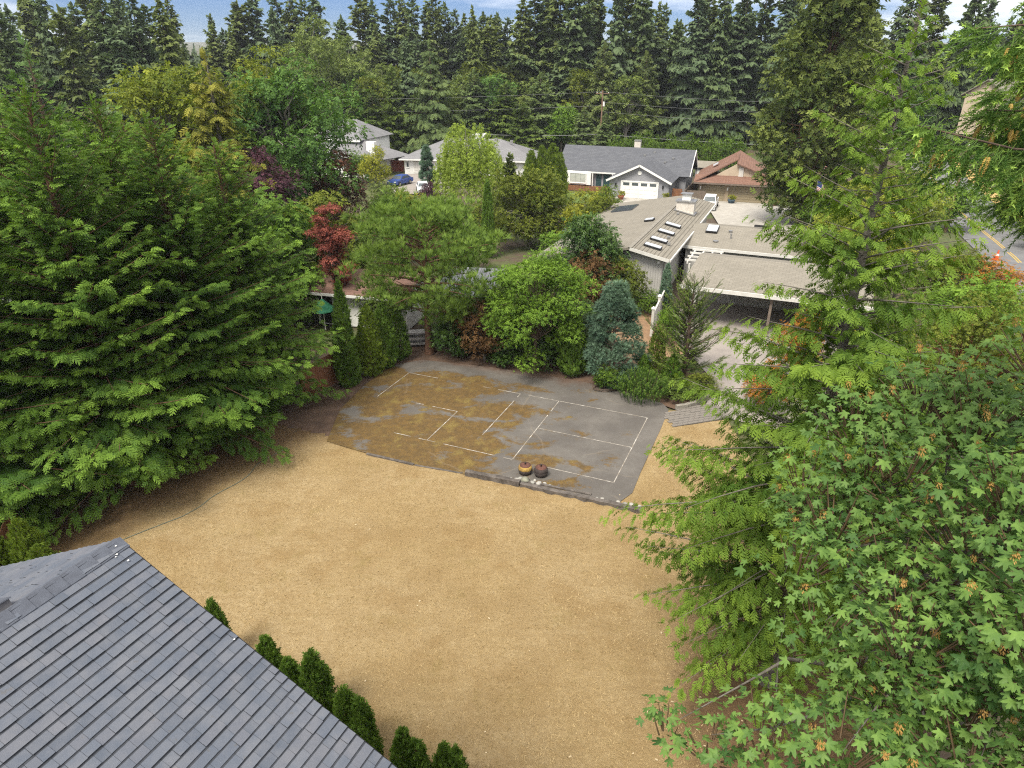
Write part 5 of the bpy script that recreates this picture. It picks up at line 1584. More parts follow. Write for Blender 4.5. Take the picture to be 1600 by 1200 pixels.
# ------------------------------------------------------------------ the pine at the court corner
def pine_meshes(rg, H, Rm):
    nb = 64
    s = (np.arange(nb) + rg.uniform(0, 1, nb)) / nb
    az = np.arange(nb) * 2.4 + rg.normal(0, .3, nb)
    prof = np.sin(np.clip(s * 1.05 + .22, 0, 1.35) * 2.2) ** .8
    Lb = Rm * prof * rg.uniform(.65, 1.08, nb)
    h = H * (.27 + .62 * s)
    d = np.stack([np.cos(az), np.sin(az), 0 * az], 1)
    el = .12 + .55 * s
    t = np.linspace(0, 1, 6)
    P = h[:, None, None] * UP + d[:, None, :] * (Lb[:, None] * t)[..., None]
    P[:, :, 2] += Lb[:, None] * (el[:, None] * t - .12 * t * t)
    br = tubes(P, (.055 * (1.1 - t))[None] * (.4 + Lb / Rm)[:, None], 5)
    ctr, rad = [], []
    for i in range(nb):
        for q in ((1.0, .34), (.78, .34), (.55, .26)):
            if q[0] < .6 and rg.uniform() < .5: continue
            for sgn in ((0,) if q[0] == 1.0 else (-1, 1)):
                off = sgn * Lb[i] * .28 * rg.uniform(.5, 1.2)
                p = h[i] * UP + d[i] * Lb[i] * q[0] + np.array([-d[i][1], d[i][0], 0]) * off
                p[2] += Lb[i] * (el[i] * q[0] - .12 * q[0] ** 2) + .15
                r_ = q[1] * Rm * rg.uniform(.42, .62); ctr.append(p); rad.append((r_, r_, r_ * .5))
    ctr, rad = np.array(ctr), np.array(rad)
    n = 6400
    c = rg.choice(len(ctr), n); dd = unit(rg.normal(0, 1, (n, 3)) + np.array([0, 0, .35])); f = rg.uniform(.1, 1, n) ** .5
    pos = ctr[c] + dd * rad[c] * f[:, None]
    ct = rg.uniform(-.22, .2, len(ctr))
    xd = dd * .5 + UP * .8 + rg.normal(0, .35, (n, 3))
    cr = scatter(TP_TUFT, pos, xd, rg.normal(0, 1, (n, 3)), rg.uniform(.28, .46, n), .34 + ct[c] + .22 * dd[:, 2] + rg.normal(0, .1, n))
    tm, _ = trunk_mesh('trunk', H * .9, .24, BARK_RED, rg, .02)
    return dict(trunk=tm, branches=np_mesh('branches', *br, BARK_RED), crown=np_mesh('crown', *cr[:2], G_PINE, cr[2]))


place('pine_tree', pine_meshes(RG(51), 8.6, 4.4), (-4.9, 37.6, -.05), .3, 1, 'spreading bright green pine with bare reddish trunk at the court corner', 'tree')

# ------------------------------------------------------------------ garden trees and shrubs round the court
BUSH = {}


def shrub(name, x, y, h, r_, mat, label, cat='shrub', nl=2600, sc=.2, seed=1, group=None, z=None, **kw):
    if not kw:                       # ordinary bushes share one mesh per kind of foliage, turned and stretched
        key = mat.name
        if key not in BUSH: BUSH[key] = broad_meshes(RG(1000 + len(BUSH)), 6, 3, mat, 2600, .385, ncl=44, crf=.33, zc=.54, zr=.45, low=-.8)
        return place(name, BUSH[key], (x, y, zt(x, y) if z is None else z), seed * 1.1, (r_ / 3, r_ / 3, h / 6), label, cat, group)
    m = broad_meshes(RG(seed), h, r_, mat, nl, sc, **{**dict(ncl=26, zc=.52, zr=.46, low=-.8), **kw})
    return place(name, m, (x, y, zt(x, y) if z is None else z), seed * 1.1, 1, label, cat, group)


shrub('green_maple', 1.25, 35.0, 7.2, 2.5, G_MAPL, 'round bright green maple at the middle of the far court edge', 'tree', 12500, .19, 61, ncl=80, crf=.27, zc=.56, zr=.43, flat=.5, low=-.8, bmat=BARK, spread=.3, up=1.3, tr=.018)
place('column_shrub', column_meshes(RG(62), 3.7, .8, G_THU, 2600, .25), (3.35, 34.6, -.05), 0, 1, 'dark rounded column shrub between the green maple and the blue spruce', 'shrub')
shrub('evergreen_shrub', 5.3, 47.0, 6.5, 3.0, G_LAUR, 'broad cone shaped evergreen against the grey wall of the low house', 'shrub', 5500, .3, 63, ncl=60, crf=.3, zc=.47, zr=.5, low=-.9, shape=lambda s: 1.25 * (1.05 - s) ** .7)
shrub('bronze_bush', 5.6, 44.9, 3.9, 1.7, G_BRONZE, 'brownish leaved bush in front of the cone shaped evergreen', 'shrub', 2000, .2, 64)
shrub('olive_bush', 7.9, 45.4, 3.4, 1.5, G_OLIVE, 'yellow green bush right of the cone shaped evergreen by the wall', 'shrub', 2400, .2, 65)


def clump_conifer(rg, H, Rm, mat, n=6000, sc=.2, tp=None, ncl=70, prof=None, crf=.26, upx=.5):
    prof = prof or (lambda s: (1.02 - s) ** .75)
    s = rg.uniform(.04, .97, ncl) ** .9; az = np.arange(ncl) * 2.4
    rr = Rm * prof(s) * rg.uniform(.72, 1.0, ncl)
    ctr = np.stack([rr * np.cos(az), rr * np.sin(az), s * H], 1)
    r_ = Rm * crf * (.55 + .6 * prof(s)) * rg.uniform(.8, 1.25, ncl)
    rad = np.stack([r_, r_, r_ * .62], 1)
    w = r_ ** 2 / (r_ ** 2).sum(); c = rg.choice(ncl, n, p=w)
    d = unit(rg.normal(0, 1, (n, 3)) + np.array([0, 0, .3])); f = rg.uniform(.1, 1, n) ** .45
    pos = ctr[c] + d * rad[c] * f[:, None]
    o = unit(ctr * np.array([1, 1, 0]) + 1e-6)
    xd = d * .8 + o[c] * .6 + UP * upx + rg.normal(0, .3, (n, 3))
    ct = rg.uniform(-.15, .15, ncl)
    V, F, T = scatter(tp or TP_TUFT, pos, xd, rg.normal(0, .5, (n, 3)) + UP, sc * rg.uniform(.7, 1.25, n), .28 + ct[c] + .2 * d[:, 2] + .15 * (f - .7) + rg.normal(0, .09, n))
    tm, base = trunk_mesh('trunk', H * .93, H * .018 + .03, BARK, rg, .01)
    P = np.stack([base[:1].repeat(ncl, 0) * 0 + np.stack([0 * s, 0 * s, s * H * .95], 1), ctr * np.array([.5, .5, 1]), ctr], 1)
    bv, bf = tubes(P, np.tile(np.array([.035, .025, .01]), (ncl, 1)), 4)
    return dict(trunk=tm, branches=np_mesh('branches', bv, bf, BARK), crown=np_mesh('crown', V, F, mat, T))


place('blue_spruce', clump_conifer(RG(66), 5.4, 1.95, G_BSPR, 6500, .21, T_tuft(9, .7, .07, 4), 85), (5.5, 34.3, -.05), .4, 1, 'bushy blue green spruce behind the far right court corner', 'tree')
# juniper with upswept twisted sprays
jm = conifer_meshes(RG(67), 5.5, 2.0, 60, 2800, T_brush(18, .045, .18, 6), .34, G_JUN, prof=lambda s: (1.05 - s) ** .6 * .95, e=(.45, 1.5), droop=.1, tip=.25, wid=.16, ldroop=.0, tbias=.55, irregular=.6, hang=-.25)
place('twisted_juniper', jm, (9.35, 33.9, -.05), 1.0, 1, 'irregular juniper with upswept spiky branches beside the paved drive', 'tree')
place('clipped_cypress', column_meshes(RG(68), 2.7, .45, G_THUY, 1700, .15, prof=lambda s: np.minimum(1, (s + .06) * 6) ** .5 * (1 - s ** 4) ** .6), (7.95, 34.6, -.05), 0, 1, 'small blunt column cypress between the blue spruce and the juniper', 'shrub')
place('cone_shrub', column_meshes(RG(69), 1.75, .62, G_CYP, 1700, .15, prof=lambda s: np.minimum(1, (s + .06) * 6) ** .5 * (1 - s) ** .75), (7.0, 33.2, -.05), 0, 1, 'dense green cone shrub left of the blunt column cypress', 'shrub')
place('cone_shrub', column_meshes(RG(70), 1.9, .7, G_CYP, 1700, .15, prof=lambda s: np.minimum(1, (s + .06) * 6) ** .5 * (1 - s) ** .75), (8.5, 33.0, -.05), 0, 1, 'dense green cone shrub right of the blunt column cypress', 'shrub')


def spiky_shrub(rg, H, Rm, mat, n=900):
    a = rg.uniform(0, 6.28, n); r_ = Rm * np.sqrt(rg.uniform(0, 1, n))
    z = H * (1 - (r_ / Rm) ** 2 * .55) * rg.uniform(.2, .95, n)
    pos = np.stack([r_ * np.cos(a), r_ * np.sin(a), z * .85], 1)
    xd = np.stack([np.cos(a) * .35 * r_ / Rm, np.sin(a) * .35 * r_ / Rm, np.ones(n)], 1) + rg.normal(0, .1, (n, 3))
    V, F, T = scatter(TP_BRUSH, pos, xd, rg.normal(0, 1, (n, 3)), np.stack([rg.uniform(.3, .5, n)] * 3, 1), rg.uniform(.05, .45, n))
    P = np.zeros((30, 3, 3)); a2 = np.arange(30) * 2.4; r2 = Rm * .8 * np.sqrt(np.arange(30) / 30)
    P[:, 1, 0] = r2 * np.cos(a2) * .6; P[:, 1, 1] = r2 * np.sin(a2) * .6; P[:, 1, 2] = H * .4
    P[:, 2, 0] = r2 * np.cos(a2); P[:, 2, 1] = r2 * np.sin(a2); P[:, 2, 2] = H * .75
    bv, bf = tubes(P, np.full((30, 3), .012), 4)
    return dict(stems=np_mesh('stems', bv, bf, BARK), crown=np_mesh('crown', V, F, mat, T))


place('upright_shrub', spiky_shrub(RG(71), 1.6, 1.25, G_THU, 800), (6.75, 31.75, -.05), 0, 1, 'dark needle leaved shrub of upright spikes at the far right court corner', 'shrub')
shrub('low_shrub', 5.2, 32.75, 1.25, .85, G_HEDGE, 'low yellow green shrub in front of the blue spruce', 'shrub', 2200, .12, 72, z=-.05)
shrub('low_shrub', 8.9, 31.8, .95, 1.1, G_JUN, 'low dark ground juniper by the stone kerb', 'shrub', 2400, .12, 73, z=-.05)
shrub('low_shrub', 10.0, 32.6, .85, .8, G_OLIVE, 'small sprawling shrub at the corner of the paved drive', 'shrub', 1500, .1, 74, z=-.05)
place('narrow_juniper', column_meshes(RG(75), 3.4, .48, G_BSPR, 2400, .18, prof=lambda s: np.minimum(1, (s + .1) * 4) ** .5 * (1 - s) ** .6), (10.5, 45.9 - .9, -.05), 0, 1, 'narrow blue green juniper against the corner of the low house', 'tree')
shrub('round_shrub', 9.2, 44.6, 1.5, 1.1, G_HEDGE, 'round green shrub below the grey wall inside the white fence', 'shrub', 1800, .14, 76, z=-.05)
shrub('fence_vine', 9.5, 39.0, 2.3, .8, G_MAPL, 'light green leafy shrub leaning on the white fence', 'shrub', 1800, .14, 77, z=-.05)
# dark shrubs under the pine and along the back
for i, (x, y, h, r_, m, lb) in enumerate([(-3.4, 37.4, 2.6, 1.5, G_LAUR, 'dark evergreen shrub just right of the pine trunk'), (-1.6, 36.8, 2.9, 1.7, G_BRONZE, 'dark brown leaved shrub under the pine boughs'),
                                          (-.2, 36.2, 2.0, 1.3, G_LAUR, 'low dark shrub left of the green maple trunk'), (2.4, 35.9, 2.0, 1.4, G_LAUR, 'low dark shrub right of the green maple trunk'),
                                          (-.6, 38.8, 4.0, 1.9, G_JUN, 'dark conifer bush behind the shrubs under the pine'), (4.6, 37.2, 3.0, 1.6, G_LAUR, 'dark shrub behind the blue spruce'), (2.6, 39.2, 3.6, 2.0, G_LAUR, 'tall dark shrub behind the green maple')]):
    shrub('dark_shrub', x, y, h, r_, m, lb, 'shrub', 2600, .2, 80 + i, z=-.05)
# ------------------------------------------------------------------ trees of the gardens in the middle distance
def tree(name, x, y, h, r_, mat, label, seed, nl=6000, sc=.34, cat='tree', group=None, **kw):
    return shrub(name, x, y, h, r_, mat, label, cat, nl, sc, seed, group, **{**dict(ncl=44, crf=.32, zc=.58, zr=.42, low=-.6), **kw})


tree('bushy_cypress', -14.9, 43, 7.4, 3.0, G_CYP, 'bushy green cypress left of the small red maple', 101, 4500, .5, tp=TP_SPRAY_S, low=-.9, zc=.5, zr=.5)
tree('bushy_cypress', -12.9, 47.5, 8.0, 2.8, G_OLIVE, 'olive green bushy tree above the small red maple', 102, 3800, .4, low=-.9, zc=.5, zr=.5)
tree('bushy_cypress', -17.5, 40, 8.2, 2.8, G_CYP, 'green cypress behind the right shoulder of the tall hedge', 103, 4200, .5, tp=TP_SPRAY_S, low=-.9, zc=.5, zr=.5)
tree('bushy_cypress', -9.3, 46.5, 5.5, 2.2, G_JUN, 'dark green bush between the small red maple and the pine', 104, 3000, .36, low=-.9, zc=.5, zr=.5)
tree('red_maple', -11.4, 42.6, 7.2, 1.1, G_JMAP, 'small crimson leaved maple left of the pine', 105, 2600, .24, ncl=26, crf=.42, flat=.5, zc=.62, zr=.4, bmat=BARK)
tree('plum_tree', -20.3, 55.5, 9.8, 3.2, G_PLUM, 'round purple leaved plum tree beside the big maple', 106, 5000, .3, tp=TP_LEAF5, zc=.64, zr=.36)
tree('copper_tree', -16.8, 66.5, 8.6, 2.3, G_COPPER, 'dark copper red tree in front of the two storey white house', 107, 4000, .33, low=-.95, zc=.52, zr=.48)
tree('big_maple', -28.4, 63, 16.0, 5.4, G_MAPY, 'large maple with yellowing top left of the golden cypress', 108, 7000, .54, ncl=80, crf=.26, low=-.8, spread=.4)
tree('big_maple', -21.6, 68, 16.0, 6.6, G_MAPD, 'large deep green maple right of the golden cypress', 109, 9000, .54, ncl=95, crf=.24, low=-.85, spread=.35)
tree('big_maple', -24.0, 71, 16.6, 4.2, G_MAPY, 'yellow topped maple crown behind the deep green maple', 110, 4200, .5, ncl=50, crf=.28)
gm = conifer_meshes(RG(111), 16.2, 3.6, 90, 2800, TP_SPRAY, .8, G_GOLD, BARK_GREY, prof=lambda s: (1.02 - s) ** .8, e=(.3, .8), droop=.55, tip=.1, tbias=.6, hang=.5, irregular=.5, z0=.25, wid=.2)
place('golden_conifer', gm, (-21.9, 54, zt(-22, 54)), 0, 1, 'slender golden yellow conifer with drooping sprays in front of the big maples', 'tree')


def weeping_meshes(rg, H, Rm, mat):
    n = 480
    a = rg.uniform(0, 6.28, n); rr = Rm * np.sqrt(rg.uniform(.02, 1, n)) * .95
    top = H * (1 - .42 * (rr / Rm) ** 2.0) * rg.uniform(.62, 1.04, n)
    ln = H * rg.uniform(.12, .42, n)
    k = 11; t = np.linspace(0, 1, k)
    P = np.zeros((n, k, 3))
    P[..., 0] = (rr * np.cos(a))[:, None] + (.35 * np.cos(a))[:, None] * t ** .5; P[..., 1] = (rr * np.sin(a))[:, None] + (.35 * np.sin(a))[:, None] * t ** .5
    P[..., 2] = top[:, None] + .25 * np.sin(t * 2.2) - ln[:, None] * t ** 1.4
    pos = P.reshape(-1, 3); pos = np.repeat(pos, 2, 0) + rg.normal(0, .12, (len(pos) * 2, 3)); m = len(pos)
    xd = rg.normal(0, .6, (m, 3)) - UP * .8
    ct = np.repeat(rg.uniform(-.2, .25, n), k * 2)
    V, F, T = scatter(TP_LEAF5, pos, xd, rg.normal(0, .6, (m, 3)) + UP * .5, rg.uniform(.2, .38, m), .4 + ct + rg.normal(0, .1, m))
    tm, base = trunk_mesh('trunk', H * .85, .16, solid('birch_bark', (.5, .48, .44), (.3, .28, .25), 4, .8), rg, .02)
    lv, lf = limbs(rg, base, P[::6, 0], .06)
    return dict(trunk=tm, branches=np_mesh('branches', lv, lf, BARK_GREY), crown=np_mesh('crown', V, F, mat, T))


place('weeping_birch', weeping_meshes(RG(112), 11.2, 3.9, G_BIRCH), (-4.9, 80, zt(0, 80)), 0, 1, 'tall light yellow green weeping birch in front of the low white house', 'tree')
tree('garden_maple', 1.7, 65, 7.4, 3.9, G_OLIVE, 'wide dense green tree with yellowish tips right of the birch', 113, 6500, .36, ncl=80, crf=.24, low=-.9, zc=.5, zr=.48)
place('dark_cypress', column_meshes(RG(114), 6.8, .5, G_THU, 2200, .3), (-2.1, 60, zt(0, 60)), 0, 1, 'thin dark column cypress between the birch and the dense green tree', 'tree')
ARB = column_meshes(RG(115), 7.4, 1.15, G_THUY, 2000, .5)
for i, (x, y, s, lb) in enumerate([(2.5, 93, .93, 'leftmost bright arborvitae of the clump before the blue grey house'), (3.9, 92.6, 1.0, 'second bright arborvitae of the clump before the blue grey house'), (5.3, 93.2, 1.04, 'tallest right hand arborvitae of the clump before the blue grey house'), (6.2, 92.2, .9, 'rightmost bright arborvitae of the clump before the blue grey house')]):
    place('tall_arborvitae', ARB, (x, y, zt(x, y)), i * 1.7, s, lb, 'tree', 'arborvitae clump before the blue grey house')
mid = [('golden_bush', 8.0, 73, 4.2, 2.2, G_YEL, 'yellowing bush below the porch of the blue grey house'), ('golden_bush', 5.9, 62, 4.0, 2.0, G_YEL, 'golden bush left of the taupe roof'),
       ('green_bush', 8.6, 66, 4.4, 2.2, G_OLIVE, 'olive bush beside the dark roof window'), ('green_bush', 10.8, 79, 4.2, 1.5, G_THUY, 'bright green bush in front of the white garage door house'),
       ('green_bush', -8.2, 41.0, 3.2, 1.4, G_JUN, 'dark bush in front of the outbuilding wall'), ('green_bush', -7.5, 58, 4.0, 2.4, G_MAPL, 'green bush behind the crown of the pine'), ('green_bush', -3.4, 54, 4.4, 2.2, G_HEDGE, 'green bush behind the right side of the pine'),
       ('golden_bush', -11.5, 78, 3.6, 2.4, G_YEL, 'yellow green bush in front of the parked blue car'), ('golden_bush', -8.2, 72, 3.4, 2.2, G_YEL, 'golden shrub left of the birch foot'),
       ('green_bush', -14.5, 80, 4.2, 2.4, G_COTT, 'pale grey green bush right of the copper tree'), ('golden_bush', -20.5, 106, 5.6, 2.3, G_YEL, 'bright yellow tree beside the blue car'),
       ('green_bush', -23.2, 110, 4.6, 2.4, G_HEDGE, 'green hedge bush below the white chimney'), ('plum_bush', -10.8, 92, 3.0, 1.3, G_PLUM, 'small dark purple shrub near the white car'),
       ('green_bush', -2.5, 70, 3.6, 2.4, G_OLIVE, 'olive shrub at the foot of the birch'), ('green_bush', 4.6, 56, 3.2, 2.2, G_MAPL, 'light green bush above the green maple'),
       ('green_bush', -13.2, 72, 3.8, 2.2, G_MAPL, 'green shrub below the copper tree'), ('golden_bush', 1.2, 97, 3.0, 1.6, G_YEL, 'golden shrub by the left end of the blue grey house'),
       ('green_bush', 33.6, 74.5, 3.2, 2.2, G_MAPL, 'bright green bush at the right side of the concrete driveway'), ('green_bush', 34.8, 80, 4.8, 2.4, G_HEDGE, 'green shrub in front of the tan garage'),
       ('green_bush', 36.5, 84, 3.4, 1.8, G_LAUR, 'dark shrub at the right end of the tan garage')]
for i, (n_, x, y, h, r_, m, lb) in enumerate(mid):
    shrub(n_, x, y, h, r_, m, lb, 'shrub', 2600, .3, 130 + i)
bs = clump_conifer(RG(150), 6.2, 1.3, G_BSPR, 2600, .42, T_tuft(10, .7, .07, 4), 50)
place('small_spruce', bs, (-12.4, 104, zt(0, 104)), 0, 1, 'small blue spruce in front of the white garage door', 'tree')
dk = conifer_meshes(RG(151), 7.0, 1.6, 60, 1500, TP_FAR, .5, G_FIR3, e=(.6, 1.4), droop=.1)
place('dark_pine', dk, (-.3, 88, zt(0, 88)), 0, 1, 'dark spiky pine top in front of the low white house roof', 'tree')
# hedge behind the blue grey house
for i in range(9):
    x, y = 17.5 + i * 2.3, 121.5 - i * .85
    shrub('tall_hedge', x, y, 5.6 + .3 * (i % 3), 1.9, G_HEDGE, 'clipped bright green hedge plant behind the charcoal roof', 'hedge', 1500, .42, 160 + i, 'hedge row behind the charcoal roof')

# ------------------------------------------------------------------ big dark cedar right of the tan house
bc = dict()
cc, cr_ = [], []
rgc = RG(171)
s_ = rgc.uniform(.05, .98, 130); az_ = np.arange(130) * 2.4
pr_ = np.minimum(1, .28 + 1.9 * s_) * (1.03 - s_) ** .45
rr_ = 6.3 * pr_ * rgc.uniform(.55, 1.0, 130)
ctr_ = np.stack([rr_ * np.cos(az_), rr_ * np.sin(az_), s_ * 24.5], 1); q_ = 1.5 * rgc.uniform(.7, 1.3, 130)
V, F, T = clump_leaves(rgc, ctr_, np.stack([q_, q_, q_ * .75], 1), 13500, TP_SPRAY_S, .72, njit=.6, up=.6, out=.6, droop=.1, lo=.27, spread=.4)
tm_, base_ = trunk_mesh('trunk', 23.5, .55, BARK_RED, rgc, .01)
lv_, lf_ = limbs(rgc, base_, ctr_, .12, start=(.1, .9), bend=-.1)
place('big_cedar', dict(trunk=tm_, branches=np_mesh('branches', lv_, lf_, BARK_RED), crown=np_mesh('crown', V, F, G_BIGC, T)), (32.9, 78, zt(30, 78)), 0, (1.1, 1.1, 1.02), 'huge dark cedar towering right of the tan house', 'tree')

# ------------------------------------------------------------------ trees to the right, between the low house and the street
right = [('yellowing_maple', 24.0, 49, 6.2, 2.8, G_MAPY, 'yellowing leafy tree behind the right end of the low house'), ('yellowing_maple', 33.0, 60, 7.4, 3.6, G_MAPY, 'yellow orange tree behind the redcedar trunk'),
         ('green_maple', 36.2, 66, 7.0, 3.4, G_OLIVE, 'olive green tree left of the street bend'), ('green_maple', 28.6, 42.5, 4.6, 2.6, G_OLIVE, 'olive tree right of the redcedar trunk'),
         ('green_maple', 24.5, 34, 5.8, 2.8, G_MAPL, 'light green tree below the street on the right'), ('madrone_tree', 19.4, 27, 7.4, 2.9, G_OLIVE, 'madrone with orange bark at the right side below the street'),
         ('orange_bush', 33.8, 47.5, 3.0, 2.2, G_ORA, 'rust orange bush beside the street'), ('orange_bush', 15.2, 33.4, 4.0, 1.2, G_ORA, 'orange leaved shrub behind the redcedar boughs in front of the carport'),
         ('orange_bush', 12.6, 30.2, 2.6, 1.0, G_ORA, 'small orange shrub beside the drive behind the redcedar'), ('green_maple', 18.6, 31.2, 4.2, 2.0, G_YEL, 'yellow green shrub in front of the carport'),
         ('green_maple', 30.6, 36.5, 3.8, 2.4, G_HEDGE, 'green tree at the right edge beside the street'), ('green_maple', 23.0, 24.5, 6.2, 2.8, G_OLIVE, 'olive green tree at the right edge above the big leafed maple'),
         ('green_maple', 14.4, 25.2, 4.4, 1.9, G_OLIVE, 'shrubby green tree hidden behind the redcedar'), ('laurel_bush', 17.0, 21.0, 5.6, 2.4, G_LAUR, 'dark laurel behind the big leafed maple'),
         ('laurel_bush', 27.4, 30.2, 3.4, 2.0, G_LAUR, 'dark laurel bush at the right edge below the street'), ('laurel_bush', 12.2, 18.5, 4.2, 1.9, G_JUN, 'dark bush at the foot of the redcedar'),
         ('green_maple', 29.0, 54, 5.2, 2.6, G_YEL, 'golden green tree between the carport roof and the street'), ('green_maple', 21.4, 41.0, 3.8, 1.6, G_HEDGE, 'green shrub at the right end of the carport'),
         ('verge_bush', 50.5, 63, 3.2, 2.6, G_THUY, 'bright green bush on the far street bank'), ('verge_bush', 54.5, 68, 3.8, 3.0, G_OLIVE, 'olive bush higher up the far street bank'), ('verge_bush', 47.0, 74, 4.8, 2.8, G_MAPL, 'green bush at the street bend'),
         ('verge_bush', 58, 75, 5, 3.2, G_MAPL, 'green tree behind the far street bank'), ('verge_bush', 41, 79, 5.5, 3.0, G_MAPY, 'yellowing tree beside the far street'), ('verge_bush', 49, 58.0, 2.0, 2.0, G_YEL, 'yellow grass tussock bush on the far street bank')]
for i, (n_, x, y, h, r_, m, lb) in enumerate(right):
    far_ = y > 40
    shrub(n_, x, y, h, r_, m, lb, 'tree' if h > 4.5 else 'shrub', 5200, .2, 180 + i, **(dict(ncl=44, crf=.3, bmat=BARK_MADRONE, zc=.56, zr=.44) if 'madrone' in n_ else {}))

# ------------------------------------------------------------------ conifers behind the houses
dd = conifer_meshes(RG(221), 20, 6.2, 95, 3600, TP_SPRAY, 1.15, G_DEO, prof=lambda s: (1.02 - s) ** .75, e=(.25, .7), droop=.45, tip=.0, hang=.5, tbias=.6, wid=.28, irregular=.45)
place('deodar_cedar', dd, (-14.6, 135, zt(0, 135)), 0, 1, 'pale green deodar cedar with drooping tiers behind the low white house', 'tree')
COTT = broad_meshes(RG(230), 20, 4.8, G_COTT, 5500, .7, ncl=55, crf=.33, zr=.46, low=-.9)
for i, (x, y, h, r_, lb) in enumerate([(-41, 155, 23.5, 5.2, 'tallest light green cottonwood left of centre'), (-33, 152, 20, 4.8, 'light green cottonwood above the two storey white house'), (-37, 148, 18.5, 4.0, 'lower cottonwood in front of the tallest one'), (-26.5, 150, 15.5, 3.6, 'small cottonwood left of the deodar cedar')]):
    place('cottonwood', COTT, (x, y, zt(x, y)), i * 2.0, (r_ / 4.8, r_ / 4.8, h / 20), lb, 'tree', 'cottonwoods behind the white house')

def fir_prof(i):
    a, b, c = [(.8, 9, .3), (.65, 13, .8), (1.0, 7, 1.7), (.55, 11, 2.2), (.75, 15, .1), (.5, 6, 1.0)][i]
    return lambda s: np.minimum(1, .5 + s * 1.6) * (1.02 - s) ** a * (.82 + .22 * np.sin(b * s + c))


FIR = []
for i, (fm, dr, hg, ir) in enumerate([(G_FIR, .5, .35, .5), (G_FIR2, .42, .25, .6), (G_FIR3, .55, .45, .5), (G_FIR, .35, .2, .75), (G_FIR2, .6, .5, .6), (G_FIR3, .45, .3, .7)]):
    FIR.append(conifer_meshes(RG(240 + i), 26, 5.2, (170, 120, 150, 110, 180, 130)[i], 5800, TP_FAR, .88, fm, BARK, tr=.012, prof=fir_prof(i), e=(.12, .8), droop=dr, tip=.12, hang=hg, tbias=.7, wid=.3, irregular=ir, lo=.26, z0=.08, njit=.6))
NEARFIR = [conifer_meshes(RG(250 + i), 15, 4.3, 130, 3000, TP_SPRAY_S, 1.1, fm, BARK, prof=lambda s: np.minimum(1, .7 + s) * (1.02 - s) ** .75, e=(.15, .9), droop=.35, tip=.1, hang=.25, tbias=.65, irregular=.4) for i, fm in enumerate((G_FIR3, G_JUN, G_DEO))]
for i, (v, x, y, h, w, lb) in enumerate([(1, -28, 135, 13.4, .8, 'dark brown green conifer behind the two storey white house'), (1, -22, 137, 15.8, .8, 'dark conifer just left of the deodar cedar'), (1, -25, 133, 12.2, .85, 'low dark conifer right of the white chimney'), (2, -7.1, 140, 15, 1.1, 'dark green conifer right of the deodar cedar'),
                                         (1, -1.2, 139, 13, 1.1, 'bushy dark conifer above the low white house roof'), (2, 5.4, 141, 14.5, 1.15, 'green conifer above the arborvitae clump'), (0, 17, 140, 19.5, 1.0, 'narrow olive spruce beside the utility pole'), (0, 25, 141, 18, 1.0, 'olive fir right of the utility pole'), (2, 13.2, 134, 9, .7, 'small conifer at the foot of the utility pole'), (1, 2, 133, 10, .9, 'dark low conifer behind the grey roof vents'), (2, 16.5, 128.5, 8.5, .62, 'small conifer hiding the lower half of the utility pole'), (1, -18.5, 139, 11, .9, 'dark conifer behind the deodar cedar foot')]):
    place('garden_conifer', NEARFIR[v], (x, y, zt(x, y)), i * 1.7, (w, w, h / 15), lb, 'tree', 'conifers behind the houses')
tree('light_birch', 21.6, 138, 15.5, 2.9, G_COTT, 'light green rounded tree right of the utility pole', 260, 1800, .7)
tree('light_birch', 9.5, 139, 9.5, 3.0, G_MAPL, 'light green tree left of the utility pole', 261, 1500, .7)

# the treeline: apex points (x at that depth, y depth, tip height above the datum)
sky_firs = [(-103, 152, 27), (-98, 158, 28.6), (-93, 150, 29), (-88, 156, 25), (-92, 142, 24), (-81, 150, 28), (-78, 154, 29), (-75, 148, 27.5), (-66, 150, 26.5), (-70.5, 160, 22), (-57, 172, 27.5), (-60, 170, 26), (-63, 190, 22),
            (-55, 182, 28), (-51, 180, 29), (-48, 178, 27), (-46, 183, 28), (-36, 185, 28), (-33, 184, 27.5), (-29, 186, 28), (-26, 185, 29), (-23, 182, 28), (-20.5, 186, 26.5), (-18.5, 182, 28), (-16, 186, 27), (-13.5, 184, 25.5),
            (-11.5, 188, 24.5), (-9, 186, 23.8), (-7, 188, 25), (-5, 186, 24), (-3.5, 190, 25), (-1, 188, 24), (2.2, 155, 26.5), (4.6, 156, 27.5), (7.2, 160, 29.5), (9.6, 154, 28.2), (12, 150, 29), (14.6, 152, 28.5), (16.4, 156, 28.6),
            (18, 158, 26.4), (20.5, 150, 28.5), (22, 154, 29.5), (25.4, 152, 29.2), (27, 158, 28), (31, 164, 25.6), (33.2, 168, 25.5), (36.5, 152, 28.4), (39.5, 156, 26.8), (41, 150, 29), (45.6, 152, 29), (47.4, 158, 28.2), (50, 154, 28.8),
            (53.5, 150, 29.5), (56, 156, 30), (59, 152, 30), (63, 150, 29), (68, 150, 30), (72, 160, 30), (77, 150, 29), (83, 152, 30), (88, 148, 30), (94, 154, 29), (100, 150, 29), (106, 156, 30)]
frr = random.Random(5)


def fir_words(q):
    for lim, where in ((-.30, 'at the left, behind the big maples'), (-.17, 'behind the cottonwoods'), (.02, 'above the two white houses'), (.16, 'above the charcoal roofed house'), (.30, 'above the red brown roof'), (9, 'right of the huge cedar')):
        if q < lim: return 'tall dark fir in the far treeline ' + where, 'tree', 'far firs ' + where


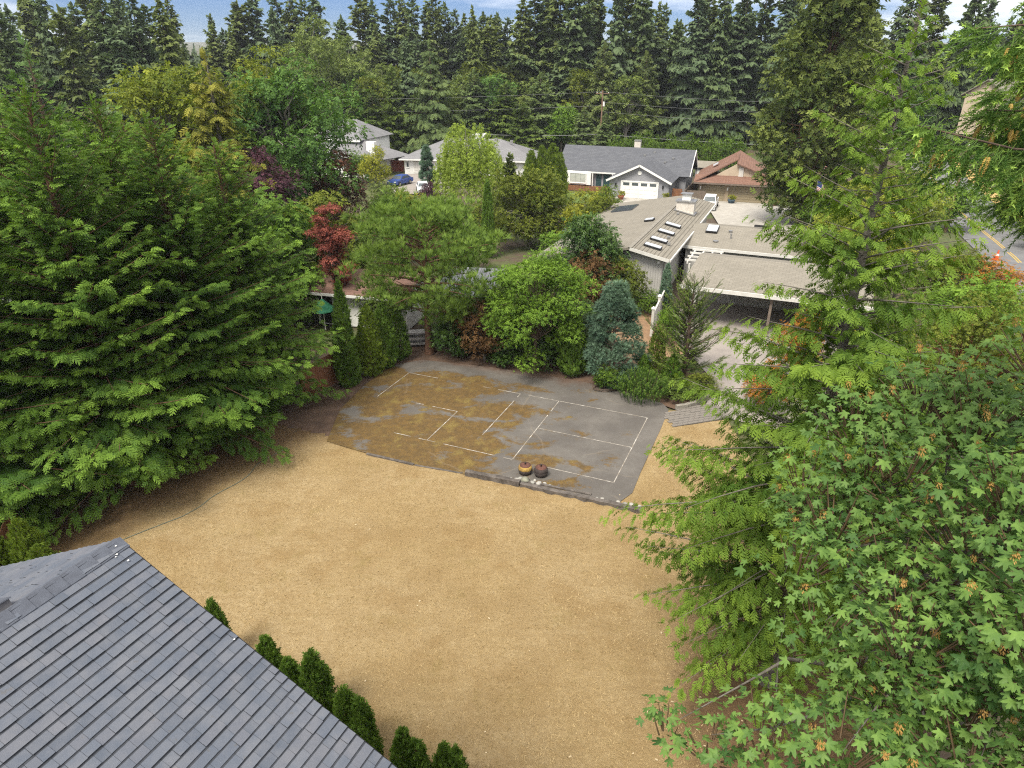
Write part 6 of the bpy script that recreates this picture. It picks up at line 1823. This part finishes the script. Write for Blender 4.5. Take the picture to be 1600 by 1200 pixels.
fir_pts = [(x, y, z) for x, y, z in sky_firs] + [(-70, 116, 24.6), (-65, 112, 22), (-61, 116, 24.4), (-57.5, 118, 25), (-51.5, 114, 23.6), (-73, 110, 22.4), (-55.5, 108, 19.5), (-80, 112, 24)]
for i in range(120):                      # the ranks below and behind
    y = frr.uniform(146, 190); x = frr.uniform(-.74, .74) * y
    if -48 < x < -24 and y < 165: continue
    fir_pts.append((x, y, frr.uniform(16.5, 24.5)))
for i in range(26):
    y = frr.uniform(118, 145); x = frr.choice([-1, 1]) * frr.uniform(.42, .78) * y
    if -70 < x < -30: continue
    if 60 < x < 90: continue
    fir_pts.append((x, y, frr.uniform(13, 22)))
for i, (x, y, z) in enumerate(fir_pts):
    b = zt(x, y) + 4 * float(ss(60, 160, abs(x)) * ss(120, 240, y))
    h = z - b; w = frr.uniform(.78, 1.3) * min(1.2, .55 + h / 46)
    place('fir_tree', FIR[i % 6], (x, y, b), frr.uniform(0, 6.28), (w, w, h / 26), *fir_words(x / y))
RND = [broad_meshes(RG(281 + i), 14, 4.2, m_, 2200, .72, ncl=34, crf=.36, zr=.46, low=-.9) for i, m_ in enumerate((G_COTT, G_MAPD, G_OLIVE))]
for i in range(26):
    y = frr.uniform(143, 160); x = frr.uniform(-.2, .62) * y
    z = frr.uniform(9, 14); b = zt(x, y); s_ = (z - b) / 14
    place('rounded_tree', RND[i % 3], (x, y, b), frr.uniform(0, 6.28), s_, 'rounded leafy tree among the firs of the far treeline', 'tree', 'leafy trees among the far firs')
# distant wooded ridge under the sky line
rg2 = RG(290)
n = 1100
x = rg2.uniform(-420, 420, n); y = rg2.uniform(330, 640, n)
b = tz(x, y) - 1 + 4 * ss(60, 160, np.abs(x)); hh = rg2.uniform(9, 15, n)
tpf = []
cv = np.array([(math.cos(a) * r_, math.sin(a) * r_, z_) for z_, r_ in ((0.05, .16), (.3, .19), (.31, .12), (.6, .12), (.61, .07), (1, .0)) for a in np.arange(6) * 1.047])
cf = np.array([f for i in range(5) for j in range(6) for f in ((i * 6 + j, i * 6 + (j + 1) % 6, (i + 1) * 6 + (j + 1) % 6), (i * 6 + j, (i + 1) * 6 + (j + 1) % 6, (i + 1) * 6 + j))])
pos = np.stack([x, y, b], 1)
ang = rg2.uniform(0, 6.28, n); X = np.stack([np.cos(ang), np.sin(ang), 0 * ang], 1)
jit = cv[None] * 1
V, F, T = scatter((cv, cf, np.zeros(len(cv))), pos, X, np.tile(UP, (n, 1)), hh, rg2.uniform(.1, .6, n))
V += rg2.normal(0, .35, V.shape)
fo = link('distant_forest', np_mesh('distant_forest', V, F, G_FIR2, T))
tag(fo, 'distant wooded ridge below the sky', 'forest', kind='stuff')
# ------------------------------------------------------------------ big leafed maple in the bottom right corner
mp = empty('bigleaf_maple', (8.0, 9.0, 0), 0, 'large leafed maple with seed clusters filling the bottom right corner', 'tree')
MO = np.array([8.0, 9.0, 0.])
mrg = RG(301)
# leafy boughs: centre, radius
boughs = [((2.7, 6.3, 7.7), .62), ((3.3, 6.0, 8.1), .7), ((2.2, 6.6, 7.5), .4), ((3.9, 5.4, 8.6), .8), ((4.4, 4.9, 9.1), .8), ((5.0, 4.4, 9.5), .8), ((4.3, 6.2, 8.9), .9), ((3.5, 6.9, 9.2), .75), ((3.35, 7.6, 9.7), .7),
          ((4.1, 6.0, 9.8), .8), ((4.9, 5.5, 10.1), .85), ((5.6, 5.2, 10.5), .9), ((4.4, 7.0, 9.9), .9), ((4.1, 8.2, 9.9), .8), ((4.0, 9.1, 10.0), .7), ((4.8, 8.9, 10.4), .85), ((5.4, 8.0, 10.8), .9), ((5.2, 6.8, 10.6), .9),
          ((5.6, 9.6, 10.7), .85), ((6.3, 9.2, 11.1), .9), ((6.4, 8.2, 11.3), .9), ((6.2, 6.9, 11.2), .95), ((6.0, 5.8, 10.9), .9), ((6.9, 8.8, 11.4), .9), ((7.4, 7.6, 11.8), 1.0), ((7.0, 6.4, 11.5), 1.0), ((6.9, 5.4, 11.2), 1.0),
          ((6.0, 4.4, 10.2), .9), ((7.0, 10.2, 10.9), 1.0), ((8.2, 9.4, 11.8), 1.1), ((8.4, 7.8, 12.0), 1.1), ((8.2, 6.2, 11.7), 1.1), ((9.6, 8.4, 11.4), 1.2), ((9.4, 6.6, 11.3), 1.2), ((5.2, 7.6, 9.2), 1.0), ((6.2, 6.2, 9.6), 1.1), ((6.8, 8.2, 10.0), 1.2),
          ((5.4, 5.6, 8.8), 1.0), ((6.2, 4.6, 8.9), 1.0), ((4.8, 6.8, 8.2), .8), ((4.6, 9.6, 9.0), .8), ((7.6, 5.0, 10.4), 1.1), ((5.6, 9.0, 9.4), 1.0), ((5.6, 6.6, 7.8), 1.0), ((4.4, 5.6, 7.6), .7), ((5.3, 4.9, 7.8), .9), ((7.0, 6.6, 8.6), 1.2)]
bc_ = np.array([b[0] for b in boughs]); bc_[(bc_[:, 0] < 5.4) & (bc_[:, 2] > 8.7)] += np.array([.75, .1, -.15]); br_ = np.array([b[1] for b in boughs])
# leafy shoots: every shoot carries a whorl of leaves facing the light
ns = 2050
w = br_ ** 2; c = mrg.choice(len(boughs), ns, p=w / w.sum())
d = unit(mrg.normal(0, 1, (ns, 3)) + np.array([-.12, -.12, .35])); f = mrg.uniform(.25, 1, ns) ** .5
sp = bc_[c] + d * (br_[c] * f)[:, None] * np.array([1, 1, .8])
per = 6
pos = np.repeat(sp, per, 0); n = len(pos)
a = (np.tile(np.arange(per) * 2 * np.pi / per, ns) + np.repeat(mrg.uniform(0, 6.28, ns), per)) + mrg.normal(0, .35, n)
od = np.stack([np.cos(a), np.sin(a), mrg.normal(-.25, .22, n)], 1)
pos = pos + od * np.array([1, 1, .4]) * mrg.uniform(.08, .22, (n, 1)) + mrg.normal(0, .04, (n, 3))
nr = UP + od * .35 + np.repeat(d, per, 0) * .35 + mrg.normal(0, .28, (n, 3))
sz = mrg.uniform(.04, .145, n) * np.repeat(mrg.uniform(.85, 1.15, ns), per)
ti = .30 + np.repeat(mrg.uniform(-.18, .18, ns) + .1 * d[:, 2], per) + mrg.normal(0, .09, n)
xd = od + UP * -.15
leafv = [T_maple(0, 0), T_maple(.22, .15), T_maple(-.25, -.2), T_maple(.1, -.45)]
cam_p = np.array([0, 0, 16.0]); rel = pos - cam_p; dist = np.linalg.norm(rel, axis=1); wz = rel @ f_c
vis = (np.abs(rel[:, 0] / wz) < .74) & (np.abs(rel @ u_c / wz) < .555)
facing = np.abs((unit(nr) * (-rel / dist[:, None])).sum(1))
score = np.where(vis, sz * sz * facing / dist ** 2 * (.4 + np.repeat(f * (d @ unit(np.array([-.45, -.4, .8]))), per)), -1)
top = np.argsort(-score)[:300]; is_top = np.zeros(n, bool); is_top[top] = True
parts = []
for k in range(4):
    m_ = (~is_top) & (np.arange(n) % 4 == k)
    parts.append(scatter(leafv[k], pos[m_] - MO, xd[m_], nr[m_], sz[m_], ti[m_]))
V, F, T = merge(parts)
o = link('leaves', np_mesh('leaves', V, F, G_MAP, T), mp); o['kind'] = 'stuff'
lm_ = []
for k in range(4):
    for q in (.22, .36, .5):
        lm_.append(np_mesh('leaf', leafv[k][0], leafv[k][1], G_MAP, leafv[k][2] + q))
for i, j in enumerate(top):
    X = unit(xd[j]); Z = unit(nr[j] - (nr[j] @ X) * X); Y = np.cross(Z, X)
    o = link('leaf', lm_[(j % 4) * 3 + min(2, max(0, int((ti[j] - .15) / .14)))], mp)
    M4 = Matrix(((X[0], Y[0], Z[0]), (X[1], Y[1], Z[1]), (X[2], Y[2], Z[2])))
    o.rotation_euler = M4.to_euler(); o.scale = (sz[j],) * 3; o.location = tuple(pos[j] - MO)
tm, base = trunk_mesh('trunk', 9.5, .24, BARK, mrg, .03)
link('trunk', tm, mp)
lv, lf = limbs(mrg, base, bc_ - MO, .075, start=(.35, .95), bend=.15)
link('branches', np_mesh('branches', lv, lf, BARK_GREY), mp)
# thin shoots to the whorls
P = np.stack([sp * .5 + bc_[c] * .5 - MO - UP * .3, (bc_[c] * .2 + sp * .8) - MO - UP * .12, sp - MO], 1)
tv, tf = tubes(P, np.tile(np.array([.014, .01, .005]), (ns, 1)), 4)
link('twigs', np_mesh('twigs', tv, tf, solid('twig_brown', (.13, .075, .04), (.08, .06, .03), 6, .7)), mp)
# hanging winged seed clusters
seed_tp = []
srg2 = np.random.default_rng(8); sv, sf = [], []
for i in range(46):
    a_ = srg2.uniform(0, 6.28); z_ = -srg2.uniform(0, 1.0); r_ = .42 * math.sin(min(1, -z_ + .2) * 2.4) * srg2.uniform(.5, 1)
    p = np.array([r_ * math.cos(a_), r_ * math.sin(a_), z_]); q = p + np.array([math.cos(a_ + .6) * .22, math.sin(a_ + .6) * .22, -.24]); s_ = np.array([-math.sin(a_), math.cos(a_), .3]) * .06
    k = len(sv); sv += [p, (p + q) / 2 + s_, q, (p + q) / 2 - s_]; sf += [(k, k + 1, k + 2), (k, k + 2, k + 3)]
seed_me = np_mesh('seed_cluster', np.array(sv), np.array(sf), G_SEED, srg2.uniform(0, 1, len(sv)))
pick = mrg.choice(ns, 300, replace=False)
for j in pick:
    if f[j] < .55 or d[j][2] < -.2: continue
    o = link('seed_cluster', seed_me, mp, tuple(sp[j] - MO + d[j] * .10 + UP * .06), float(mrg.uniform(0, 6)))
    o.scale = (float(mrg.uniform(.08, .15)),) * 3
# yellow-green sprig and dry spray below the maple
yl = [np.array([3.9, 7.4, 6.6]), np.array([4.2, 6.6, 6.8]), np.array([3.6, 6.0, 6.4])]

# ------------------------------------------------------------------ spruce reaching in at the top right, hung with cones
spn = empty('spruce_tree', (9.8, 6.6, 0), 0, 'spruce bough with hanging golden cones reaching in at the top right', 'tree')
SO = np.array([9.8, 6.6, 0.])
prg = RG(311)
tm, _ = trunk_mesh('trunk', 24, .34, BARK, prg, .003)
link('trunk', tm, spn)
tips = [((3.42, 6.15, 15.35), 15.9), ((3.9, 6.55, 16.25), 17.0), ((4.35, 6.2, 15.9), 16.6), ((4.45, 6.9, 15.5), 16.2), ((4.7, 6.4, 15.05), 15.9), ((4.9, 6.9, 14.75), 15.6), ((5.0, 7.5, 15.2), 15.8), ((4.6, 6.7, 16.6), 17.3), ((5.2, 6.3, 15.4), 16.0),
        ((5.2, 5.9, 16.2), 16.8), ((5.3, 8.2, 15.6), 16.2), ((4.75, 7.3, 16.1), 16.7), ((5.1, 7.0, 16.4), 17.0), ((5.4, 6.6, 14.6), 15.4), ((5.0, 6.2, 16.9), 17.5), ((6.2, 4.2, 15.8), 16.8), ((7, 9.6, 15.6), 16.6), ((12, 4, 15.5), 16.8), ((13, 8, 15.6), 16.9), ((9, 10, 16), 17), ((9.6, 3.2, 16), 17),
        ((8.0, 5.0, 18.2), 18.8), ((8.2, 8.0, 18.6), 19.2), ((11.6, 6.6, 18.4), 19.2), ((9.8, 8.4, 20), 20.4), ((9, 5.8, 21), 21.2), ((10.6, 6.4, 22), 22.1), ((8.4, 6.6, 20.2), 20.6), ((11.4, 5.2, 14.2), 15.2), ((11.8, 8.6, 14.0), 15.2), ((8.6, 8.6, 13.8), 15), ((8.4, 4.8, 13.6), 14.8)]
allp, allx, alls, allt, bp_ = [], [], [], [], []
cones = []
for bi, (tp_, hz) in enumerate(tips):
    t1 = np.array(tp_); t0 = np.array([9.8, 6.6, hz]); ln = np.linalg.norm(t1 - t0)
    k = 8; t = np.linspace(0, 1, k)[:, None]
    Pb = t0 * (1 - t) + t1 * t; Pb[:, 2] += -np.sin(t[:, 0] * np.pi) * .12 * ln * .5 + prg.normal(0, .05, k) * t[:, 0]; Pb[:, 1] += np.sin(t[:, 0] * 3.0) * prg.normal(0, .35) * (1 - t[:, 0])
    bp_.append(Pb)
    ax_ = unit(t1 - t0); sd_ = unit(np.cross(ax_, UP)); m = int(170 + 80 * ln * .55) if bi < 15 else 40
    tt = prg.uniform(.30, 1.0, m) ** .75; tt[:4] = 1
    sg = prg.choice([-1, 1], m); lat = prg.uniform(.0, .62, m) * (1.08 - tt) * ln * .42
    pts = np.stack([np.interp(tt, t[:, 0], Pb[:, q]) for q in range(3)], 1) + sd_ * (sg * lat)[:, None]
    pts[:, 2] -= lat * .55 + prg.uniform(0, .22, m) * (tt < .97)
    xdir = ax_ * prg.uniform(.4, 1, (m, 1)) + sd_ * (sg * prg.uniform(.1, .9, m))[:, None] + prg.normal(0, .2, (m, 3)); xdir[:, 2] -= prg.uniform(.05, .75, m)
    allp.append(pts); allx.append(xdir); alls.append(prg.uniform(.2, .34, m)); allt.append(prg.uniform(-.05, .22, m))
    if bi < 15:
        for q in range(14 if bi in (0, 2, 3, 4) else 8):
            u_ = prg.uniform(.62, 1.0); p = np.array([np.interp(u_, t[:, 0], Pb[:, z_]) for z_ in range(3)]) + sd_ * prg.uniform(-.22, .22)
            cones.append(p - UP * prg.uniform(.08, .22))
pp_, xx_, sz_, tn_ = map(np.concatenate, (allp, allx, alls, allt))
V, F, T = scatter(T_brush(32, .025, .16, 6), pp_ - SO, xx_, UP + prg.normal(0, .4, (len(pp_), 3)), sz_, tn_)
link('crown', np_mesh('crown', V, F, G_SPR, T), spn)
Pb = np.array(bp_) - SO
bv, bf = tubes(Pb, np.tile(np.linspace(.032, .006, 8), (len(bp_), 1)), 6)
link('branches', np_mesh('branches', bv, bf, BARK), spn)
# twig stems for each needled shoot
P = np.stack([pp_ - SO - unit(xx_) * .12, pp_ - SO + unit(xx_) * (sz_ * .9)[:, None] - UP * .02], 1)
tv, tf = tubes(P, np.tile(np.array([.004, .002]), (len(pp_), 1)), 3)
link('twigs', np_mesh('twigs', tv, tf, G_SPR, np.full(len(tv), .1)), spn)
# cones with overlapping scales
cvv, cff = [], []
for r_ in range(11):
    z_ = -r_ / 11; rad = .17 * math.sin(min(1, (r_ + 1.2) / 10.5) * math.pi * .93) ** .55 + .02
    for j in range(9):
        a_ = 2 * math.pi * (j + .5 * (r_ % 2)) / 9
        dv = np.array([math.cos(a_), math.sin(a_), 0]); sv_ = np.array([-math.sin(a_), math.cos(a_), 0])
        p = dv * rad * .75 + UP * (z_ + .04); q = dv * (rad + .03) + UP * (z_ - .11)
        k = len(cvv); cvv += [p + sv_ * .045, p - sv_ * .045, (p + q) / 2 - sv_ * .07 + dv * .02, q, (p + q) / 2 + sv_ * .07 + dv * .02]; cff += [(k, k + 1, k + 2), (k, k + 2, k + 4), (k + 2, k + 3, k + 4)]
crg = RG(5)
cone_me = np_mesh('cone', np.array(cvv), np.array(cff), foliage('cone_gold', (.24, .15, .025), (.52, .37, .09), .1, .5, .4), np.repeat(crg.uniform(.1, .9, len(cvv) // 5), 5))
for p in cones:
    o = link('cone', cone_me, spn, tuple(p - SO), float(prg.uniform(0, 6))); s = float(prg.uniform(.105, .15)); o.scale = (s, s, s * 1.1)
    o.rotation_euler = (float(prg.normal(0, .15)), float(prg.normal(0, .15)), float(prg.uniform(0, 6)))

# ------------------------------------------------------------------ vehicles, poles and small things
def car(name, x, y, rz, paint, label, kind='car'):
    r_ = empty(name, (x, y, float(tz(x, y)) + .03), rz, label, 'car' if kind == 'car' else 'truck')
    W = .88
    if kind == 'car':
        lower = [(-2.15, .32), (-2.2, .62), (-2.1, .86), (-1.2, .95), (1.7, .95), (2.1, .9), (2.2, .6), (2.12, .3)]
        cabin = [(-1.05, .94), (-.35, 1.42), (1.05, 1.44), (1.78, .94)]
    else:
        lower = [(-2.6, .42), (-2.65, .85), (-2.5, 1.08), (-1.3, 1.15), (2.6, 1.15), (2.65, .5)]
        cabin = [(-1.25, 1.13), (-.7, 1.78), (.75, 1.8), (.95, 1.13)]
    nl_ = len(lower)
    vs = [(px, s * W * (1 if .5 < pz < .95 else .95), pz) for s in (-1, 1) for px, pz in lower]
    MB().add(vs, [tuple(range(nl_))[::-1], tuple(range(nl_, 2 * nl_))] + [(i, (i + 1) % nl_, (i + 1) % nl_ + nl_, i + nl_) for i in range(nl_)]).build('body', paint, r_)
    vs = [(px, s * W * (.94 if pz < 1.2 else .74), pz) for s in (-1, 1) for px, pz in cabin]
    MB().add(vs, [(3, 2, 1, 0), (4, 5, 6, 7), (0, 1, 5, 4), (1, 2, 6, 5), (2, 3, 7, 6)]).build('cabin', paint, r_)
    h0, h1_ = cabin[0][1] + .05, cabin[1][1] - .07
    for s in (-1, 1):
        def sidep(t, u):       # point on the cabin side
            a_ = np.array([cabin[0][0] + (cabin[3][0] - cabin[0][0]) * t, 0, h0]); b_ = np.array([cabin[1][0] + (cabin[2][0] - cabin[1][0]) * t, 0, h1_])
            p = a_ + (b_ - a_) * u; wy = W * (.94 + (.74 - .94) * ((p[2] - cabin[0][1]) / (cabin[1][1] - cabin[0][1]))) + .008
            return (p[0], s * wy, p[2])
        for t0, t1 in ((.12, .50), (.54, .90)):
            MB().add([sidep(t0, 0), sidep(t1, 0), sidep(t1, 1), sidep(t0, 1)], [(0, 1, 2, 3) if s < 0 else (3, 2, 1, 0)]).build('side_window', M_GLASS, r_)
    for (a_, b_) in ((0, 1), (3, 2)):
        pa, pb = np.array([cabin[a_][0], 0, cabin[a_][1]]), np.array([cabin[b_][0], 0, cabin[b_][1]]); nn = np.array([-(pb - pa)[2], 0, (pb - pa)[0]]); nn = nn / np.linalg.norm(nn) * (.01 if a_ == 0 else -.01)
        p0 = pa + (pb - pa) * .1 + nn; p1 = pa + (pb - pa) * .9 + nn
        MB().add([(p0[0], -W * .82, p0[2]), (p0[0], W * .82, p0[2]), (p1[0], W * .68, p1[2]), (p1[0], -W * .68, p1[2])], [(0, 1, 2, 3)]).build('windscreen' if a_ == 0 else 'rear_window', M_GLASS, r_)
    ty = solid('tyre', (.02, .02, .02)) if 'tyre' not in bpy.data.materials else bpy.data.materials['tyre']
    for px in (lower[0][0] + .85, lower[-1][0] - .85):
        for s in (-1, 1):
            wl = MB().tube([(px, s * (W - .12), .33), (px, s * (W + .03), .33)], .33, 18).build('wheel', ty, r_)
            MB().tube([(px, s * (W + .01), .33), (px, s * (W + .045), .33)], .2, 14).build('rim', M_METAL, wl)
    for s in (-1, 1):
        MB().box((lower[1][0] + .02, s * .62, .70), (.1, .36, .14)).build('headlight', M_SKYL, r_)
        MB().box((lower[-2][0] - .05, s * .66, .74), (.12, .28, .16)).build('tail_light', solid('red_lens', (.4, .02, .02)) if 'red_lens' not in bpy.data.materials else bpy.data.materials['red_lens'], r_)
    if kind == 'truck':
        MB().box((1.8, 0, 1.155), (1.5, 1.5, .02)).build('bed', M_DARK, r_)
    return r_


PB = solid('blue_car_paint', (.045, .10, .36), (.04, .085, .30), 2, .3, 0, .3, .6)
PW = solid('white_car_paint', (.75, .76, .77), (.68, .69, .70), 2, .3, 0, 0, .6)
car('parked_car', -17.0, 107.5, R(62), PB, 'blue hatchback parked on the brown driveway of the low white house')
car('parked_car', -12.8, 101, R(100), PW, 'white car mostly hidden behind the small purple shrub')
car('pickup_truck', 25.2, 88.6, R(70), PW, 'white pickup parked before the tan garage', 'truck')
car('pickup_truck', 50.6, 85.5, R(95), PW, 'white truck up the street behind the redcedar', 'truck')


def pot(x, y, rim, mat_, label, z):
    r_ = empty('plant_pot', (x, y, z), 0, label, 'planter')
    MB().lathe([(rim * .65, 0), (rim * .95, .4), (rim, .55), (rim * .9, .56)], 14).build('pot', mat_, r_, smooth=True)
    m = broad_meshes(RG(int(abs(x * 10))), .9, .45, G_YEL, 220, .2, ncl=8, zc=.5)
    link('plant', m['crown'], r_, (0, 0, .35))


TERR = solid('terracotta', (.30, .09, .05), (.2, .06, .04), 6, .7)
pot(14.9, 95.6, .45, TERR, 'red pot with a plant left of the white garage door', -1.95)
pot(20.6, 93.7, .4, TERR, 'pot with a plant right of the white garage door', -1.95)
pot(29.2, 92.8, .5, solid('blue_glaze', (.06, .10, .14)), 'blue pot of orange flowers between the khaki garage doors', -1.95)
pot(34.4, 91.0, .35, TERR, 'pot of orange flowers at the right end of the tan garage', -1.95)

M_POLE = solid('pole_wood', (.24, .15, .10), (.16, .10, .07), 5, .9, .4)
M_WIRE = solid('wire_grey', (.16, .165, .17), (.12, .125, .13), 1, .5)


def power_pole(x, y, top, label, rz=0.0):
    b = float(tz(x, y)); r_ = empty('utility_pole', (x, y, b), rz, label, 'pole')
    MB().tube([(0, 0, -.3), (0, 0, top - b)], [.17, .12], 10).build('pole', M_POLE, r_)
    MB().box((0, 0, top - b - .5), (2.4, .1, .12)).build('crossarm', M_POLE, r_)
    MB().lathe([(.2, 0), (.2, .7), (.05, .75)], 12, (.3, 0, top - b - 2.6)).build('transformer', M_WHITE, r_)
    for q in (-1.0, -.3, 1.0):
        MB().lathe([(.05, 0), (.07, .08), (.03, .18)], 8, (q, 0, top - b - .43)).build('insulator', M_WHITE, r_)
    return r_


power_pole(16.1, 132, 10.2, 'brown wooden utility pole with crossarm in front of the firs')
rp_ = power_pole(46.2, 73, 8.2, 'grey utility pole with metal brackets beside the street', R(60))
for q, z_ in ((1.1, 6.3), (1.0, 4.2)):
    MB().tube([(0, 0, z_), (q * 2.2, 0, z_ - .2), (q * 2.3, 0, z_ - 1.1), (0, 0, z_ - 1.6)], .05, 6).build('bracket', M_WHITE, rp_)


def wire(p0, p1, sag, label, r_=.025):
    t = np.linspace(0, 1, 24)[:, None]; P = np.array(p0) * (1 - t) + np.array(p1) * t; P[:, 2] -= sag * 4 * (t * (1 - t))[:, 0]
    return tag(MB().tube(P, r_, 5).build('power_line', M_WIRE), label, 'wire', 'overhead lines')


wire((-75, 140, 8.6), (16.1, 132, 10.0), .8, 'overhead line left of the utility pole, topmost', .018)
wire((-75, 140, 6.6), (16.1, 132, 7.7), .8, 'overhead line left of the utility pole, lowest', .018)
wire((16.1, 132, 10.0), (60, 104, 9.6), .6, 'overhead line right of the utility pole, topmost', .018)
wire((16.1, 132, 8.3), (60, 104, 8.2), .6, 'overhead line right of the utility pole, second from top', .018)
wire((16.1, 132, 6.7), (60, 104, 6.8), .6, 'overhead line right of the utility pole, third from top', .018)
wire((16.1, 132, 2.9), (60, 104, 3.6), .5, 'thick cable right of the utility pole, lowest', .05)
wire((-6, 134, 2.7), (16.1, 132, 2.9), .3, 'thick cable left of the utility pole, lowest', .045)

# flag on a pole by the tan house, traffic cone on the street
fg = empty('flag', (31.2, 72, zt(31, 72)), 0, 'small striped flag with blue corner on a thin grey pole', 'flag')
MB().tube([(0, 0, 0), (0, 0, 5.6)], .022, 8).build('pole', M_METAL, fg)
nx, nz = 12, 13; vs = []
for j in range(nz + 1):
    for i in range(nx + 1): vs.append((.05 + i * .11 - .012 * i * i * .3, .1 * math.sin(i * .8) * i / nx, 5.4 - j * .075 - .035 * i - .01 * i * i * .3))
mb = MB()
k = len(mb.v); mb.v += vs
for j in range(nz):
    for i in range(nx):
        mb.f.append((j * (nx + 1) + i, (j + 1) * (nx + 1) + i, (j + 1) * (nx + 1) + i + 1, j * (nx + 1) + i + 1))
        mb.m.append(2 if (j < 7 and i < 5) else (0 if j % 2 == 0 else 1))
mb.build('cloth', [solid('flag_red', (.42, .03, .045)), solid('flag_white', (.75, .74, .72)), solid('flag_blue', (.03, .05, .2))], fg)
tc = empty('traffic_cone', (42.3, 58.7, float(tz(42, 58.7))), 0, 'orange traffic cone on the street at the right edge', 'cone')
OR_ = solid('cone_orange', (.62, .10, .03), (.5, .09, .03), 5, .6)
MB().box((0, 0, .03), (.5, .5, .06)).build('base', OR_, tc)
MB().lathe([(.19, .06), (.12, .4), (.05, .85), (.04, .86)], 14).build('body', OR_, tc)
MB().lathe([(.137, .36), (.094, .56)], 14).build('band', M_WHITE, tc)
# green garden parasol, closed, beside the outbuilding
pr = empty('garden_parasol', (-12.0, 41.3, 0), 0, 'green garden parasol by the outbuilding behind the slim cypress', 'parasol')
MB().tube([(0, 0, 0), (0, 0, 2.3)], .03, 8).build('pole', M_WHITE, pr)
MB().lathe([(.75, 1.35), (.73, 1.42), (.02, 2.1), (.01, 2.1)], 10).build('canopy', solid('parasol_green', (.04, .22, .12), (.035, .18, .1), 3, .8), pr)
# ------------------------------------------------------------------ thin summer haze between the near gardens and the ridge
if HAZE:
    hz, nt, b = new_mat('haze_air')
    nt.nodes.remove(b)
    vol = N(nt, 'ShaderNodeVolumePrincipled')
    vol.inputs['Color'].default_value = (.86, .93, 1.0, 1)
    vol.inputs['Density'].default_value = HAZE
    vol.inputs['Anisotropy'].default_value = .2
    nt.links.new(vol.outputs[0], nt.nodes['Material Output'].inputs['Volume'])
    ho = MB().box((0, 1300, 25), (3400, 3900, 120)).build('haze', hz)
    tag(ho, kind='stuff')
